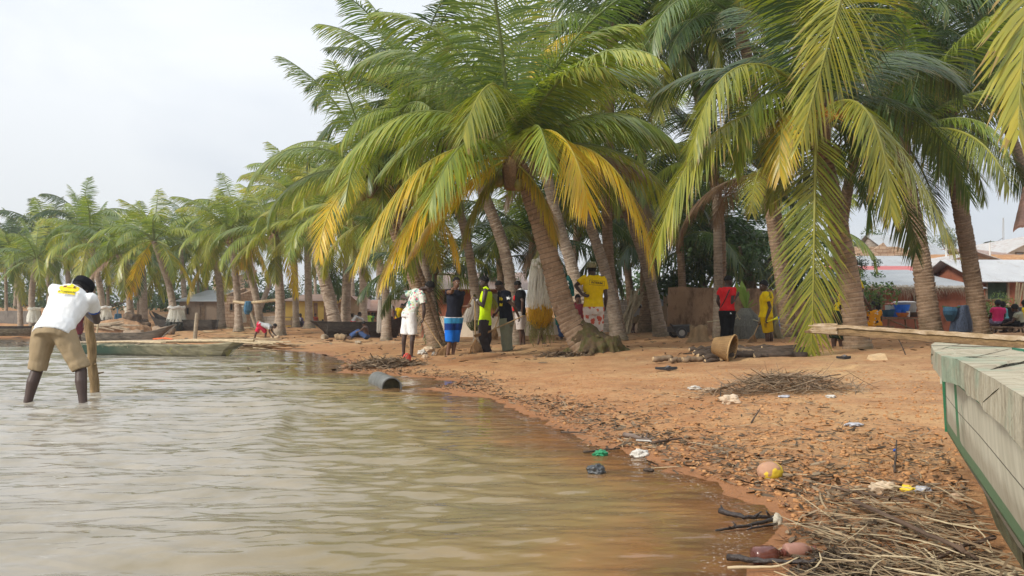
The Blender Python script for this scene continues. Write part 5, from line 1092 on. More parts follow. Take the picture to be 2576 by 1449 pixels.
# ---- the small pale dog
Yd = 39; q = cL.p; W = q(740, 1130, Yd); dg = empty('dog', q(740, 1195, Yd), 'small pale dog standing in front of the bending man', 'dog'); mb = MB()
mb.tube([q(690, 1120, Yd), q(715, 1115, Yd), q(750, 1118, Yd), q(772, 1108, Yd)], [.09, .10, .125, .10], 12); mb.tube([q(768, 1108, Yd), q(782, 1090, Yd), q(792, 1085, Yd)], [.08, .07, .07], 10); mb.tube([q(790, 1086, Yd), q(808, 1092, Yd)], [.055, .03], 8)
for k in (-.04, .04): mb.tube([q(788, 1080, Yd + k), q(786, 1066, Yd + k * 1.4)], [.025, .008], 6)
for zx, k, back in ((696, -.06, 1), (702, .06, 1), (764, -.06, 0), (770, .06, 0)):
    a = q(zx, 1125, Yd + k)
    if back: mb.tube([a, q(zx + 8, 1150, Yd + k), q(zx - 8, 1170, Yd + k), q(zx - 4, 1194, Yd + k), q(zx + 3, 1197, Yd + k)], [.065, .05, .026, .022, .022], 8)
    else: mb.tube([a, q(zx - 3, 1150, Yd + k), q(zx + 1, 1172, Yd + k), q(zx, 1194, Yd + k), q(zx + 6, 1197, Yd + k)], [.055, .04, .027, .022, .022], 8)
mb.tube([q(688, 1115, Yd), q(676, 1105, Yd), q(670, 1088, Yd)], [.03, .022, .012], 8); obj('body', remesh(mb, 'body', .014, 2), mat('dog_fur', (.48, .36, .24), .9, .15, 8), dg)
# ------------------------------------------------------------------ boats
def plank_mat(name, cols, paint=None, amount=.5, scale=(1.2, 9, 9)):
    t = NT(name); v = t.coord('Object', scale); n = t.noise(v, 1.6, 6, .65); n2 = t.noise(t.coord('Object'), 2.2, 5, .7)
    c = t.ramp(n, [(.3, cols[0]), (.5, cols[1]), (.72, cols[2])])
    if paint: c = t.mix(t.ramp(n2, [(.5 - amount * .25, (0,) * 3), (.58 - amount * .15, (1,) * 3)]), c, paint)
    return t.done(t.bsdf(c, .85, t.bump(t.noise(v, 6., 5, .7), .45, .02), .2))
M_HULL = plank_mat('hull_wood', ((.06, .045, .03), (.14, .11, .07), (.27, .22, .14)))
M_DARKHULL = plank_mat('tarred_hull', ((.018, .015, .013), (.040, .033, .027), (.085, .07, .055)))
t = NT('canoe_paint'); v = t.coord('Object'); z = t.n('ShaderNodeSeparateXYZ', i_0=v).outputs['Z']; n = t.noise(t.coord('Object', (.8, 6, 5)), 2., 6, .65)
x_ = t.n('ShaderNodeSeparateXYZ', i_0=v).outputs['X']
c = t.ramp(n, [(.3, (.10, .085, .05)), (.5, (.22, .19, .12)), (.7, (.34, .30, .20))])
gr = t.math('MULTIPLY', t.ramp(t.math('ADD', z, t.math('MULTIPLY', n, .3)), [(.38, (1,) * 3), (.47, (0,) * 3)]), t.ramp(t.math('ADD', t.math('DIVIDE', x_, 6.), .5), [(.30, (1,) * 3), (.55, (.25,) * 3)]))
c = t.mix(gr, c, (.028, .055, .038)); c = t.mix(t.ramp(t.math('ADD', z, t.math('MULTIPLY', n, .08)), [(.04, (.9,) * 3), (.11, (0,) * 3)]), c, (.028, .026, .015))
c = t.mix(t.math('MULTIPLY', t.ramp(t.noise(v, 3.3, 4), [(.56, (0,) * 3), (.66, (.7,) * 3)]), t.ramp(x_, [(.3, (0,) * 3), (.9, (1,) * 3)])), c, (.34, .31, .07))
M_CANOE = t.done(t.bsdf(c, .8, t.bump(n, .4, .02), .25)); M_INSIDE = mat('boat_inside', (.10, .08, .055), .95, .4, 5)
M_BAMBOO = mat('bamboo', (.40, .31, .19), .7, .35, 9., .2, .3, (1, 1, 1)); M_POLE = mat('grey_pole', (.30, .24, .17), .9, .3, 9., .3)
def canoe(label, A, B, wid, hgt, sheerA, sheerB, hull, inside, rakeA=.5, rakeB=.9, z=0., sink=.12):
    """long plank canoe between two end points; plank sides as planks with thickness, seats as parts"""
    A, B = Vector(A), Vector(B); d = Vector((B.x - A.x, B.y - A.y, 0)); L = d.length; d.normalize(); s_ = Vector((-d.y, d.x, 0))
    o = (A + B) / 2; o.z = z; root = empty('canoe', o, label, 'canoe'); root.rotation_euler.z = 0
    n = 26; out = []; inn = []
    for i in range(n + 1):
        u = i / n; x = u * L; w_ = wid / 2 * (math.sin(math.pi * min(1, max(0, u * .9 + .05))) ** .55) * (1 if .03 < u < .97 else .35); top = hgt + sheerA * max(0, 1 - u / .3) ** 2 + sheerB * max(0, (u - .7) / .3) ** 2
        bx = rakeA * (1 - u / .15) if u < .15 else (-rakeB * (u - .82) / .18 if u > .82 else 0)
        p = Vector((A.x, A.y, z)) + d * x; row = []
        for sgn, k in ((1, 1), (1, .9), (1, .6), (-1, .6), (-1, .9), (-1, 1)):
            zz = {1: top, .9: top * .45, .6: -sink}[k]; row.append(p + s_ * sgn * w_ * k + Vector((0, 0, zz)) + d * bx * {1: 0, .9: .55, .6: 1}[k])
        out.append(row); inn.append([q + (-s_ * sg * .035 if abs(w_) > .1 else Vector()) + Vector((0, 0, .04 if k2 in (2, 3) else 0)) for k2, (q, sg) in enumerate(zip(row, (1, 1, 1, -1, -1, -1)))])
    mb = MB(); vs = [q for r_ in out for q in r_] + [q for r_ in inn for q in r_]; O = (n + 1) * 6; fs = []
    for i in range(n):
        for j in range(5):
            fs.append([i * 6 + j, i * 6 + j + 1, (i + 1) * 6 + j + 1, (i + 1) * 6 + j]); fs.append([O + i * 6 + j, O + (i + 1) * 6 + j, O + (i + 1) * 6 + j + 1, O + i * 6 + j + 1])
        for j in (0, 5): fs.append([i * 6 + j, (i + 1) * 6 + j, O + (i + 1) * 6 + j, O + i * 6 + j])
    for i in (0, n):
        for j in range(5): fs.append([i * 6 + j, O + i * 6 + j, O + i * 6 + j + 1, i * 6 + j + 1])
    mb._add(vs, fs); mb.build('hull', hull, root)
    for sg in (0, 5):           # gunwale
        mb = MB(); mb.tube([out[i][sg].lerp(inn[i][sg], .5) + Vector((0, 0, .012)) for i in range(n + 1)], .026, 6); mb.build('gunwale', hull, root)
    for u in (.22, .5, .76):
        i = int(u * n); mb = MB(); c = (out[i][0] + out[i][5]) / 2 - Vector((0, 0, .07)); w_ = (out[i][0] - out[i][5]).length
        mb.box(c, .2, w_ * .93, .03, Matrix.Rotation(math.atan2(d.y, d.x), 3, 'Z')); mb.build('seat', inside, root)
    return root, d, L
def pole(label, pts, r, m, name='bamboo_pole', cat='pole', group=None, nodes=True):
    pts = [Vector(p) for p in pts]; mb = MB(); P_ = []; r_ = []
    for a, b in zip(pts[:-1], pts[1:]):
        k = max(2, int((b - a).length / .35))
        for i in range(k):
            u = i / k; q = a.lerp(b, u); d = (b - a).normalized()
            if nodes and i: P_ += [q - d * .012, q, q + d * .012]; r_ += [r, r * 1.18, r]
            else: P_.append(q); r_.append(r)
    P_.append(pts[-1]); r_.append(r * .85); mb.tube(P_, r_, 8); o = mb.build(name, m, None, pts[0]); return tag(o, label, cat, group)
Yc = 20.0; cB = Crop(300, 1250, 800, 2576); q = cB.p
A = q(-60, 470, 21.6); B = q(2190, 470, 19.6); A.z = B.z = 0
root, d, L = canoe('weathered green and bare wood canoe loaded with bamboo poles, afloat by the shore', A, B, .95, .245, .03, .12, M_CANOE, M_INSIDE, .4, .62, 0., .16)
rg = random.Random(9); BAM = 'bamboo poles laid on the canoe'
def cp(u, off, zz):   # point on the canoe: along, across, height
    s_ = Vector((-d.y, d.x, 0)); return Vector((A.x, A.y, 0)) + d * u * L + s_ * off + Vector((0, 0, zz))
for i, (u0, u1, o0, o1, z0, z1, r, lab) in enumerate([
    (.02, .80, -.05, .05, .31, .385, .030, 'long grey bamboo pole bowed over the whole load of the canoe'), (.30, .97, -.22, -.20, .33, .39, .026, 'pale bamboo pole lying along the near side of the canoe load'),
    (.40, 1.06, .10, -.10, .34, .41, .034, 'thick pale bamboo pole jutting past the canoe bow'), (.22, .62, -.36, -.28, .335, .345, .022, 'whitish bamboo pole near the canoe middle, thin'),
    (.24, .60, -.30, -.34, .34, .33, .020, 'whitish bamboo pole crossing its thin neighbour on the canoe'), (.62, 1.10, .16, .05, .35, .36, .030, 'bamboo pole end jutting lowest past the bow'),
    (.50, 1.02, .24, .22, .34, .40, .028, 'bamboo pole on the far side of the canoe load'), (.43, .56, -.46, -.02, .22, .42, .016, 'dark bent branch propped against the canoe side'),
    (.82, 1.16, -.05, -.12, .39, .33, .018, 'thin rod reaching down from the bow of the canoe'), (.46, .98, .05, .12, .36, .42, .024, 'middle bamboo pole of the canoe load')]):
    pole(lab, [cp(u0, o0, z0), cp((u0 + u1) / 2, (o0 + o1) / 2, (z0 + z1) / 2 + .02), cp(u1, o1, z1)], r, M_BAMBOO if i not in (0, 7) else M_POLE, group=BAM)
for i in range(5): pole(['slender rod in the tangle at the canoe bow', 'slender rod lying over the canoe bow, second of the tangle'][i % 2] + [' uppermost', ' lowest', ' nearest', ' farthest', ' shortest'][i], [cp(.88 + i * .02, -.2 + i * .1, .40), cp(1.12 + .02 * i, -.3 + .14 * i, .33 + .01 * i)], .014, M_BAMBOO, group=BAM)
mb = MB(); c = cp(.55, .05, .42); mb.tube([c - d * .35, c + d * .05 + Vector((0, 0, .02)), c + d * .3], [.018, .03, .012], 8); tag(mb.build('orange_rope', mat('orange_plastic', (.58, .11, .03), .6), None, c), 'orange scrap lying on the canoe load', 'rope')
A = q(-260, 380, 39); B = q(1300, 310, 37.5); A.z = B.z = 0
canoe('old dark wooden canoe drawn up at the water edge behind the loaded one', A, B, 1.0, .42, 0, .42, plank_mat('old_hull', ((.05, .042, .034), (.11, .09, .07), (.20, .17, .13))), M_INSIDE, .3, 1.1, -.02)
q = cL.p; A = q(1262, 1080, 37); B = q(2640, 1010, 39); A.z = tz(A.x, A.y); B.z = A.z
canoe('long dark canoe resting on log rollers up the beach', A, B, 1.1, .72, .05, .40, M_DARKHULL, M_INSIDE, 1.0, .4, A.z + .08, 0)
q = cB.p; A = q(975, 200, 49); B = q(1840, 200, 47); g = tz(A.x, A.y)
canoe('black canoe beached behind the net-wrapped palm, bow turned up', A, B, 1.2, .62, .55, .0, M_DARKHULL, M_INSIDE, .9, .1, g + .05, 0)
for i, (p0, p1, Yy, lab) in enumerate([((-40, 818), (110, 812), 53, 'low dark canoe on the sand at the far left edge, rear one'), ((-60, 829), (95, 826), 50, 'dark weathered canoe on the sand at the far left edge, front one')]):
    A = P(*p0, Yy); B = P(*p1, Yy + 1); g = max(tz(A.x, A.y), tz(B.x, B.y)); canoe(lab, A, B, 1.0, .42, .1, .12, M_DARKHULL if i == 0 else M_HULL, M_INSIDE, .4, .4, g, 0)
# rollers and driftwood
def logp(label, a, b, r, m=M_POLE, name='log', group=None):
    a, b = Vector(a), Vector(b); mb = MB(); k = 6; mb.tube([a.lerp(b, i / k) + Vector((0, 0, math.sin(i * 1.9) * r * .18)) for i in range(k + 1)], [r * (1 + .12 * math.sin(i * 2.3)) for i in range(k + 1)], 10); return tag(mb.build(name, m, None, a, True), label, 'log', group)
q = cL.p; logp('short log roller under the long canoe near the sitting man', q(1632, 1115, 35.6), q(1770, 1110, 35.6), .18, mat('roller', (.24, .17, .10), .9, .4, 6)); logp('small log roller under the canoe bow', q(1440, 1100, 36.6), q(1490, 1098, 36.9), .12)
logp('short wood block lying on the beach before the sitting man', q(1925, 1190, 30), q(1998, 1185, 30), .09)
q = cB.p; logp('thick driftwood log by the heaped roots', q(1015, 230, 44), q(1270, 240, 44), .22, mat('driftwood', (.26, .19, .13), .9, .4, 5)); logp('driftwood trunk lying behind the old canoe', q(640, 285, 42), q(870, 265, 42), .20, mat('driftwood', (.26, .19, .13)))
g = onground(430, 822); root = empty('tree_stump', q(720, 215, 46), 'gnarled dark stump standing beside the palm with heaped roots', 'stump'); mb = MB(); c = q(730, 235, 46)
mb.tube([c - Vector((0, 0, .3)), c + Vector((0, 0, .5)), c + Vector((.1, 0, 1.0))], [.85, .65, .45], 10)
for k in range(6): a = k * 1.05; mb.tube([c + Vector((math.cos(a) * .3, math.sin(a) * .3, .3)), c + Vector((math.cos(a) * 1.1, math.sin(a) * 1.0, .35 + .25 * math.sin(k * 2.2)))], [.28, .16], 7)
obj('stump_wood', remesh(mb, 'stump_wood', .05, 2, .06, 3), mat('dark_stump', (.11, .075, .05), .95, .5, 5, .5), root)
g = q(560, 235, 45); root = empty('root_mound', g, 'heap of pale roots and soil at the foot of the left palm', 'root heap'); mb = MB(); mb.ell(g - Vector((0, 0, .3)), ((1.9, 0, 0), (0, 1.2, 0), (0, 0, .95)), 16, 10)
obj('soil_heap', remesh(mb, 'soil_heap', .08, 2, .12, 2.5), mat('root_soil', (.34, .20, .11), .95, .4, 4, .6), root); rg = random.Random(3)
for k in range(9): mb = MB(); a = rg.uniform(-.2, .5); x0 = rg.uniform(-1.6, .6); mb.tube([g + Vector((x0, -1.1, .35)), g + Vector((x0 + .7, -1.25, .2 + a * .4)), g + Vector((x0 + 1.5, -1.3, .05 + a))], [.07, .06, .03], 6); mb.build('root', M_POLE, root)
# upright stakes
pole('tall grey stake at the beach edge behind the bamboo-loaded canoe', [q(1545, 345, 32), q(1560, 150, 32), q(1575, 5, 32)], .085, M_POLE, 'wooden_stake', 'stake')
pole('thin leaning rod between post and net-wrapped palm', [P(244, 838, 37), P(252, 762, 37.2)], .045, M_BAMBOO, 'thin_rod', 'stake'); q = cL.p
pole('forked support stake under the bamboo rail', [P(645, 826, 44), q(368, 700, 44)], .085, M_POLE, 'support_stake', 'stake')
pole('horizontal bamboo rail between two palms with a blue net over it', [q(130, 578, 44.2), q(310, 600, 43.8), q(520, 578, 43.2), q(780, 548, 42)], .085, M_BAMBOO, 'bamboo_rail', 'rail')
# ------------------------------------------------------------------ the foreground boat
cS = Crop(3600, 1200, 496, 651)
M_DECKP = None
t = NT('worn_deck'); v = t.coord('Object'); n = t.noise(t.coord('Object', (3, 12, 3)), 2.2, 6, .7); n2 = t.noise(v, 3.4, 5, .65)
c = t.ramp(n, [(.28, (.20, .165, .11)), (.5, (.37, .325, .235)), (.72, (.49, .445, .335))]); c = t.mix(t.ramp(t.math('ADD', n2, t.math('MULTIPLY', n, .25)), [(.60, (0,) * 3), (.75, (.55,) * 3)]), c, (.13, .24, .17)); c = t.mix(t.ramp(t.noise(v, 8., 5, .7), [(.60, (0,) * 3), (.72, (.8,) * 3)]), c, (.17, .13, .085))
M_DECK = t.done(t.bsdf(c, .9, t.bump(t.math('ADD', n, t.noise(v, 30., 4)), .6, .012), .2))
t = NT('boat_side_paint'); v = t.coord('Object'); n = t.noise(v, 5., 6, .7); hh = t.attr('band')
c = t.mix(t.ramp(t.noise(t.coord('Object', (8, 8, 1.5)), 3., 5, .65), [(.3, (0,) * 3), (.65, (1,) * 3)]), (.36, .335, .25), (.52, .49, .385)); c = t.mix(t.ramp(t.noise(v, 5.5, 5, .6), [(.60, (0,) * 3), (.66, (.8,) * 3)]), c, (.27, .29, .22))
c = t.mix(t.math('GREATER_THAN', hh, .5), c, t.mix(t.ramp(t.noise(t.coord('Object', (9, 9, 1.2)), 5., 5, .7), [(.64, (0,) * 3), (.67, (1,) * 3)]), (.035, .19, .09), (.42, .41, .33)))
se = t.attr('seam'); c = t.mix(t.math('LESS_THAN', t.math('ABSOLUTE', t.math('SUBTRACT', t.math('ADD', se, t.math('MULTIPLY', t.math('SUBTRACT', n, .5), .012)), .43)), .006), c, (.05, .045, .035)); c = t.mix(t.math('MULTIPLY', t.ramp(t.math('ADD', se, t.math('MULTIPLY', n, .7)), [(.85, (0,) * 3), (1.35, (.6,) * 3)]), .7), c, (.17, .13, .08)); c = t.mix(t.ramp(t.noise(v, 2.2, 6, .75), [(.56, (0,) * 3), (.74, (.5,) * 3)]), c, (.20, .19, .13))
M_SIDE = t.done(t.bsdf(c, .62, t.bump(n, .25, .01), .35))
root = empty('rowing_boat', P(2470, 1240, 2.3), 'white and green painted wooden boat whose worn bow juts in at the right', 'boat')
# bow board: thick plank on top, hull sheets below; measured corner points with distances
def sp(zx, zy, Y): return cS.p(zx, zy, Y)
TA, TB, TC, TD = sp(160, 228, 3.25), sp(300, 310, 2.55), sp(660, 540, 1.55), sp(660, 250, 3.0)
edge = [sp(160, 229, 3.25), sp(175, 268, 3.05), sp(232, 316, 2.75), sp(300, 318, 2.55), sp(420, 378, 2.2), sp(540, 452, 1.88), sp(680, 548, 1.58), sp(900, 720, 1.25)]
zt = np.mean([e.z for e in edge]); zt = .655
def onz(zx, zy, z):       # picture point on the level z
    px, py = cS.d(zx, zy); Y = (H - z) * F / (py - HY); return P(px, py, Y)
edge = [onz(x, y, .688) for x, y in ((160, 230), (176, 266), (228, 300), (300, 312), (420, 372), (540, 440), (680, 530), (900, 690))]
back = [onz(x, y, .688) for x, y in ((190, 226), (330, 228), (480, 238), (600, 252), (760, 262), (900, 272), (1050, 284), (1300, 330))]
mb = MB(); nE = len(edge); top = edge + back[::-1]; bot = [p - Vector((0, 0, .055)) for p in top]; N_ = len(top); fs = [[i, i + 1, 2 * nE - 2 - i, 2 * nE - 1 - i] for i in range(nE - 1)]
mb._add(top + bot, fs + [[N_ + a for a in f_[::-1]] for f_ in fs] + [[i, N_ + i, N_ + (i + 1) % N_, (i + 1) % N_] for i in range(N_)])
me = mb.mesh('bow_board'); bm = bmesh.new(); bm.from_mesh(me); bmesh.ops.triangulate(bm, faces=bm.faces)
for _ in range(4): bmesh.ops.subdivide_edges(bm, edges=[e for e in bm.edges if e.calc_length() > .035], cuts=1)
bm.normal_update()
for v_ in bm.verts: v_.co += v_.normal * (mnoise.noise(v_.co * 5) * .006 + mnoise.noise(v_.co * 14) * .002)
bmesh.ops.recalc_face_normals(bm, faces=bm.faces); bm.to_mesh(me); bm.free(); me.polygons.foreach_set('use_smooth', [True] * len(me.polygons)); me.set_sharp_from_angle(angle=R(38)); obj('bow_board', me, M_DECK, root)
mb = MB(); c = onz(282, 345, .66); mb.box(c + Vector((0, -.004, -.006)), .014, .03, .035); mb.build('rope_hole_shade', mat('hole_shade', (.02, .016, .012), .95), root)  # dark block on the board edge stands in for shade inside the hole
# hull side under the board: upper edge, lower edge (keel line)
upE = [onz(x, y, .632) for x, y in ((232, 342), (300, 400), (420, 490), (540, 590), (680, 700), (900, 880))]
loPix = [(246, 690), (330, 830), (420, 960), (520, 1110), (640, 1290), (860, 1560)]; loY = [u.y + .06 + .05 * i for i, u in enumerate(upE)]
lo = [cS.p(x, y, Y) for (x, y), Y in zip(loPix, loY)]
V = []; band = []; seam = []; nR = 24; nC = len(upE); sub = 6
cols = [(upE[i].lerp(upE[i + 1], s / sub), lo[i].lerp(lo[i + 1], s / sub)) for i in range(nC - 1) for s in range(sub)] + [(upE[-1], lo[-1])]
for ci, (a, b) in enumerate(cols):
    for j in range(nR + 1):
        u = j / nR; p = a.lerp(b, u) + Vector((-.02, -.035, 0)) * math.sin(math.pi * u); V.append(p); seam.append(u)
        fb = .06 + .03 * mnoise.noise(p * 7) * .5; band.append(1. if (u < .085 or u > .80 or ci < 1 or ci in (5,)) else 0.)
m_ = len(cols); idx = np.arange(m_ * (nR + 1)).reshape(m_, nR + 1); Q = np.stack([idx[:-1, :-1], idx[1:, :-1], idx[1:, 1:], idx[:-1, 1:]], -1).reshape(-1, 4)
me = mesh_np('hull_side', np.array(V), Q, True); fattr(me, 'band', band); fattr(me, 'seam', seam); o = obj('hull_side', me, M_SIDE, root); sd = o.modifiers.new('t', 'SOLIDIFY'); sd.thickness = .03; sd.offset = 1
# bottom and far side close the hull
st0, st1 = cols[0]; fu = [p + Vector((.0, .03, 0)) for p in [onz(x, y, .632) for x, y in ((240, 246), (420, 254), (600, 268), (760, 280), (1000, 300), (1300, 345))]]
fl = [Vector((p.x, p.y - .02, lo[0].z - .14 * i * .4)) for i, p in enumerate(fu)]
mb = MB(); vs = fu + fl; fs = [[i, i + 1, 6 + i + 1, 6 + i] for i in range(5)]; mb._add(vs, fs); o = mb.build('far_side', M_SIDE, root); fattr(o.data, 'band', [0] * 12); sd = o.modifiers.new('t', 'SOLIDIFY'); sd.thickness = .03
mb = MB(); mb._add([p + Vector((.03, .03, .01)) for p in lo] + [p + Vector((0, 0, .01)) for p in fl], [[i, i + 1, 7 + i, 6 + i] for i in range(5)]); o = mb.build('bottom', M_INSIDE, root); sd = o.modifiers.new('t', 'SOLIDIFY'); sd.thickness = .025
mb = MB(); mb.slab([st0 + Vector((-.012, -.01, 0)), fu[0] + Vector((-.012, .01, 0)), fl[0] + Vector((-.012, .01, 0)), st1 + Vector((-.012, -.01, 0))], .02); o = mb.build('stem_plate', M_SIDE, root); fattr(o.data, 'band', [1] * len(o.data.vertices))
# green keel timber down to the ground
k0 = cS.p(432, 985, lo[2].y + .05); k1 = cS.p(640, 1310, lo[4].y + .05); g0 = cS.p(505, 1190, k0.y + .02); g1 = cS.p(650, 1420, k1.y + .02)
mb = MB(); mb.hexa([g0, g1, g1 + Vector((.05, .03, 0)), g0 + Vector((.05, .03, 0))], [k0, k1, k1 + Vector((.05, .03, 0)), k0 + Vector((.05, .03, 0))]); o = mb.build('keel', plank_mat('mossy_keel', ((.045, .04, .025), (.10, .09, .045), (.10, .13, .08))), root)
mb = MB(); e0, e1 = onz(600, 252, .694), onz(900, 290, .694); mb.slab([e0, e1, e1 + Vector((.05, .10, 0)), e0 + Vector((.03, .06, 0))], .008); mb.build('thwart', mat('green_paint', (.03, .16, .10), .7, .35, 12), root)
# the long split palm-rib plank across it
cP = Crop(3200, 1270, 896, 2576); Ya, Yb = 3.05, 2.35
pl = empty('long_plank', cP.p(1500, 250, 2.75), 'long weathered split plank laid across the boat bow, ragged at its left end', 'plank')
def pq(zx, zy): u = (zx - 100) / 2500; return cP.p(zx, zy, 3.2 - .55 * u)
t = NT('plank_wood'); v = t.coord('Object', (2.2, 14, 22)); n = t.noise(v, 2., 7, .7); c = t.ramp(n, [(.28, (.13, .085, .05)), (.45, (.30, .21, .12)), (.6, (.42, .32, .22)), (.75, (.52, .44, .35))]); M_PLANK = t.done(t.bsdf(c, .85, t.bump(n, .6, .008), .2))
def rail(name, up_, dn, th, m, seed, back=0.):
    n = 60; rr = random.Random(seed); V = []; mb = MB(); secs = []
    for i in range(n + 1):
        u = i / n; a = pq(*[up_[0][k] + (up_[1][k] - up_[0][k]) * u for k in (0, 1)]); b = pq(*[dn[0][k] + (dn[1][k] - dn[0][k]) * u for k in (0, 1)])
        j1 = mnoise.noise(Vector((u * 20, seed, 0))) * .003; bk = Vector((0, th, 0)); fw = Vector((0, back, 0)); secs.append([a + fw + Vector((0, 0, j1)), b + fw + Vector((0, 0, j1 * 1.5)), b + bk, a + bk + Vector((0, 0, j1))])
    mb.loft(secs); mb.build(name, m, pl)
rail('upper_face', ((250, 70), (2700, 222)), ((250, 105), (2700, 282)), .09, M_PLANK, 1, -.004)
rail('middle_rib', ((230, 103), (2700, 280)), ((140, 160), (2700, 318)), .07, mat('plank_brown', (.26, .17, .085), .9, .45, 5, .5, .2, (1, 8, 16)), 2, .008)
rail('under_edge', ((110, 150), (2700, 316)), ((120, 178), (2700, 362)), .06, mat('plank_under', (.20, .125, .065), .9, .45, 5, .5, .2, (1, 8, 16)), 3, -.002)
rg = random.Random(6)
for k in range(7):
    a = pq(380 + rg.uniform(-60, 80), 90 + k * 14); b = pq(rg.uniform(95, 240), 78 + k * 15 + rg.uniform(-4, 4)); mb = MB(); mb.tube([a, a.lerp(b, .5), b], [.007, .006, .002], 5); mb.build('splinter', M_PLANK, pl)
# ------------------------------------------------------------------ fishing nets
def net_mat(name, col, alpha, rough=.6):
    t = NT(name); n = t.noise(t.coord('Object', (60, 60, 6)), 1., 3, .6); b = t.bsdf(t.mix(n, sc(col, .8), sc(col, 1.15)), rough, None, .3)
    tl = t.n('ShaderNodeMixShader', i_0=.5, i_1=b, i_2=t.n('ShaderNodeBsdfTranslucent', i_Color=c4(col)).outputs[0]).outputs[0]
    return t.done(t.n('ShaderNodeMixShader', i_0=t.math('MULTIPLY', t.ramp(n, [(.3, (.6,) * 3), (.7, (1.,) * 3)]), alpha), i_1=t.n('ShaderNodeBsdfTransparent').outputs[0], i_2=tl).outputs[0])
N_WHITE = net_mat('white_net', (.90, .87, .80), .88); N_YEL = net_mat('yellow_net', (.74, .48, .03), .95); N_OLIVE = net_mat('olive_net', (.36, .34, .13), .8); N_TEAL = net_mat('teal_net', (.03, .22, .20), .85); N_BLUE = net_mat('blue_net', (.16, .35, .52), .9); N_BLUEG = net_mat('grey_blue_net', (.20, .25, .36), .8); N_PALE = net_mat('pale_net', (.70, .66, .60), .8); N_GREYNET = net_mat('grey_shroud_net', (.34, .33, .29), .80)
M_FLOAT = mat('white_float', (.74, .72, .68), .5, .06)
def drape(mb, prof, seed, n=200, rough=.18, w_=.02, jit=.05, a0=0., a1=6.2832, lowjit=.2, topjit=0.):
    """hanging net folds: many narrow strips following a profile [(centre, radius x, radius y)] from top to bottom"""
    rg = random.Random(seed)
    for k in range(n):
        a = rg.uniform(a0, a1); rr = rg.uniform(1 - rough, 1.06); i0 = 0; end = len(prof) - 1; pts = []; ph = rg.uniform(0, 6)
        cut = rg.random() * lowjit
        for i, (c, rx, ry) in enumerate(prof):
            j = jit * i / end; aa = a + .10 * math.sin(ph + i * 1.3)
            p = Vector(c) + Vector((math.cos(aa) * rx * rr + rg.uniform(-j, j) * rx, math.sin(aa) * ry * rr, 0))
            if i == end: p.z += cut * abs(prof[-1][0].z - prof[-2][0].z)
            pts.append(p)
        if topjit: pts[0] = pts[0].lerp(pts[1], rg.random() * topjit) + Vector((0, 0, rg.random() * topjit * .12))
        wd = Vector((-math.sin(a), math.cos(a), 0)); mb.strip(pts, [w_ * (.4 + .9 * i / end) for i in range(len(pts))], (wd + Vector((rg.uniform(-.5, .5), rg.uniform(-.5, .5), 0))).normalized())
def strands(mb, prof0, dz, n, seed, r=.004, spread=1.):
    rg = random.Random(seed); c, rx, ry = prof0
    for k in range(n):
        a = rg.uniform(0, 6.283); rr = math.sqrt(rg.random()); p = Vector(c) + Vector((math.cos(a) * rx * rr, math.sin(a) * ry * rr, rg.uniform(-.05, .1))); pts = [p]; L = dz * rg.uniform(.5, 1.1)
        for i in range(4): p = p + Vector((rg.uniform(-.05, .05) * spread, rg.uniform(-.05, .05) * spread, -L / 4)); pts.append(p)
        mb.tube(pts, r * rg.uniform(.7, 1.5), 4)
Yn = 16.6; q = cN.p; k = .2387 / F * Yn
net = empty('fishing_net', q(450, 900, Yn), 'big white fishing net hung from the leaning palm, yellow lower mesh and white floats', 'fishing net')
pr = [(q(455, 45, Yn), .02, .02), (q(440, 130, Yn), 42 * k, .07), (q(430, 230, Yn), 85 * k, .14), (q(428, 350, Yn), 112 * k, .19), (q(428, 520, Yn), 130 * k, .22), (q(425, 650, Yn), 142 * k, .25), (q(425, 760, Yn), 148 * k, .26)]
mb = MB(); drape(mb, pr[2:], 1, 200, .25, .036, .06, lowjit=1.3); drape(mb, pr[2:], 11, 80, .75, .04, .06, lowjit=1.3); mb.build('white_mesh', N_WHITE, net)
mb = MB(); drape(mb, pr[:4], 2, 120, .3, .022, .05); mb.build('gathered_top', N_OLIVE, net)
mb = MB(); lo_ = [(q(425, 730, Yn), 140 * k, .24), (q(425, 800, Yn), 150 * k, .26), (q(425, 880, Yn), 132 * k, .22), (q(425, 960, Yn), 75 * k, .14)]; drape(mb, lo_, 3, 210, .7, .028, .15, lowjit=.8, topjit=.95)
rg = random.Random(5)
for i in range(420):
    a = rg.uniform(0, 6.283); u = rg.random(); c = q(425, 735 + 190 * u, Yn); rx = (150 - 70 * max(0, u - .4)) * k * rg.uniform(.3, 1.05); p = c + Vector((math.cos(a) * rx, math.sin(a) * .25 * rg.uniform(.3, 1.05), 0)); d = Vector((rg.uniform(-1, 1), rg.uniform(-1, 1), rg.uniform(-1, .5))).normalized() * rg.uniform(.02, .06)
    mb.tube([p, p + d * .5 + Vector((.01, 0, .01)), p + d], .006, 4)
mb.build('yellow_mesh', N_YEL, net)
mb = MB(); strands(mb, (q(425, 900, Yn), 140 * k, .22), .45, 90, 6); mb.build('loose_strands', N_OLIVE, net)
for (zx, zy) in ((422, 212), (425, 245), (352, 282), (383, 280), (410, 310), (482, 252), (502, 237), (515, 295), (485, 315), (518, 322), (455, 225), (400, 235)):
    mb = MB(); c = q(zx, zy, Yn - .16 - .05 * ((zx * 7) % 3)); dd = Vector((.25 * ((zx % 5) - 2) / 2, -.1, 1)).normalized() * .038; mb.tube([c - dd, c - dd * .9, c + dd * .9, c + dd], [.014, .024, .024, .014], 10); mb.build('float', M_FLOAT, net, smooth=True)
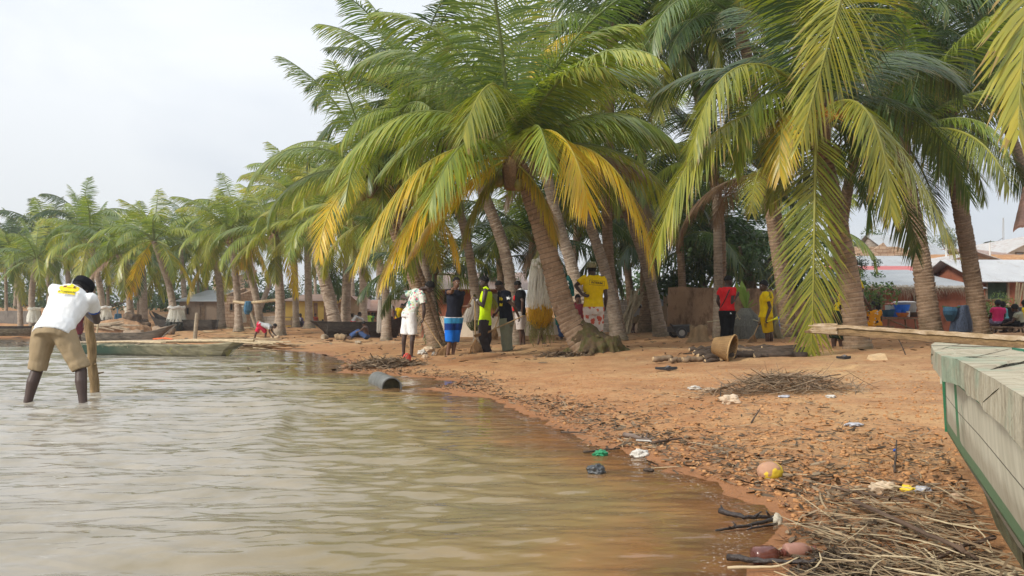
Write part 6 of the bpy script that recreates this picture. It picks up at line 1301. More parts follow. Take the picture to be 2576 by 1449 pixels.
# a second net beyond the leaning trunk
Y2 = 19.2; k = .2387 / F * Y2; net = empty('fishing_net', q(630, 880, Y2), 'smaller net behind the leaning trunk, white above and teal below', 'fishing net'); pr = [(q(622, 600, Y2), .02, .02), (q(625, 680, Y2), 30 * k, .06), (q(632, 770, Y2), 45 * k, .10), (q(635, 800, Y2), 48 * k, .1)]
mb = MB(); drape(mb, pr, 7, 110, .5, .03); mb.build('white_mesh', N_WHITE, net); mb = MB(); drape(mb, [(q(632, 770, Y2), 46 * k, .10), (q(628, 850, Y2), 50 * k, .11), (q(625, 930, Y2), 34 * k, .08)], 8, 110, .6, .03, .15, lowjit=.7); mb.build('teal_mesh', N_TEAL, net)
Y2 = 18.8; k = .2387 / F * Y2; net = empty('fishing_net', q(735, 570, Y2), 'dark teal net bundle hung on the pale grey palm left of the man in yellow', 'fishing net'); mb = MB(); drape(mb, [(q(718, 400, Y2), 10 * k, .04), (q(725, 460, Y2), 34 * k, .1), (q(742, 540, Y2), 40 * k, .12), (q(760, 620, Y2), 22 * k, .08)], 9, 130, .7, .03, .12); mb.build('teal_mesh', N_TEAL, net)
for zx, zy in ((716, 505), (712, 470)): mb = MB(); mb.ell(q(zx, zy, Y2 - .13), ((.03, 0, 0), (0, .03, 0), (0, 0, .035))); mb.build('float', M_FLOAT, net)
# hanging white net behind the lime vest man
q = cG.p; Y2 = 21.6; k = .165 / F * Y2; net = empty('fishing_net', q(510, 800, Y2), 'thin white net hung on the flaking palm behind the man in lime vest', 'fishing net'); mb = MB(); drape(mb, [(q(560, 380, Y2), .03, .03), (q(530, 520, Y2), 60 * k, .09), (q(490, 680, Y2), 90 * k, .13), (q(460, 800, Y2), 80 * k, .13)], 10, 130, .6, .03, .1); mb.build('white_mesh', N_PALE, net)
mb = MB(); drape(mb, [(q(520, 760, Y2), 100 * k, .13), (q(540, 850, Y2), 90 * k, .14), (q(560, 930, Y2), 50 * k, .1)], 12, 90, .7, .03, .2); mb.build('green_mesh', net_mat('moss_net', (.14, .15, .06), .85), net)
# nets wrapped round palm feet far left
WR = 'nets tied round palm feet'
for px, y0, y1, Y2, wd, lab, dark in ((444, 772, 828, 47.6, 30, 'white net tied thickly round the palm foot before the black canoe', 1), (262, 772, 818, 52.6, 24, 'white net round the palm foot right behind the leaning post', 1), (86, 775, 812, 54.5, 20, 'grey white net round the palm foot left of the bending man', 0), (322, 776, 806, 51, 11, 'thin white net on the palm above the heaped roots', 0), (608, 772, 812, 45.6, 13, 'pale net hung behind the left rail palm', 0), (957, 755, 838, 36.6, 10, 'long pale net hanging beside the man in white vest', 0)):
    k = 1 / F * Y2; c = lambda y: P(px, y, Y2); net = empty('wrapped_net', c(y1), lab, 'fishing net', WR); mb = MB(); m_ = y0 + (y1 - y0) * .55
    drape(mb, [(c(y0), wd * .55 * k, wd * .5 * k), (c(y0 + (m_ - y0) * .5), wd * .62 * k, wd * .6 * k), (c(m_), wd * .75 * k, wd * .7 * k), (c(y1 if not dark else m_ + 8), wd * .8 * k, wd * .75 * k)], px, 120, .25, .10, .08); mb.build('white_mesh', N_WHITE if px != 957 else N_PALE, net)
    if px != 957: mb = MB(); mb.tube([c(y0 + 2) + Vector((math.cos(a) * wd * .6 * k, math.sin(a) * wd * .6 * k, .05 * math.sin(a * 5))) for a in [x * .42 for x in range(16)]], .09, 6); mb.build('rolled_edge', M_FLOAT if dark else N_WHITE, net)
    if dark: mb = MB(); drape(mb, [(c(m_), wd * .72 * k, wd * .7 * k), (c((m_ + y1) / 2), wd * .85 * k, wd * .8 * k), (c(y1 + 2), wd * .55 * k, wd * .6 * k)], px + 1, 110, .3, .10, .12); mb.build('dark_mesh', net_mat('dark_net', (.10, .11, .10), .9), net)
# blue nets
q = cL.p; Y2 = 43.5; k = .1709 / F * Y2; net = empty('fishing_net', q(335, 740, Y2), 'bright blue net bundled over the bamboo rail', 'fishing net'); mb = MB(); drape(mb, [(q(345, 570, Y2), 45 * k, .2), (q(345, 640, Y2), 58 * k, .28), (q(340, 700, Y2), 55 * k, .25), (q(325, 765, Y2), 22 * k, .12)], 20, 130, .6, .09, .12); mb.build('blue_mesh', N_BLUE, net)
q = cB.p; Y2 = 49; k = .1953 / F * Y2; net = empty('fishing_net', q(555, 160, Y2), 'pale blue net spread like a sheet left of the heaped-roots palm', 'fishing net'); mb = MB()
mb.strip([q(545, -60, Y2), q(548, 20, Y2)], .1, (1, 0, 0)); drape(mb, [(q(555, 15, Y2), 45 * k, .1), (q(555, 90, Y2), 52 * k, .12), (q(548, 160, Y2), 50 * k, .14)], 21, 120, .7, .12, .1); mb.build('blue_mesh', N_BLUE, net)
q = cW.p; Y2 = 19.4; k = .1389 / F * Y2; net = empty('fishing_net', q(600, 1130, Y2), 'grey blue nets hanging between the two big right palms', 'fishing net')
mb = MB(); drape(mb, [(q(690, 640, Y2), 85 * k, .12), (q(680, 760, Y2), 110 * k, .15), (q(660, 930, Y2), 170 * k, .2), (q(650, 1130, Y2), 185 * k, .24)], 22, 260, .5, .05, .06); mb.build('grey_mesh', N_BLUEG, net)
mb = MB(); drape(mb, [(q(450, 670, Y2 - .1), 110 * k, .1), (q(450, 740, Y2 - .12), 118 * k, .14), (q(450, 810, Y2 - .1), 100 * k, .12), (q(450, 930, Y2), 40 * k, .08)], 23, 160, .6, .05, .08); mb.build('light_blue_mesh', N_BLUE, net)
mb = MB(); mb.tube([q(310, 660, Y2), q(520, 690, Y2 - .1), q(750, 640, Y2)], .02, 6); mb.build('hanging_rope', mat('green_rope', (.07, .12, .05), .9), net)
# the shroud of net behind red shirt and yellow kit, with a young palm standing in it
q = cR.p; Y2 = 19.9; k = .2387 / F * Y2; net = empty('net_heap', q(1020, 1100, Y2), 'grey cone of net round a young palm behind the man in red tee', 'fishing net'); mb = MB()
drape(mb, [(q(1010, 745, Y2), 45 * k, .1), (q(1010, 820, Y2), 105 * k, .3), (q(1015, 930, Y2), 150 * k, .5), (q(1030, 1100, Y2), 170 * k, .6)], 24, 420, .12, .06, .05); mb.build('shroud', N_GREYNET, net)
mb = MB(); rg = random.Random(31)
for i in range(8): a = rg.uniform(3.3, 6.1); mb.tube([q(1010, 760, Y2), q(1010, 760, Y2) + Vector((math.cos(a) * .5, math.sin(a) * .3, -.25)), q(1020, 1090, Y2) + Vector((math.cos(a) * rg.uniform(1., 1.4), math.sin(a) * .7, rg.uniform(.2, .9)))], .012, 5)
mb.build('straw_cords', mat('straw_cord', (.46, .40, .27), .9), net)
b = q(1010, 755, Y2); yp = empty('young_palm', b, 'young palm with upright bright green leaves rising out of the grey net shroud', 'palm'); 
for i, (x, y, w_) in enumerate(((905, 470, .13), (965, 455, .17), (1035, 560, .12), (985, 520, .12), (1090, 655, .05), (1135, 690, .05), (950, 590, .10))):
    tp = q(x, y, Y2 - .1 + .06 * (i % 3)); mb = MB(); side = Vector((1, .25 * (i % 3 - 1), 0)); mb.strip([b, b.lerp(tp, .35), b.lerp(tp, .75), tp], [w_ * .3, w_ * .8, w_, .015], side); o = mb.build('leaf', leaf_mat('young_leaf', (.10, .19, .03), (.18, .28, .05), (.26, .36, .08)) if i == 0 else bpy.data.materials['young_leaf'], yp); fattr(o.data, 'rnd', [.3 + .1 * i] * len(o.data.vertices))
# straw-coloured net hanging beside the yellow kit
Y2 = 19; k = .2387 / F * Y2; net = empty('fishing_net', q(1330, 1120, Y2), 'straw coloured net trailing to the ground beside the person in yellow kit', 'fishing net'); mb = MB()
drape(mb, [(q(1310, 700, Y2), 14 * k, .05), (q(1315, 850, Y2), 28 * k, .1), (q(1335, 1000, Y2), 36 * k, .12), (q(1390, 1120, Y2), 60 * k, .2)], 26, 150, .7, .03, .15); mb.build('straw_mesh', net_mat('straw_net', (.42, .36, .24), .8), net)
# ------------------------------------------------------------------ buildings and walls
def wall_mat(name, a, b, stain, scale=.9, brick=None, amount=.5):
    t = NT(name); v = t.coord('Object'); n = t.noise(v, scale, 6, .65); n2 = t.noise(t.coord('Object', (1, 1, .45)), 2.6, 6, .7)
    c = t.ramp(n, [(.3, a), (.65, b)]); c = t.mix(t.ramp(n2, [(.62 - amount * .2, (0,) * 3), (.74 - amount * .1, (.85,) * 3)]), c, stain)
    h = t.noise(v, 9., 5, .7)
    if brick:
        vv = t.n('ShaderNodeCombineXYZ', i_0=t.math('ADD', t.n('ShaderNodeSeparateXYZ', i_0=v).outputs[0], t.math('MULTIPLY', t.n('ShaderNodeSeparateXYZ', i_0=v).outputs[1], .7)), i_1=t.n('ShaderNodeSeparateXYZ', i_0=v).outputs[2]).outputs[0]
        b_ = t.n('ShaderNodeTexBrick', i_Vector=vv, i_Scale=1., i_Mortar_Size=.018, i_Brick_Width=brick[0], i_Row_Height=brick[1]); b_.inputs['Color1'].default_value = (1, 1, 1, 1); b_.inputs['Color2'].default_value = (.78, .78, .78, 1); b_.inputs['Mortar'].default_value = c4(brick[2])
        c = t.mix(1., c, b_.outputs[0], 'MULTIPLY'); h = t.math('ADD', t.math('MULTIPLY', b_.outputs[1], -.8), h)
    return t.done(t.bsdf(c, .93, t.bump(h, .5, .03), .15))
def roof_mat(name, a, b, rust, amount=.3):
    t = NT(name); v = t.coord('Object'); n = t.noise(v, 1.1, 5, .6); x = t.n('ShaderNodeSeparateXYZ', i_0=v).outputs[0]
    w_ = t.math('SINE', t.math('MULTIPLY', x, 62.)); c = t.mix(t.ramp(n, [(.35, (0,) * 3), (.65, (1,) * 3)]), a, b)
    c = t.mix(t.ramp(t.noise(t.coord('Object', (1.5, .5, .5)), 2.4, 6, .7), [(.66 - amount * .3, (0,) * 3), (.76 - amount * .2, (.9,) * 3)]), c, rust)
    return t.done(t.bsdf(c, .5, t.bump(w_, .35, .02), .4, Metallic=.15))
W_MUD = wall_mat('stained_mud_wall', (.26, .165, .105), (.40, .27, .18), (.10, .065, .045), .8, None, .7); W_RED = wall_mat('red_earth_wall', (.24, .085, .05), (.36, .13, .075), (.13, .06, .04), 1.2); W_TAN = wall_mat('tan_wall', (.38, .27, .18), (.50, .37, .26), (.28, .17, .11), .8)
W_YEL = wall_mat('yellow_wall', (.72, .50, .13), (.80, .58, .19), (.50, .33, .14), .6, None, .1); W_GREY = wall_mat('grey_block_wall', (.28, .24, .20), (.38, .33, .28), (.17, .14, .12), 1., (.42, .2, (.62, .6, .56))); W_BRICK = wall_mat('raw_block_wall', (.36, .25, .17), (.46, .33, .23), (.24, .16, .11), 1., (.45, .22, (.55, .45, .38))); W_BREEZE = wall_mat('breeze_block_wall', (.30, .27, .24), (.40, .36, .32), (.2, .17, .15), 1., (.40, .20, (1.5, 1.45, 1.4)))
W_WHITE = wall_mat('cream_wall', (.60, .54, .44), (.68, .62, .52), (.42, .34, .26), .6, None, .15); W_PALE = wall_mat('pale_low_wall', (.46, .39, .31), (.56, .48, .38), (.30, .22, .16), .9)
R_ZINC = roof_mat('zinc_roof', (.29, .30, .305), (.36, .37, .37), (.24, .20, .17), .3); R_RUST = roof_mat('rusty_roof', (.30, .14, .085), (.38, .21, .14), (.50, .40, .33), .25); R_BROWN = roof_mat('brown_roof', (.22, .13, .09), (.30, .19, .14), (.42, .34, .29), .2); R_WHITE = roof_mat('white_roof', (.40, .40, .40), (.46, .46, .455), (.30, .26, .23), .3); R_PATCH = roof_mat('patched_roof', (.40, .38, .35), (.46, .44, .42), (.28, .16, .11), .5)
M_DARK = mat('opening_shade', (.014, .012, .011), .95, .2); M_TIMBER = mat('old_timber', (.20, .14, .09), .9, .4, 8, .3); M_PANEL = mat('brown_panel', (.27, .155, .09), .8, .15, 4)  # openings: indoor shade as dark colour on panels over solid wall
def house(label, px0, px1, py_eave, Y, depth, wall, roof, py_ridge=None, kind='shed', over=.35, cat='house', name='house', openings=(), yaw=0., base_drop=.3, rise=None, ridge_at=.5, pxr=None):
    """a house whose front stands at distance Y between two picture columns; roof: shed (slopes up to the back), gable (ridge along the front), gable_end (gable faces the front)"""
    a, b = at(px0, Y), at(px1, Y); zf = H - (py_eave - HY) / F * Y; z0 = min(a.z, b.z) - base_drop; root = empty(name, ((a.x + b.x) / 2, Y, max(z0 + base_drop, z0)), label, cat); wd = b.x - a.x; xl, xr = a.x, b.x
    zr = H - (py_ridge - HY) / F * (Y + (depth if kind == 'shed' else depth / 2 if kind == 'gable' else 0)) if py_ridge is not None else zf + .8
    mb = MB(); th = .14; B = Y + depth
    mb.hexa([(xl, Y, z0), (xr, Y, z0), (xr, Y + th, z0), (xl, Y + th, z0)], [(xl, Y, zf), (xr, Y, zf), (xr, Y + th, zf), (xl, Y + th, zf)])
    zb = zr if kind == 'shed' else zf
    mb.hexa([(xl, B - th, z0), (xr, B - th, z0), (xr, B, z0), (xl, B, z0)], [(xl, B - th, zb), (xr, B - th, zb), (xr, B, zb), (xl, B, zb)])
    for x0, x1 in ((xl + .002, xl + th), (xr - th, xr - .002)): mb.hexa([(x0, Y + th, z0), (x1, Y + th, z0), (x1, B - th, z0), (x0, B - th, z0)], [(x0, Y + th, zf), (x1, Y + th, zf), (x1, B - th, zb), (x0, B - th, zb)])
    xm = xl + wd * ridge_at
    if kind == 'gable_end':
        for y in (Y, B - th): mb._add([(xl, y, zf), (xr, y, zf), (xm, y, zr), (xl, y + th, zf), (xr, y + th, zf), (xm, y + th, zr)], [[0, 1, 2], [5, 4, 3], [0, 2, 5, 3], [1, 4, 5, 2]])
    mb.build('wall', wall, root); mb = MB(); o = over; e = .03
    if kind == 'shed':
        s_ = (zr - zf) / depth; mb.slab([(xl - o, Y - o, zf - s_ * o + e), (xr + o, Y - o, zf - s_ * o + e), (xr + o, B + o, zr + s_ * o + e), (xl - o, B + o, zr + s_ * o + e)], .035)
    elif kind == 'gable':
        s_ = (zr - zf) / (depth / 2); m_ = Y + depth / 2
        mb.slab([(xl - o, Y - o, zf - s_ * o + e), (xr + o, Y - o, zf - s_ * o + e), (xr + o, m_, zr + e), (xl - o, m_, zr + e)], .035); mb.slab([(xl - o, m_, zr + e), (xr + o, m_, zr + e), (xr + o, B + o, zf - s_ * o + e), (xl - o, B + o, zf - s_ * o + e)], .035)
        for x in (xl + .01, xr - .15): mbw = MB(); mbw._add([(x, Y + .15, zf), (x, B - .15, zf), (x, m_, zr - .02), (x + .14, Y + .15, zf), (x + .14, B - .15, zf), (x + .14, m_, zr - .02)], [[0, 1, 2], [5, 4, 3], [0, 2, 5, 3], [1, 4, 5, 2], [0, 3, 4, 1]]); mbw.build('gable', wall, root)
    else:
        sl, sr = (zr - zf) / (xm - xl), (zr - zf) / (xr - xm)
        mb.slab([(xl - o, Y - o, zf - sl * o + e), (xm, Y - o, zr + e), (xm, B + o, zr + e), (xl - o, B + o, zf - sl * o + e)], .035) if False else mb.slab([(xl - o, B + o, zf - sl * o + e), (xl - o, Y - o, zf - sl * o + e), (xm, Y - o, zr + e), (xm, B + o, zr + e)], .035)
        mb.slab([(xm, B + o, zr + e), (xm, Y - o, zr + e), (xr + o, Y - o, zf - sr * o + e), (xr + o, B + o, zf - sr * o + e)], .035)
    if roof: mb.build('roof', roof, root)
    for (nm, q0, q1, r0, r1, m) in openings:
        A = P(q0, r1, Y); C = P(q1, r0, Y); mb = MB(); mb.box(((A.x + C.x) / 2, Y - .012, (A.z + C.z) / 2), C.x - A.x, .05, C.z - A.z)
        o_ = mb.build(nm, m, root)
        if nm in ('window', 'louvre_window', 'door'):
            fr = MB(); w2, h2 = (C.x - A.x), (C.z - A.z); cx, cz = (A.x + C.x) / 2, (A.z + C.z) / 2
            fr.box((cx, Y - .05, C.z + .03), w2 + .12, .06, .06); fr.box((cx, Y - .05, A.z - .03), w2 + .12, .06, .06)
            for s_ in (-1, 1): fr.box((cx + s_ * (w2 / 2 + .03), Y - .05, cz), .06, .06, h2)
            fr.build('frame', M_TIMBER, o_)
            if nm == 'louvre_window':
                sl = MB(); n = 9
                for k in range(n): sl.box((cx, Y - .06, A.z + (k + .5) * h2 / n), w2, .03, h2 / n * .7, Matrix.Rotation(R(28), 3, 'X'))
                sl.build('louvre', mat('louvre_green', (.36, .43, .34), .6, .1), o_)
    return root
def wallseg(label, pts, py_top, th, m, cat='wall', name='village_wall', rough=.03, seed=0, top_z=None):
    """free-standing wall along picture columns [(column, distance)]; ragged top"""
    g = [at(px, Y) for px, Y in pts]; mb = MB(); rg = random.Random(seed); secs = []
    for i in range(len(g) - 1):
        n = max(2, int((g[i + 1] - g[i]).length / .4)); 
        for k in range(n + (i == len(g) - 2)):
            p = g[i].lerp(g[i + 1], k / n); d = (g[i + 1] - g[i]).normalized(); s_ = Vector((d.y, -d.x, 0)).normalized() * th / 2
            ty = py_top if not isinstance(py_top, (list, tuple)) else py_top[i] + (py_top[i + 1] - py_top[i]) * k / n
            zt = H - (ty - HY) / F * p.y + rg.uniform(-rough, rough); zb = min(p.z, g[i].z, g[i + 1].z) - .3
            secs.append([Vector((p.x, p.y, zb)) + s_, Vector((p.x, p.y, zb)) - s_, Vector((p.x, p.y, zt)) - s_, Vector((p.x, p.y, zt)) + s_])
    mb.loft(secs); return tag(mb.build(name, m, None, g[0]), label, cat)
# left shore
house('yellow house with brown wall panels behind the shore palms', 718, 832, 757, 53, 6, W_YEL, R_BROWN, 742, 'shed', openings=[('panel', 774, 780, 770, 812, M_PANEL), ('panel', 789, 799, 762, 806, M_PANEL), ('panel', 815, 827, 763, 806, M_PANEL), ('plinth', 718, 832, 806, 818, W_TAN)])
house('tan house with low gabled rusty roof right of the yellow house', 852, 907, 765, 50, 6, W_TAN, R_RUST, 745, 'gable_end', ridge_at=.6, openings=[('window', 883, 889, 790, 797, M_DARK)])
house('reddish house with rusty roof behind the canoe and green dressed children', 909, 985, 781, 51, 5, wall_mat('pinkish_wall', (.38, .19, .12), (.46, .25, .16), (.28, .14, .09)), R_RUST, 757, 'shed', openings=[('window', 938, 945, 788, 796, M_DARK)])
house('house with white sheet roof behind the reddish house', 905, 972, 762, 62, 6, W_TAN, R_WHITE, 736, 'shed')
house('grey roofed hut behind the black canoe', 452, 552, 757, 60, 6, wall_mat('brown_wall', (.26, .20, .15), (.34, .26, .19), (.17, .13, .1)), R_ZINC, 732, 'shed', openings=[('window', 470, 476, 775, 790, M_DARK), ('door', 505, 514, 765, 804, M_TIMBER)])
house('roofless building of raw blocks between the grey hut and the rail palms', 553, 592, 745, 55, 5, W_BRICK, None, openings=[('window', 580, 586, 765, 780, M_DARK)])
house('two-storey house with white roof rising behind the raw block building', 536, 590, 694, 80, 7, W_TAN, R_WHITE, 676, 'shed', openings=[('window', 548, 556, 700, 712, M_DARK), ('window', 568, 576, 700, 712, M_DARK), ('ledge', 534, 592, 726, 732, W_WHITE)])
wallseg('low grey block enclosure between the rail palms', [(634, 50), (706, 49)], 795, .3, W_GREY, seed=2); wallseg('low brown wall left of the black canoe', [(402, 60), (450, 58)], 790, .25, W_TAN, seed=3)
wallseg('dark wall behind the far left canoes', [(-30, 66), (100, 64)], 782, .25, wall_mat('dark_wall', (.10, .09, .08), (.17, .15, .13), (.06, .05, .05)), seed=4)  # wall tone dark throughout, with darker blotches
g = at(720, 49); root = empty('stall_table', g, 'small table with white cloth and bowls before the yellow house', 'table'); tz_ = H - (798 - HY) / F * 49; mb = MB(); mb.box((g.x, g.y, tz_), .9, .7, .05); mb.build('table_top', M_TIMBER, root)
for sx, sy in ((-1, -1), (1, -1), (-1, 1), (1, 1)): mb = MB(); mb.box((g.x + sx * .4, g.y + sy * .3, (g.z + tz_) / 2 - .03), .05, .05, tz_ - g.z - .05); mb.build('leg', M_TIMBER, root)
# behind the group of men
house('reddish house with louvred window behind the men with brooms', 1060, 1290, 724, 34.5, 6, W_RED, R_BROWN, 690, 'shed', over=.7, openings=[('louvre_window', 1239, 1258, 739, 764, M_DARK), ('door', 1205, 1222, 742, 812, M_DARK), ('window', 1118, 1136, 742, 762, M_DARK), ('corner_pillar', 1069, 1075, 727, 822, W_TAN)])
wallseg('low pale wall along the yard behind the men with brooms', [(1078, 31), (1250, 30.5), (1420, 31)], [797, 795, 800], .25, W_PALE, seed=5)
wallseg('breeze-block wall with pale mortar behind the flowered shorts', [(1500, 36), (1592, 36)], 752, .2, W_BREEZE, seed=6, rough=.1); wallseg('tan plastered wall carrying a blue poster between the grove palms', [(1594, 35.5), (1684, 33)], 742, .22, W_TAN, seed=7)
wallseg('long stained mud wall behind the man in red tee', [(1682, 27.5), (1800, 27), (1915, 26.6), (2010, 26.4), (2060, 28)], [723, 724, 727, 735, 740], .3, W_MUD, seed=8, rough=.02)
a = P(1646, 770, 34.1); b = P(1672, 738, 33.6); mb = MB(); mb.slab([P(1644, 772, 33.9), P(1668, 770, 33.2), P(1668, 735, 33.2), P(1644, 737, 33.9)], .02); tag(mb.build('paper_poster', mat('pale_blue_paper', (.36, .43, .52), .8, .12, 3), None, a), 'faded pale blue poster stuck on the tan wall', 'poster')
mb = MB(); c_ = at(1640, 32); [mb.tube([c_ + Vector((rg.uniform(-.6, .3), rg.uniform(-.2, .2), 0)), c_ + Vector((rg.uniform(.0, .5), .3, rg.uniform(1.4, 1.7)))], .045, 6) for k in range(22)]; M_PALEST = mat('pale_sticks', (.46, .38, .26), .9, .3, 8)
c_ = at(1560, 31); root = empty('pole_stack', c_, 'stack of pale sticks leaning up beside the man in grey white tee', 'sticks'); mb = MB(); rg = random.Random(12); top = P(1606, 742, 31.5)
for k in range(26): p0 = P(1548 + rg.uniform(-4, 36), 828, 31) ; mb.tube([Vector((p0.x, p0.y + rg.uniform(-.3, .3), tz(p0.x, p0.y) - .02)), top + Vector((rg.uniform(-.25, .25), rg.uniform(-.1, .2), rg.uniform(-.3, .25)))], rg.uniform(.03, .05), 6)
mb.build('stick_bundle', M_PALEST, root)
wallseg('yard wall in the shade far behind the right palm', [(2060, 34), (2165, 33.5)], 745, .25, W_TAN, seed=9)
# right village
house('long red earth house with zinc roof behind the right palms', 2160, 2440, 722, 32, 5.5, W_RED, R_ZINC, 683, 'shed', over=.45, openings=[('door', 2196, 2214, 745, 812, M_DARK), ('window', 2300, 2316, 745, 765, M_DARK)])
mb = MB(); y_ = 37.9; p0, p1 = P(2158, 680, y_), P(2470, 676, y_); mb.slab([p0, p1, p1 + Vector((0, .3, .08)), p0 + Vector((0, .3, .08))], .03); mb.hexa([p0 + Vector((0, 0, -.9)), p1 + Vector((0, 0, -.9)), p1 + Vector((0, .1, -.9)), p0 + Vector((0, .1, -.9))], [p0, p1, p1 + Vector((0, .1, 0)), p0 + Vector((0, .1, 0))]); 
house('low house with red painted roof edge behind the zinc roofed house', 2140, 2470, 684, 38.6, 3, W_RED, roof_mat('red_roof', (.40, .07, .06), (.48, .10, .08), (.3, .2, .17), .1), 671, 'shed', over=.1)
house('house under a wide silvery roof in the second row of the village', 2166, 2345, 682, 43, 6, W_TAN, R_ZINC, 645, 'gable', over=.4)
house('unfinished gabled house of bare blocks on the slope', 2178, 2246, 641, 53, 6, W_BRICK, None, 610, 'gable_end', ridge_at=.66); house('bare block house with flat wall top and small opening on the slope', 2208, 2330, 637, 50, 4, W_BRICK, None, openings=[('window', 2252, 2268, 644, 650, M_DARK)])
house('grey block house with steep metal roof on the slope', 2252, 2375, 640, 55, 8, W_GREY, R_ZINC, 592, 'gable', over=.3, openings=[('window', 2340, 2352, 645, 655, M_DARK)])
house('tan house with broad low gable between the two right palms', 2352, 2540, 666, 40, 7, W_TAN, R_PATCH, 635, 'gable_end', over=.4, openings=[('door', 2400, 2414, 668, 690, M_DARK)])
house('small dark roofed shed beside the white house on the slope', 2470, 2530, 640, 52, 4, W_BRICK, R_BROWN, 628, 'shed', openings=[('window', 2485, 2500, 642, 652, M_DARK)])
house('white house with sloping roof and small window at the right edge', 2505, 2640, 646, 58, 9, W_WHITE, R_PATCH, 588, 'gable_end', ridge_at=.85, over=.8, openings=[('window', 2556, 2572, 636, 648, mat('window_grey', (.25, .26, .27), .3, .1))])
house('low house with white sheet roof above the women at the right edge', 2478, 2640, 700, 33, 5, W_RED, R_WHITE, 655, 'gable', over=.5, openings=[('door', 2482, 2530, 704, 752, mat('shade_green', (.03, .05, .03), .95)), ('corner_pillar', 2530, 2538, 702, 770, W_TAN)])  # wide door panel: shade of the open bay put into its dark green
wallseg('low tan wall behind the sitting women at the right edge', [(2474, 30), (2560, 29.6), (2660, 29.5)], [772, 770, 768], .25, W_TAN, seed=10)
for k, (px, y0, y1, Yp, lab) in enumerate(((2331, 652, 548, 48, 'thin pale mast rising before the steep metal roof'), (2381, 690, 610, 42, 'white pole standing before the tan gable house'), (2491, 668, 610, 46, 'white pole by the white house on the slope'))): pole(lab, [P(px, y0 + 20, Yp), P(px - 1, y1, Yp)], .05, mat('pale_paint', (.55, .54, .52), .7, .1), 'mast', 'pole', nodes=False)
b = at(2524, 85); root = empty('antenna_mast', b, 'thin lattice antenna on the skyline at the right', 'antenna'); mb = MB(); tp = P(2524, 548, 85); 
for dx in (-.12, .12): mb.tube([b + Vector((dx, 0, 0)), tp + Vector((dx * .3, 0, 0))], .035, 5)
mb.build('mast_pole', mat('galvanised', (.35, .36, .37), .5, .1), root); mb = MB()
for k in range(24): p_ = b.lerp(tp, k / 24); s_ = 1 if k % 2 else -1; mb.tube([p_ + Vector((-.12 * s_, 0, 0)), b.lerp(tp, (k + 1) / 24) + Vector((.10 * s_, 0, 0))], .018, 4)
mb.build('lattice', mat('galvanised', (.35, .36, .37)), root)
mb = MB(); A = P(2524, 598, 85); B_ = P(2300, 655, 70); mb.tube([A.lerp(B_, i / 12) - Vector((0, 0, .9 * math.sin(math.pi * i / 12))) for i in range(13)], .022, 4); tag(mb.build('power_line', mat('cable', (.03, .03, .03), .6), None, A), 'sagging wire crossing the sky above the village roofs', 'cable')
# house beyond the right edge of which only the tiled eave shows
xe = 10.05; yh = 16.5; ze = H + (820 - 585) / F * 16.2; root = empty('tiled_house', (12.5, yh + 2, tz(12.5, yh)), 'house at the right edge showing only a corner of its brown tiled eave', 'house'); mb = MB(); g0 = tz(12, 18) - .3
mb.hexa([(10.9, yh, g0), (15, yh, g0), (18.4, yh + 5, g0), (14.4, yh + 5, g0)], [(10.9, yh, ze), (15, yh, ze), (18.4, yh + 5, ze), (14.4, yh + 5, ze)]); mb.build('wall', W_WHITE, root); M_TILE = mat('brown_tile', (.27, .15, .11), .8, .3, 6, .3); secs = []; mb = MB()
for i in range(10):
    row = []
    for j in range(57): 
        x = xe + j * .05; row.append(Vector((x + i * .215, yh - .55 + i * .3, ze + .02 + i * .145 + .045 * abs(math.sin(j * .05 / .22 * math.pi)) + (.02 if i % 2 else 0) + (j * .05) * .42 * (1 if j * .05 < 2. else 0) + (.84 if j * .05 >= 2. else 0))))
    secs.append(row)
vs = [p for r_ in secs for p in r_] + [p - Vector((0, 0, .05)) for r_ in secs for p in r_]; n_ = 57; O = 570; fs = []
for i in range(9):
    for j in range(56): fs += [[i * n_ + j, i * n_ + j + 1, (i + 1) * n_ + j + 1, (i + 1) * n_ + j], [O + i * n_ + j, O + (i + 1) * n_ + j, O + (i + 1) * n_ + j + 1, O + i * n_ + j + 1]]
fs += [[j, O + j, O + j + 1, j + 1] for j in range(56)] + [[i * n_, (i + 1) * n_, O + (i + 1) * n_, O + i * n_] for i in range(9)]; mb._add(vs, fs); mb.build('tiled_roof', M_TILE, root, smooth=False)
# ------------------------------------------------------------------ stall things on the right
q = cT.p
def table(label, zx0, zx1, zy, Y, name='stall_table', dep=.7, cross=True, cat='table', th=.05):
    a, b = q(zx0, zy, Y), q(zx1, zy, Y); c_ = (a + b) / 2; g = tz(c_.x, Y); root = empty(name, (c_.x, Y + dep / 2, g), label, cat); w_ = b.x - a.x; mb = MB()
    for k in range(4): mb.box((c_.x, Y + dep * (k + .5) / 4, a.z), w_, dep / 4 - .012, th)
    mb.build('table_top' if cat == 'table' else 'seat', M_TIMBER, root)
    for sx in (-1, 1):
        for sy in (.12, .88):
            mb = MB(); t_ = Vector((c_.x + sx * w_ * .36, Y + dep * sy, a.z - th / 2)); mb.tube([t_, Vector((t_.x + sx * .06, t_.y, g - .03))], .032, 6); mb.build('leg', M_TIMBER, root)
    if cross: mb = MB(); mb.tube([Vector((c_.x - w_ * .36, Y + .1, a.z - .05)), Vector((c_.x + w_ * .36, Y + .12, g + .12))], .025, 6); mb.build('brace', M_TIMBER, root)
    return root
table('wooden stall table carrying basins and pots', 500, 800, 980, 27.2, dep=.9)
table('low bench before the basin table', 455, 580, 1046, 25.6, 'bench', .3, False, 'bench', .04)
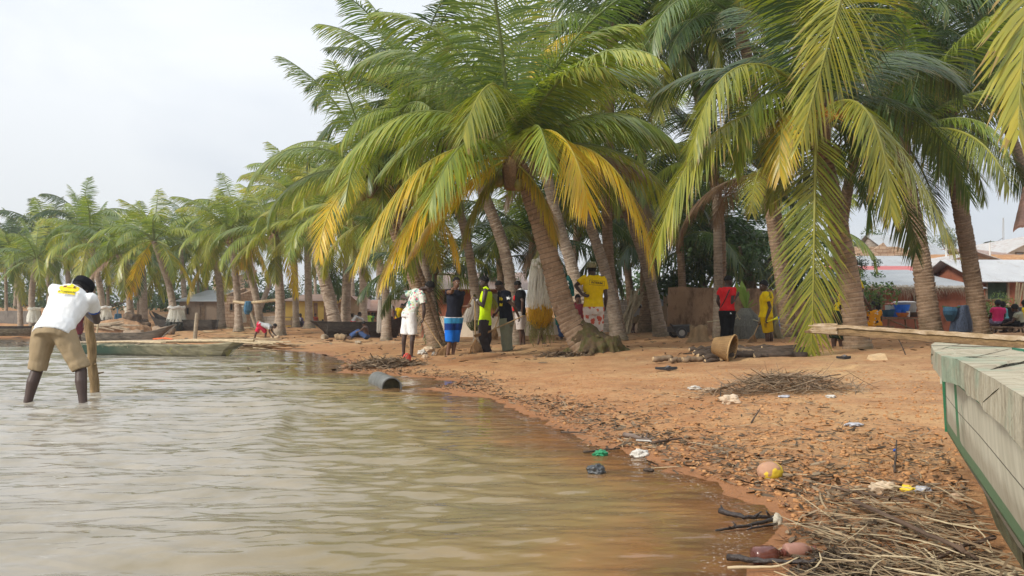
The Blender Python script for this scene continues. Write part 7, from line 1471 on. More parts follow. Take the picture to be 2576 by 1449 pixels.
table('bench under the woman in pink', 1375, 1600, 1052, 26.6, 'bench', .35, True, 'bench'); table('bench under the hunched person at the right edge', 1560, 1700, 1056, 26.3, 'bench', .35, False, 'bench'); table('dark table with bowls between the seated women', 1480, 1660, 1000, 27.6, dep=.6)
def lathe(root, name, c, prof, m, n=20): mb = MB(); mb.loft([[c + Vector((math.cos(2 * math.pi * j / n) * r, math.sin(2 * math.pi * j / n) * r, z)) for j in range(n)] for r, z in prof]); return mb.build(name, m, root, smooth=False)
ttop = q(600, 975, 27.2).z + .03
def vessel(label, zx, w_, h_, col, Yv, z, name='basin', lid=None, kind='basin', cat='basin'):
    c_ = Vector((q(zx, 970, Yv).x, Yv, z)); root = empty(name, c_, label, cat); r = w_ / 2
    if kind == 'basin': lathe(root, 'bowl', c_, [(r * .6, 0), (r * .85, h_ * .5), (r, h_ * .95), (r * 1.04, h_), (r * .95, h_), (r * .8, h_ * .5), (r * .55, .02)], mat('vessel_%s' % name + str(zx), col, .4, .08))
    else: lathe(root, 'bucket_body', c_, [(r * .85, 0), (r * .97, h_ * .6), (r, h_), (r * .9, h_), (r * .8, .04)], mat('vessel_%s' % name + str(zx), col, .5, .1))
    if lid: lathe(root, 'lid', c_ + Vector((0, 0, h_)), [(r * 1.02, 0), (r * 1.05, .03), (r * .7, .07), (r * .2, .08)], mat('lid_' + str(zx), lid, .5, .1))
    return root
vessel('large blue basin at the left end of the stall table', 533, .62, .24, (.02, .10, .22), 27.5, ttop); vessel('white lidded bucket on the stall table', 560, .50, .42, (.55, .56, .52), 27.85, ttop, 'bucket', (.42, .12, .08), 'bucket', 'bucket'); vessel('large grey pot with pale lid on the stall table', 655, .82, .48, (.30, .28, .25), 27.8, ttop, 'pot', (.50, .47, .42), 'bucket', 'pot')
vessel('blue bowl leaning in front of the other bowls on the stall table', 585, .36, .26, (.02, .12, .55), 27.35, ttop, 'bowl', cat='bowl'); vessel('bright blue bowl stacked highest in the middle of the stall table', 638, .52, .30, (.02, .16, .70), 27.45, ttop + .12, 'bowl', cat='bowl'); vessel('orange brown bowl under the bright blue bowl', 632, .50, .14, (.42, .16, .05), 27.3, ttop, 'bowl', cat='bowl'); vessel('lime green bowl behind the bright blue bowl', 662, .40, .36, (.35, .52, .05), 27.65, ttop, 'bowl', cat='bowl')
vessel('small white cup on the stall table', 685, .15, .2, (.6, .55, .5), 27.3, ttop, 'cup', None, 'bucket', 'cup'); vessel('dark pan lying on the stall table right of the cup', 735, .55, .16, (.10, .07, .055), 27.5, ttop, 'pan', cat='pan')
t2 = q(1560, 995, 27.6).z + .03; vessel('black pot on the table between the seated women', 1555, .55, .42, (.02, .02, .02), 27.9, t2, 'pot', None, 'bucket', 'pot')
# thatch fringe along the eave
root = empty('thatch_fringe', P(2300, 735, 30.6), 'ragged fringe of dry palm thatch under the zinc eave', 'thatch'); mb = MB(); rg = random.Random(17); e0, e1 = P(2160, 722, 30.9), P(2440, 726, 30.9)
mb.tube([e0, e0.lerp(e1, .5), e1], .03, 6)
for k in range(520):
    u = rg.random() ** .9; p = e0.lerp(e1, u) + Vector((0, rg.uniform(-.2, .2), rg.uniform(.0, .12))); L_ = rg.uniform(.2, 1.0) * (.35 + .65 * abs(mnoise.noise(Vector((u * 9, 3, 0)))) * 2); a = rg.uniform(-.8, .8); p2 = p + Vector((math.sin(a) * L_ * .6, -.12, -math.cos(a) * L_ * .35 + .03)); p3 = p2 + Vector((math.sin(a) * L_ * .35, -.05, -L_ * .6)); mb.strip([p, p2, p3], [.03, .024, .006], (.8, .5, .2))
mb.build('thatch', mat('dry_thatch', (.38, .30, .21), .95, .4, 12), root)
for i, (x0, y0, x1, y1) in enumerate(((1575, 875, 1590, 680), (1590, 870, 1610, 690), (1600, 880, 1640, 690), (1640, 850, 1655, 700))): pole(['pale thin pole leaning on the low wall at the right edge, ' + s for s in ('leftmost', 'second', 'third and most slanted', 'rightmost')][i], [q(x0, y0, 29.2), q(x1, y1, 29.3)], .035, M_BAMBOO, 'leaning_pole', 'pole', 'poles leaning by the right wall', False)
tree('young light green shrub behind the woman in pink', at(2482, 28.6), 1.35, 1.3, 1, leaf_mat('fresh_leaves', (.10, .17, .03), (.18, .26, .05), (.28, .36, .08)), 'shrub', 'shrub'); tree('low shrub behind the right palm foot', at(2120, 16.5), 1.5, 1.3, 2, LF, 'shrub', 'shrub')
# hand cart with one wheel showing
q = cR.p; Yk = 21.5; c_ = q(330, 1000, Yk); g = tz(c_.x, Yk); root = empty('hand_cart', (c_.x, Yk, g), 'dark hand cart standing before the mud wall, one wheel showing', 'cart'); mb = MB(); mb.slab([q(235, 935, Yk), q(425, 930, Yk), q(425, 915, Yk + 1.1), q(235, 920, Yk + 1.1)], .06); M_CART = mat('cart_steel', (.035, .033, .035), .7, .3, 8)
mb.hexa([q(250, 1000, Yk), q(425, 1000, Yk), q(425, 1000, Yk) + Vector((0, .9, 0)), q(250, 1000, Yk) + Vector((0, .9, 0))], [q(250, 938, Yk), q(425, 935, Yk), q(425, 935, Yk) + Vector((0, .9, 0)), q(250, 938, Yk) + Vector((0, .9, 0))]); mb.tube([q(240, 935, Yk), q(215, 915, Yk - .1)], .025, 6); mb.build('cart_body', M_CART, root)
for dy in (-.06, .95):
    c_ = q(328, 1005, Yk) + Vector((0, dy, 0)); r = c_.z - g; w_ = MB(); w_.loft([[c_ + Vector((math.cos(a) * r * k, yy, math.sin(a) * r * k)) for a in [2 * math.pi * j / 24 for j in range(24)]] for k, yy in ((.55, -.05), (.9, -.06), (1, -.03), (1, .03), (.9, .06), (.55, .05))]); wh = w_.build('wheel', M_CART, root)
    w_ = MB(); w_.loft([[c_ + Vector((math.cos(a) * r * k, yy, math.sin(a) * r * k)) for a in [2 * math.pi * j / 20 for j in range(20)]] for k, yy in ((.15, -.075), (.56, -.062), (.56, .05), (.15, .06))]); w_.build('rim', mat('rim_grey', (.20, .19, .18), .6, .2), wh)
# cut stump with split top
Yk = 18.6; c_ = q(520, 1075, Yk); g = tz(c_.x, Yk); c_.z = g; root = empty('tree_stump', c_, 'broad cut palm stump with a split top left of the man in red tee', 'stump'); mb = MB(); rr = .215
mb.loft([[c_ + Vector((math.cos(a) * r * (1 + .12 * math.sin(a * 5)), math.sin(a) * r * .9, z + (.05 * math.sin(a * 3) if z > .3 else 0))) for a in [2 * math.pi * j / 22 for j in range(22)]] for r, z in ((rr * 1.7, -.1), (rr * 1.25, .02), (rr * 1.0, .1), (rr * .92, .25), (rr * .95, .36), (rr * .7, .34), (rr * .2, .22))]); me = mb.mesh('stump_wood', True); obj('stump_wood', me, mat('stump_palm', (.24, .16, .09), .95, .45, 6, .6, .15, (1, 1, .35)), root)
# ------------------------------------------------------------------ things lying on the beach
def onz0(px, py): return onground(px, py, 1.5, 60)
# firewood pile: every pole its own
q = cR.p; M_FIRE = mat('firewood', (.075, .055, .042), .92, .45, 6, .5, .2, (1, 3, 3)); M_FIREL = mat('firewood_light', (.20, .14, .09), .92, .4, 6, .4); WOOD = 'poles of the firewood pile'
YF = onground(*cR.d(900, 1300)).y
spec = [((35, 1280), (225, 1275), .045, 1, 'pale cut pole at the left tip of the firewood pile'), ((215, 1292), (360, 1282), .038, 1, 'short pale pole beside the left tip of the pile'), ((345, 1285), (560, 1278), .045, 1, 'light brown pole below the basket left side'), ((415, 1180), (700, 1165), .040, 0, 'dark pole highest at the left of the firewood'),
        ((470, 1205), (690, 1215), .04, 0, 'dark pole second highest left of the basket'), ((505, 1240), (720, 1245), .055, 0, 'thick dark pole left under the basket'), ((560, 1268), (760, 1262), .05, 0, 'cut round end pole under the basket'), ((580, 1305), (760, 1290), .035, 0, 'lowest thin pole before the basket'), ((460, 1225), (640, 1205), .035, 0, 'crossed dark pole left of the basket'),
        ((870, 1295), (1080, 1240), .062, 0, 'thick curved dark pole right of the basket'), ((750, 1298), (900, 1290), .05, 0, 'short dark block below the basket mouth'), ((900, 1180), (1180, 1275), .035, 1, 'grey pole sloping across the middle of the firewood'), ((1100, 1275), (1235, 1285), .03, 0, 'thin branch end low in the middle of the pile'), ((880, 1175), (1300, 1165), .05, 0, 'long dark pole on the rear of the pile'),
        ((920, 1195), (1640, 1180), .045, 0, 'long dark pole running to the right end, rear'), ((930, 1215), (1645, 1205), .05, 0, 'long dark pole running to the right end, upper middle'), ((1000, 1235), (1648, 1225), .05, 0, 'long dark pole running to the right end, middle'), ((1050, 1255), (1648, 1240), .05, 0, 'long dark pole running to the right end, lower'), ((1090, 1262), (1500, 1252), .045, 0, 'dark pole lowest on the right half of the pile'),
        ((1060, 1170), (1560, 1150), .04, 0, 'topmost dark pole of the right half'), ((1180, 1160), (1640, 1190), .032, 0, 'thin branch crossing the right half of the pile'), ((960, 1255), (1150, 1215), .045, 0, 'dark pole crossing low beside the curved one'), ((880, 1240), (1000, 1205), .04, 0, 'short pole between basket mouth and curved pole')]
for i, (a, b, r, li, lab) in enumerate(spec):
    y = YF + (1300 - (a[1] + b[1]) / 2) / 130 * 1.0; A = q(*a, y); B = q(*b, y + .12); 
    for p_ in (A, B): p_.z = max(p_.z, tz(p_.x, p_.y) + r * .7)
    rg = random.Random(i); n = 7; mb = MB(); mb.tube([A.lerp(B, k / n) + Vector((0, rg.uniform(-.02, .02), rg.uniform(-.025, .03) * (0 < k < n))) for k in range(n + 1)], [r * rg.uniform(.95, 1.05) for k in range(n + 1)], 9); mb.cm = 1; d = (A - B).normalized()
    mb.tube([A + d * .002, A + d * .006], [r * .8, r * .75], 9); tag(mb.build('firewood_pole', [M_FIREL if li else M_FIRE, M_CUT], None, A, True), lab, 'firewood', WOOD)
# wicker basket lying on the pile, mouth to the right
Yb = YF - .02; bt, mo = q(672, 1135, Yb + .1), q(868, 1175, Yb - .05); root = empty('wicker_basket', bt.lerp(mo, .5), 'woven cane basket tipped on its side on the firewood', 'basket'); ax_ = (mo - bt).normalized(); r0, r1 = .14 * YF / 14.3, .25 * YF / 14.3; t = NT('wicker'); v = t.coord('Object', (1, 1, 1)); wv = t.attr('weave'); c = t.ramp(t.math('ADD', wv, t.math('MULTIPLY', t.noise(v, 9., 4), .6)), [(.45, (.09, .048, .02)), (.8, (.25, .145, .06)), (1.2, (.36, .23, .10))]); M_WICK = t.done(t.bsdf(c, .7, t.bump(wv, .8, .012), .3))
u_ = ax_.orthogonal().normalized(); v_ = ax_.cross(u_); V = []; wvv = []; nA, nL = 72, 34
for shell in (0, 1):
    for i in range(nL + 1):
        f_ = i / nL
        for j in range(nA):
            a = 2 * math.pi * j / nA; up_ = .5 + .5 * math.sin(j * math.pi / 2 + i * math.pi); r = r0 + (r1 - r0) * f_ + .007 * (up_ - .5) * 2 - shell * .014 + (.012 if i == nL else 0); V.append(bt + ax_ * ((mo - bt).length * f_ + (.015 * math.sin(j * 1.3) if i == nL else 0)) + (u_ * math.cos(a) + v_ * math.sin(a)) * r); wvv.append(up_)
O = (nL + 1) * nA; Q = []
for i in range(nL):
    for j in range(nA): k = (j + 1) % nA; Q += [[i * nA + j, i * nA + k, (i + 1) * nA + k, (i + 1) * nA + j], [O + i * nA + j, O + (i + 1) * nA + j, O + (i + 1) * nA + k, O + i * nA + k]]
for j in range(nA): k = (j + 1) % nA; Q.append([nL * nA + j, nL * nA + k, O + nL * nA + k, O + nL * nA + j])
me = mesh_np('weave', np.array(V), np.array(Q)); fattr(me, 'weave', wvv); obj('weave', me, M_WICK, root); mb = MB(); mb.loft([[bt + ax_ * d_ + (u_ * math.cos(2 * math.pi * j / 24) + v_ * math.sin(2 * math.pi * j / 24)) * (r0 - .006) for j in range(24)] for d_ in (.004, .02)]); o = mb.build('basket_bottom', M_WICK, root); fattr(o.data, 'weave', [.3] * len(o.data.vertices))
mb = MB(); mb.tube([mo + (u_ * math.cos(2 * math.pi * j / 30) + v_ * math.sin(2 * math.pi * j / 30)) * (r1 + .004) for j in range(31)], .013, 6); o = mb.build('basket_rim', M_WICK, root); fattr(o.data, 'weave', [.8] * len(o.data.vertices))
# block of cut wood, leaning twig, flip-flop
def lump(name, label, cat, px, py, w_, h_, m, seed, depth=None, dz=0., rot=0., group=None, squash=1., rough=.25):
    c_ = onz0(px, py); s_ = c_.y / F; wx = w_ * s_ / 2; hz = h_ * s_; dy = depth if depth else wx * .8; bm = bmesh.new(); bmesh.ops.create_icosphere(bm, subdivisions=4, radius=1)
    for v_ in bm.verts:
        n_ = mnoise.noise(v_.co * 1.7 + Vector((seed * 7.1, 0, 0))) * rough + mnoise.noise(v_.co * 4.5 + Vector((0, seed * 3.3, 0))) * rough * .6 + mnoise.noise(v_.co * 11 + Vector((0, 0, seed))) * rough * .25
        v_.co = v_.co * (1 + n_); v_.co = Vector((v_.co.x * wx, v_.co.y * dy, v_.co.z * hz * .62 + hz * .35))
    if rot: bmesh.ops.rotate(bm, verts=bm.verts, cent=(0, 0, 0), matrix=Matrix.Rotation(R(rot), 3, 'Z'))
    me = bpy.data.meshes.new(name); bm.to_mesh(me); bm.free(); me.polygons.foreach_set('use_smooth', [True] * len(me.polygons)); me.materials.append(m); o = bpy.data.objects.new(name, me); o.location = c_ + Vector((0, 0, dz)); link(o); return tag(o, label, cat, group)
c_ = onz0(2214, 906); root = empty('wood_block', c_, 'short split block of pale wood lying on the sand by the right palm', 'wood block'); k = c_.y / F; mb = MB(); x0, x1 = -20 * k, 20 * k
mb.hexa([c_ + Vector(p_) for p_ in ((x0, 0, -.02), (x1, -.02, -.02), (x1, .18, -.02), (x0, .2, -.02))], [c_ + Vector(p_) for p_ in ((x0 + .01, .02, 10 * k), (x1 * .62, .0, 16 * k), (x1 * .66, .15, 17 * k), (x0 + .02, .16, 12 * k))]); mb.build('block', mat('pale_block', (.50, .36, .21), .9, .25, 9, .4), root)
pole('thin dark twig stuck upright in the sand right of the tall palm', [onz0(2278, 893), onz0(2278, 893) + Vector((-.04, 0, .10)), onz0(2278, 893) + Vector((-.10, .02, .24))], .009, M_FIRE, 'twig', 'twig', None, False)
def sandal_thing(label, px, py, len_px, rot, m, name='flip_flop'):
    c_ = onz0(px, py); k = c_.y / F; L_ = len_px * k; root = empty(name, c_, label, 'sandal'); Rz = Matrix.Rotation(R(rot), 3, 'Z'); n = 30; pr = []
    for j in range(n): a = 2 * math.pi * j / n; x = math.cos(a); pr.append(Vector((x * L_ / 2, math.sin(a) * L_ * .19 * (1 - .22 * (x < 0) * abs(x) + .10 * x), 0)))
    mb = MB(); mb.loft([[c_ + Rz @ (p_ * s_) + Vector((0, 0, z + .02 * (p_.x / L_) ** 2 * 2)) for p_ in pr] for s_, z in ((.97, .008), (1, .016), (1, .034), (.96, .042))]); mb.build('sole', m, root)
    for sg in (1, -1): mb = MB(); a0 = Vector((L_ * .24, 0, .045)); a1 = Vector((L_ * .06, sg * L_ * .09, .062)); a2 = Vector((-L_ * .10, sg * L_ * .18, .035)); mb.strip([c_ + Rz @ x for x in (a0, a1, a2)], [.018, .04, .03], Rz @ Vector((.8, 0, .3))); o = mb.build('strap', mat('grey_strap', (.13, .125, .13), .6), root); o.modifiers.new('t', 'SOLIDIFY').thickness = .006
    return root
sandal_thing('black flip-flop with grey straps lying alone on the open sand', 1676, 933, 58, 8, mat('black_rubber', (.025, .024, .026), .7)); sandal_thing('small dark sandal beside the feet behind the right palm', 2122, 905, 40, 10, mat('black_rubber', (.025, .024, .026), .7))
# --- litter pieces
M_PLW = mat('white_plastic', (.50, .47, .42), .6, .3, 20); M_PLG = mat('silver_foil', (.40, .40, .43), .3, .2, 20, .3, .6); M_PLY = mat('yellow_wrapper', (.70, .50, .03), .5, .2, 12); M_TANP = mat('tan_paper', (.52, .40, .28), .8, .2, 12); M_GREENP = mat('green_plastic', (.03, .22, .10), .5, .2, 12)
SCRAP = 'scraps of rubbish on the beach'
lump('plastic_scrap', 'white crumpled plastic scrap left of the brushwood heap', 'scrap', 1748, 980, 26, 9, M_PLW, 1, group=SCRAP, rough=.5); lump('paper_scrap', 'tan crumpled paper right of the white scrap by the brushwood', 'scrap', 1785, 984, 30, 8, M_TANP, 2, group=SCRAP, rough=.5); lump('paper_bag', 'crushed tan bag below the left end of the brushwood heap', 'scrap', 1835, 1015, 46, 22, M_TANP, 3, group=SCRAP, rough=.45); lump('plastic_scrap', 'small white scrap below the middle of the brushwood heap', 'scrap', 1972, 1000, 26, 6, M_PLG, 4, group=SCRAP, rough=.5); lump('plastic_scrap', 'pinkish white scrap right below the brushwood heap', 'scrap', 2090, 1000, 24, 6, M_PLW, 5, group=SCRAP, rough=.5)
lump('plastic_scrap', 'flat bluish wrapper lying on clods in mid beach', 'scrap', 2148, 1073, 42, 8, M_PLG, 6, group=SCRAP, rough=.4); lump('green_rag', 'wet green rag at the waterline beside black twigs', 'rag', 1510, 1147, 34, 15, M_GREENP, 7, rough=.55); lump('plastic_bag', 'grey white plastic bag at the waterline right of the green rag', 'plastic bag', 1610, 1150, 42, 18, M_PLW, 8, rough=.5); lump('dark_leaf', 'dark curled leaf at the water edge below the white plastic bag', 'leaf', 1632, 1186, 26, 7, M_FIRE, 9, rough=.4)
lump('crushed_can', 'crushed black can lying in the shallow water', 'can', 1500, 1192, 44, 24, mat('black_can', (.045, .048, .05), .35, .6, 14, .3, .6), 10, rough=.42); lump('blue_scrap', 'tiny blue scrap on the sand near the boat', 'scrap', 2251, 1136, 8, 7, M_BLUE, 11, group=SCRAP)
lump('buried_jug', 'half buried tan jug with peeling yellow paint', 'jug', 1937, 1202, 66, 40, NT('x') and (lambda t: t.done(t.bsdf(t.mix(t.ramp(t.noise(t.coord('Object'), 9., 4), [(.52, (0,) * 3), (.55, (1,) * 3)]), (.38, .21, .13), (.66, .46, .04)), .7)))(NT('jug_paint')), 12, rough=.08)
lump('yellow_wrapper', 'bright yellow wrapper lying by the silver foil near the boat', 'wrapper', 2284, 1240, 34, 18, M_PLY, 13, rough=.55); lump('silver_wrapper', 'crumpled silver foil wrapper by the yellow one near the boat', 'wrapper', 2320, 1240, 42, 16, M_PLG, 14, rough=.5); lump('pale_shell', 'rounded pale husk in the reeds near the boat keel', 'husk', 2405, 1262, 34, 22, mat('husk', (.44, .30, .19), .8, .2), 15, rough=.15); lump('white_pebble', 'whitish lump beside the black branch at the water edge', 'pebble', 1956, 1322, 24, 30, mat('grit', (.42, .38, .30), .9, .3, 30), 16, rough=.25)
lump('plastic_film', 'tan translucent plastic film in the reeds left of the yellow wrapper', 'plastic film', 2225, 1238, 60, 26, M_TANP, 17, rough=.5)
lump('red_bottle', 'red plastic cup at the feet of the floral shirt man', 'cup', 1024, 908, 20, 20, mat('red_plastic', (.52, .06, .045), .5, .15), 18, rough=.12)
for i, (px, py, w_) in enumerate(((1062, 892, 22), (1078, 886, 26), (1095, 894, 18), (1070, 900, 16))): lump('plastic_bag', 'pale dirty plastic bag in the swept heap by the brooms, ' + ['leftmost', 'highest', 'rightmost', 'lowest'][i], 'plastic bag', px, py, w_, w_ * .5, M_TANP if i % 2 else M_PLW, 30 + i, group='bags in the swept heap', rough=.55)
# bottles at the bottom edge
def bottle(label, px, py, L_, r, rot, m, Yo=0, sink=.3):
    c_ = onz0(px, py); root = empty('plastic_bottle', c_, label, 'bottle'); d_ = Vector((math.cos(R(rot)), math.sin(R(rot)), .06)).normalized(); o_ = c_ + Vector((0, 0, r * (1 - sink))) - d_ * L_ / 2; u_ = d_.orthogonal().normalized(); w_ = d_.cross(u_); pr = ((0, .55), (.03, .9), (.1, 1.), (.3, .97), (.36, 1.02), (.55, .98), (.66, .9), (.78, .6), (.86, .34), (.9, .33), (1., .33)); mb = MB()
    mb.loft([[o_ + d_ * L_ * x + (u_ * math.cos(2 * math.pi * j / 24) + w_ * math.sin(2 * math.pi * j / 24)) * r * k * (1 + .10 * mnoise.noise(Vector((x * 6, j * .5, L_)))) for j in range(24)] for x, k in pr]); mb.build('bottle_body', m, root, smooth=True)
    mb = MB(); mb.tube([o_ + d_ * L_ * .97, o_ + d_ * L_ * 1.05], r * .4, 14); mb.build('bottle_cap', mat('cap_brown', (.16, .05, .035), .5), root); return root
t = NT('brown_bottle'); M_BOT = t.done(t.bsdf(t.ramp(t.noise(t.coord('Object'), 12., 4), [(.35, (.10, .028, .02)), (.65, (.22, .085, .06))]), .18, None, .6, Transmission_Weight=.25))
bottle('brown plastic bottle half afloat at the water edge', 1932, 1412, .105, .030, 12, M_BOT); bottle('dusty pinkish bottle lying right of the brown one', 2010, 1398, .10, .024, 6, mat('dusty_bottle', (.30, .155, .115), .5, .2, 12))
# black branches at the waterline, forked
M_WETWOOD = mat('wet_wood', (.028, .020, .017), .45, .4, 14, .5, .4)
def branch(label, pix, r, m, seed, zl=None, name='branch', cat='branch', stubs=3):
    pts = []
    for k, (px, py) in enumerate(pix): p_ = onz0(px, py); p_.z += r * .8 + (zl[k] if zl else 0); pts.append(p_)
    rg = random.Random(seed); P_ = []
    for a, b in zip(pts[:-1], pts[1:]):
        for k in range(6): P_.append(a.lerp(b, k / 6) + Vector((rg.uniform(-1, 1), rg.uniform(-1, 1), rg.uniform(-1, 1))) * r * .25)
    P_.append(pts[-1]); n = len(P_); mb = MB(); mb.tube(P_, [r * (1 - .55 * k / n) * rg.uniform(.88, 1.1) for k in range(n)], 8)
    for k in range(stubs): i = rg.randrange(1, n - 1); p_ = P_[i]; mb.tube([p_, p_ + Vector((rg.uniform(-1, 1), rg.uniform(-1, 1), rg.uniform(-.2, 1))).normalized() * r * 3.2], [r * .6, r * .2], 6)
    return tag(mb.build(name, m, None, pts[0], True), label, cat)
branch('thick black wet branch pointing out over the water', [(1812, 1306), (1870, 1316), (1950, 1312)], .012, M_WETWOOD, 1, (.02, .012, .008)); branch('thin black branch below the thick one, tip in the water', [(1950, 1320), (1880, 1334), (1800, 1347)], .008, M_WETWOOD, 2, (.012, .01, .01)); branch('short thin black twig lowest of the three at the water edge', [(1955, 1328), (1880, 1345)], .006, M_WETWOOD, 3, (.01, .012))
branch('thick dark stick along the bottom edge', [(1832, 1418), (1920, 1430), (2060, 1440)], .011, M_WETWOOD, 4, (.012, .012, .02)); branch('pale reed stem along the bottom edge below the dark stick', [(1830, 1443), (1960, 1441), (2010, 1430)], .005, M_BAMBOO, 5, (.012, .014, .03), stubs=0)
branch('long dark branch lying across the reeds by the boat', [(2140, 1275), (2280, 1365), (2400, 1425), (2460, 1449)], .010, mat('brown_branch', (.10, .065, .045), .9, .4, 8), 6, (.02, .05, .05, .04)); branch('forked dark branch at the boat foot', [(2500, 1390), (2420, 1415), (2330, 1449)], .008, mat('brown_branch', (.10, .065, .045)), 7, (.04, .04, .03))
branch('grey driftwood stick above the waterline bag', [(1572, 1102), (1625, 1115), (1640, 1118)], .016, mat('grey_drift', (.14, .105, .085), .9, .4, 8), 8, (.012, .01, .0)); branch('brown stick right of the grey driftwood', [(1640, 1122), (1715, 1110)], .010, mat('brown_branch', (.10, .065, .045)), 9, (.01, .012)); branch('twig lying at the waterline left of the green rag', [(1412, 1092), (1475, 1096)], .008, M_FIRE, 10, (.006, .01)); branch('twig crossing the green rag at the waterline', [(1468, 1143), (1560, 1136)], .008, M_FIRE, 11, (.006, .012)); branch('upright dark twig standing in the mid beach clods', [(1890, 1068), (1912, 1052)], .007, M_FIRE, 12, (.0, .06)); branch('twig standing up by the left end of the brushwood', [(1812, 1000), (1815, 985)], .006, M_FIRE, 13, (0, .07)); branch('branch sticking out right of the brushwood heap', [(2060, 978), (2115, 970)], .008, M_FIRE, 14, (.10, .10), stubs=1); branch('thin twig with blue scrap standing near the boat', [(2250, 1190), (2256, 1150)], .006, M_FIRE, 15, (0, .08)); branch('brown branch among the reeds above the bottles', [(2095, 1236), (2180, 1255), (2290, 1275)], .008, mat('brown_branch', (.10, .065, .045)), 16, (.012, .015, .01))
mb = MB(); c_ = onz0(1625, 1118); k = c_.y / F; mb.tube([c_ + Vector((x * k, 0, z * k)) for x, z in ((-25, 10), (-8, 9), (10, 8), (20, 2), (16, -4), (0, -5), (-18, -2))], .006, 7); tag(mb.build('white_hose', M_PLW, None, c_), 'white bent hose piece by the grey driftwood', 'hose')
# concrete or plastic pipe in the shallows
a, b = P(972, 962, 9.9), P(953, 955, 11.2); a = Vector(((986 - CX) / F * 9.6, 9.6, .015)); b = Vector(((950 - CX) / F * 10.6, 10.6, .03)); root = empty('drum_pipe', a.lerp(b, .5), 'short grey pipe drum lying in the shallows, dark hollow end to the viewer', 'pipe'); dd = (b - a).normalized(); u_ = Vector((0, 0, 1)); u_ = (u_ - dd * u_.dot(dd)).normalized(); w_ = dd.cross(u_); rr = .125
ring = lambda c_, r: [c_ + (u_ * math.cos(2 * math.pi * j / 32) + w_ * math.sin(2 * math.pi * j / 32)) * r for j in range(32)]
mb = MB(); mb.loft([ring(a, rr * .88), ring(a, rr), ring(a.lerp(b, .5), rr * 1.02), ring(b, rr), ring(b, rr * .88), ring(a.lerp(b, .5), rr * .86), ring(a, rr * .88)], False); t = NT('pipe_grey'); n = t.noise(t.coord('Object'), 6., 5, .7); mb.build('pipe_wall', t.done(t.bsdf(t.ramp(n, [(.3, (.05, .05, .042)), (.6, (.13, .13, .12)), (.8, (.22, .22, .21))]), .55, t.bump(n, .3, .02), .4)), root, smooth=False); mb = MB(); mb.loft([ring(a.lerp(b, .10), rr * .875), ring(a.lerp(b, .13), rr * .875)]); mb.build('mud_plug', mat('pipe_mud', (.075, .065, .035), .95, .5, 14, .6), root)
# ------------------------------------------------------------------ masses nobody could count
def scatter_strips(name, label, cat, fn, n, seed, m, w_=(.003, .009), L_=(.05, .3), lift=(.0, .03), curl=.25, horiz=.12):
    rg = random.Random(seed); mb = MB(); rn = []
    xs = [fn(rg) for _ in range(n)]; zz = terrain(np.array([p[0] for p in xs]), np.array([p[1] for p in xs]))
    for (x, y, a, s_, dz), z in zip(xs, zz):
        L = rg.uniform(*L_) * s_; wd = rg.uniform(*w_) * s_; e = rg.gauss(0, horiz); d_ = Vector((math.cos(a) * math.cos(e), math.sin(a) * math.cos(e), math.sin(e))); p_ = Vector((x, y, max(z, 0) + rg.uniform(*lift) + dz)) - d_ * L / 2; pts = [p_]; c_ = rg.gauss(0, curl)
        if p_.z < z + .002: p_.z = max(z, 0) + .004
        for k in range(3): p_ = p_ + d_ * L / 3; d_ = (Matrix.Rotation(c_, 3, 'Z') @ d_); pts.append(p_.copy())
        mb.strip(pts, [wd * .7, wd, wd * .9, wd * .3], Vector((-d_.y, d_.x, rg.uniform(-.8, .8))).normalized()); rn += [rg.random()] * 8
    me = mb.mesh(name); fattr(me, 'rnd', rn); o = obj(name, me, m); return tag(o, label, cat, None, 'stuff')
def strip_mat(name, stops): t = NT(name); return t.done(t.bsdf(t.mix(t.math('MULTIPLY', t.noise(t.coord('Object'), 40., 3), .5), t.ramp(t.attr('rnd'), stops), (.12, .085, .05)), .85, None, .2))
M_REED = strip_mat('dry_reed', [(0, (.10, .065, .04)), (.35, (.24, .165, .095)), (.7, (.40, .30, .18)), (1, (.56, .46, .29))]); M_DEB = strip_mat('dark_debris', [(0, (.035, .026, .02)), (.5, (.10, .07, .045)), (.8, (.18, .125, .08)), (1, (.34, .25, .16))]); M_BRUSH = strip_mat('brushwood', [(0, (.09, .062, .042)), (.5, (.20, .14, .09)), (.85, (.32, .23, .15)), (1, (.46, .36, .24))])
PG = lambda px, py: (lambda v: (v.x, v.y))(onz0(px, py))
_grid = {}
def pick(rg, poly, y0, y1):
    """random ground point inside a picture polygon"""
    while True:
        x = rg.uniform(min(p[0] for p in poly), max(p[0] for p in poly)); y = rg.uniform(min(p[1] for p in poly), max(p[1] for p in poly)); ins = False
        for i in range(len(poly)):
            (xa, ya), (xb, yb) = poly[i], poly[(i + 1) % len(poly)]
            if (ya > y) != (yb > y) and x < (xb - xa) * (y - ya) / (yb - ya) + xa: ins = not ins
        if ins:
            zg = .10; Y = (H - zg) * F / (y - HY); X = (x - CX) / F * Y; zg = float(np.interp(Y, [2, 5, 12], [.06, .1, .16])); Y = (H - zg) * F / (y - HY); return (x - CX) / F * Y, Y
reedpoly = [(1975, 1300), (2080, 1215), (2300, 1225), (2440, 1255), (2500, 1390), (2576, 1500), (2576, 1640), (1990, 1640), (2000, 1449), (2110, 1390)]
scatter_strips('reed_litter', 'pale broken reeds and straw heaped at the boat foot', 'reeds', lambda rg: (*pick(rg, reedpoly, 0, 0), rg.gauss(2.45, .55) if rg.random() < .7 else rg.uniform(0, 6.28), 1, rg.uniform(0, .035)), 1100, 1, M_REED, (.002, .0085), (.03, .28), (.0, .03), .22, .16)
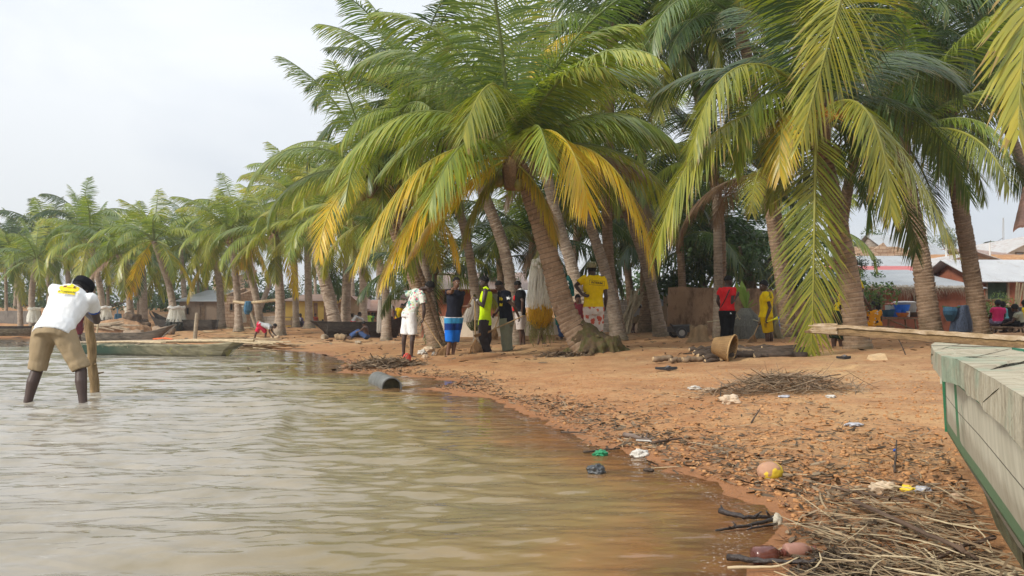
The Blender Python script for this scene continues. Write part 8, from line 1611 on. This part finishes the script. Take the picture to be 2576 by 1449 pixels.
scatter_strips('tide_debris', 'rotten brown leaf crumbs matted under the reeds', 'debris', lambda rg: (*pick(rg, reedpoly, 0, 0), rg.uniform(0, 6.28), 1, rg.uniform(0, .012)), 1500, 21, M_DEB, (.004, .016), (.015, .08), (.0, .012), .4, .25)
scatter_strips('reed_litter', 'sparse straw scattered up the beach from the waterline', 'straw', lambda rg: (*pick(rg, [(1180, 985), (1500, 930), (2350, 930), (2400, 1240), (2050, 1230), (1700, 1150)], 0, 0), rg.uniform(0, 6.28), 1, 0), 420, 2, M_REED, (.003, .006), (.06, .3), (.0, .012), .2, .05)
def tide(rg):
    while True:
        i = rg.randrange(10, len(SHORE) - 3); a, b = SHORE[i], SHORE[i + 1]; t_ = rg.random(); x = a[0] + (b[0] - a[0]) * t_; y = a[1] + (b[1] - a[1]) * t_; dx, dy = b[0] - a[0], b[1] - a[1]; l = math.hypot(dx, dy)
        if rg.random() > min(1, l / 1.2): continue
        off = abs(rg.gauss(.30, .22)) + .05; x += -dy / l * off; y += dx / l * off; return x, y, rg.uniform(0, 6.28), 1., 0
scatter_strips('tide_debris', 'dark rotten leaves and twigs along the tide line', 'debris', tide, 2400, 3, M_DEB, (.006, .022), (.02, .10), (.0, .015), .4, .2)
muck = [(1990, 1380), (2120, 1360), (2240, 1420), (2180, 1500), (1980, 1500)]
scatter_strips('tide_debris', 'black wet mat of rotten leaves by the bottles', 'debris', lambda rg: (*pick(rg, muck, 0, 0), rg.uniform(0, 6.28), 1, rg.uniform(0, .015)), 900, 4, strip_mat('black_muck', [(0, (.012, .010, .009)), (.6, (.04, .03, .024)), (1, (.11, .08, .055))]), (.004, .014), (.015, .06), (.0, .015), .5, .3)
scatter_strips('tide_debris', 'dark leaf crumbs and twigs between the beach clods', 'debris', lambda rg: (*pick(rg, [(1330, 1010), (1600, 965), (2000, 1010), (2360, 1080), (2440, 1240), (2060, 1230), (1700, 1150), (1480, 1085)], 0, 0), rg.uniform(0, 6.28), 1, 0), 1700, 5, M_DEB, (.004, .016), (.015, .09), (.0, .012), .4, .2)
# brushwood heap
hc = onz0(1965, 985)
def heap(cx, cy, rx, ry, h): 
    def f(rg):
        while True:
            u, v = rg.gauss(0, .45), rg.gauss(0, .45)
            if u * u + v * v < 1.2: return cx + u * rx, cy + v * ry, rg.gauss(0, .7) + (math.pi if rg.random() < .5 else 0), 1., h * max(0, 1 - (u * u + v * v)) * rg.random() ** .7
    return f
scatter_strips('brushwood_heap', 'low heap of dry twigs and roots on the open beach', 'brushwood', heap(hc.x, hc.y, .78, .4, .17), 900, 26, M_BRUSH, (.004, .012), (.08, .42), (.0, .02), .3, .28)
hd = onz0(960, 925)
scatter_strips('washed_up_debris', 'bank of washed-up twigs, leaves and rags at the corner of the inlet', 'debris', heap(hd.x, hd.y + .3, .72, .5, .14), 1000, 7, M_BRUSH, (.008, .03), (.05, .35), (.0, .02), .4, .3)
g1 = onz0(560, 850)
scatter_strips('washed_up_debris', 'fallen fronds and canes strewn beyond the loaded canoe', 'debris', lambda rg: (*(lambda v: (v[0], v[1]))(pick(rg, [(500, 842), (640, 842), (760, 868), (640, 872)], 0, 0)), rg.gauss(0, .5), 3., 0), 260, 8, M_REED, (.012, .03), (.1, .5), (.0, .04), .2, .05)
hp = onz0(1420, 897); scatter_strips('dead_leaves', 'strip of dark dead leaves in the hollow before the leaning palm', 'leaves', heap(hp.x, hp.y, .55, .35, .05), 260, 9, M_DEB, (.02, .05), (.06, .2), (.0, .02), .4, .3)
scatter_strips('dead_leaves', 'dry leaf scraps lying about under the palms', 'leaves', lambda rg: (rg.uniform(-5, 9), rg.uniform(13, 30), rg.uniform(0, 6.28), 1., 0), 700, 10, M_DEB, (.02, .06), (.05, .22), (.0, .02), .4, .15)
scatter_strips('dead_leaves', 'dry leaf scraps on the far left beach', 'leaves', lambda rg: (rg.uniform(-24, -3), rg.uniform(28, 48), rg.uniform(0, 6.28), 2., 0), 500, 11, M_BRUSH, (.02, .06), (.05, .3), (.0, .02), .4, .1)
# crumbs of earth
def clods(name, label, fn, n, seed, m, r=(.006, .03)):
    rg = random.Random(seed); base = []
    for k in range(6):
        bm = bmesh.new(); bmesh.ops.create_icosphere(bm, subdivisions=1, radius=1)
        for v_ in bm.verts: v_.co = v_.co * rg.uniform(.45, 1.45); v_.co.z *= .6
        base.append((np.array([v_.co[:] for v_ in bm.verts]), np.array([[v_.index for v_ in f_.verts] for f_ in bm.faces]))); bm.free()
    P_ = [fn(rg) for _ in range(n)]; zz = terrain(np.array([p[0] for p in P_]), np.array([p[1] for p in P_])); V = []; Fc = []; o = 0
    for (x, y), z in zip(P_, zz):
        if z < .012: continue
        b, f_ = base[rg.randrange(6)]; s_ = r[0] + (r[1] - r[0]) * rg.random() ** 3; a = rg.uniform(0, 6.28); c_, s2 = math.cos(a), math.sin(a); w = b * s_; V.append(np.stack([w[:, 0] * c_ - w[:, 1] * s2 + x, w[:, 0] * s2 + w[:, 1] * c_ + y, w[:, 2] + z + s_ * .25], -1)); Fc.append(f_ + o); o += len(b)
    return tag(obj(name, mesh_np(name, np.concatenate(V), np.concatenate(Fc)), m), label, 'earth', None, 'stuff')
M_CLOD = mat('sand_clod', (.40, .20, .085), .95, .35, 3., .4, .15, None, (.50, .29, .14))
band = [(1180, 975), (1330, 940), (1750, 930), (2380, 960), (2430, 1250), (2100, 1240), (1990, 1300), (1760, 1190), (1500, 1090), (1330, 1020)]
clods('earth_clods', 'crumbled orange clods on the trodden beach', lambda rg: pick(rg, band, 0, 0), 7000, 1, M_CLOD, (.003, .017)); clods('earth_clods', 'dark wet clods close to the waterline', lambda rg: tide(rg)[:2], 2200, 2, mat('wet_clod', (.21, .10, .05), .8, .4, 4., .4), (.003, .014)); clods('earth_clods', 'scattered crumbs on the sand among the palms', lambda rg: (rg.uniform(-3, 8), rg.uniform(9, 22)), 450, 3, mat('dull_clod', (.24, .13, .065), .95, .3), (.006, .022))
# ------------------------------------------------------------------ thin morning haze over the lagoon
mb = MB(); mb.hexa([(-420, -40, -3.2), (420, -40, -3.2), (420, 380, -3.2), (-420, 380, -3.2)], [(-420, -40, 16), (420, -40, 16), (420, 380, 16), (-420, 380, 16)])
hz = bpy.data.materials.new('haze'); hz.use_nodes = True; ht = hz.node_tree; ht.nodes.clear(); pv = ht.nodes.new('ShaderNodeVolumePrincipled'); pv.inputs['Color'].default_value = (.93, .96, 1, 1); pv.inputs['Density'].default_value = .0007; pv.inputs['Anisotropy'].default_value = .1
ho = ht.nodes.new('ShaderNodeOutputMaterial'); ht.links.new(pv.outputs[0], ho.inputs['Volume']); o = mb.build('haze', hz); tag(o, kind='stuff'); o['label'] = 'thin pale haze in the air over the lagoon shore'; o['category'] = 'haze'
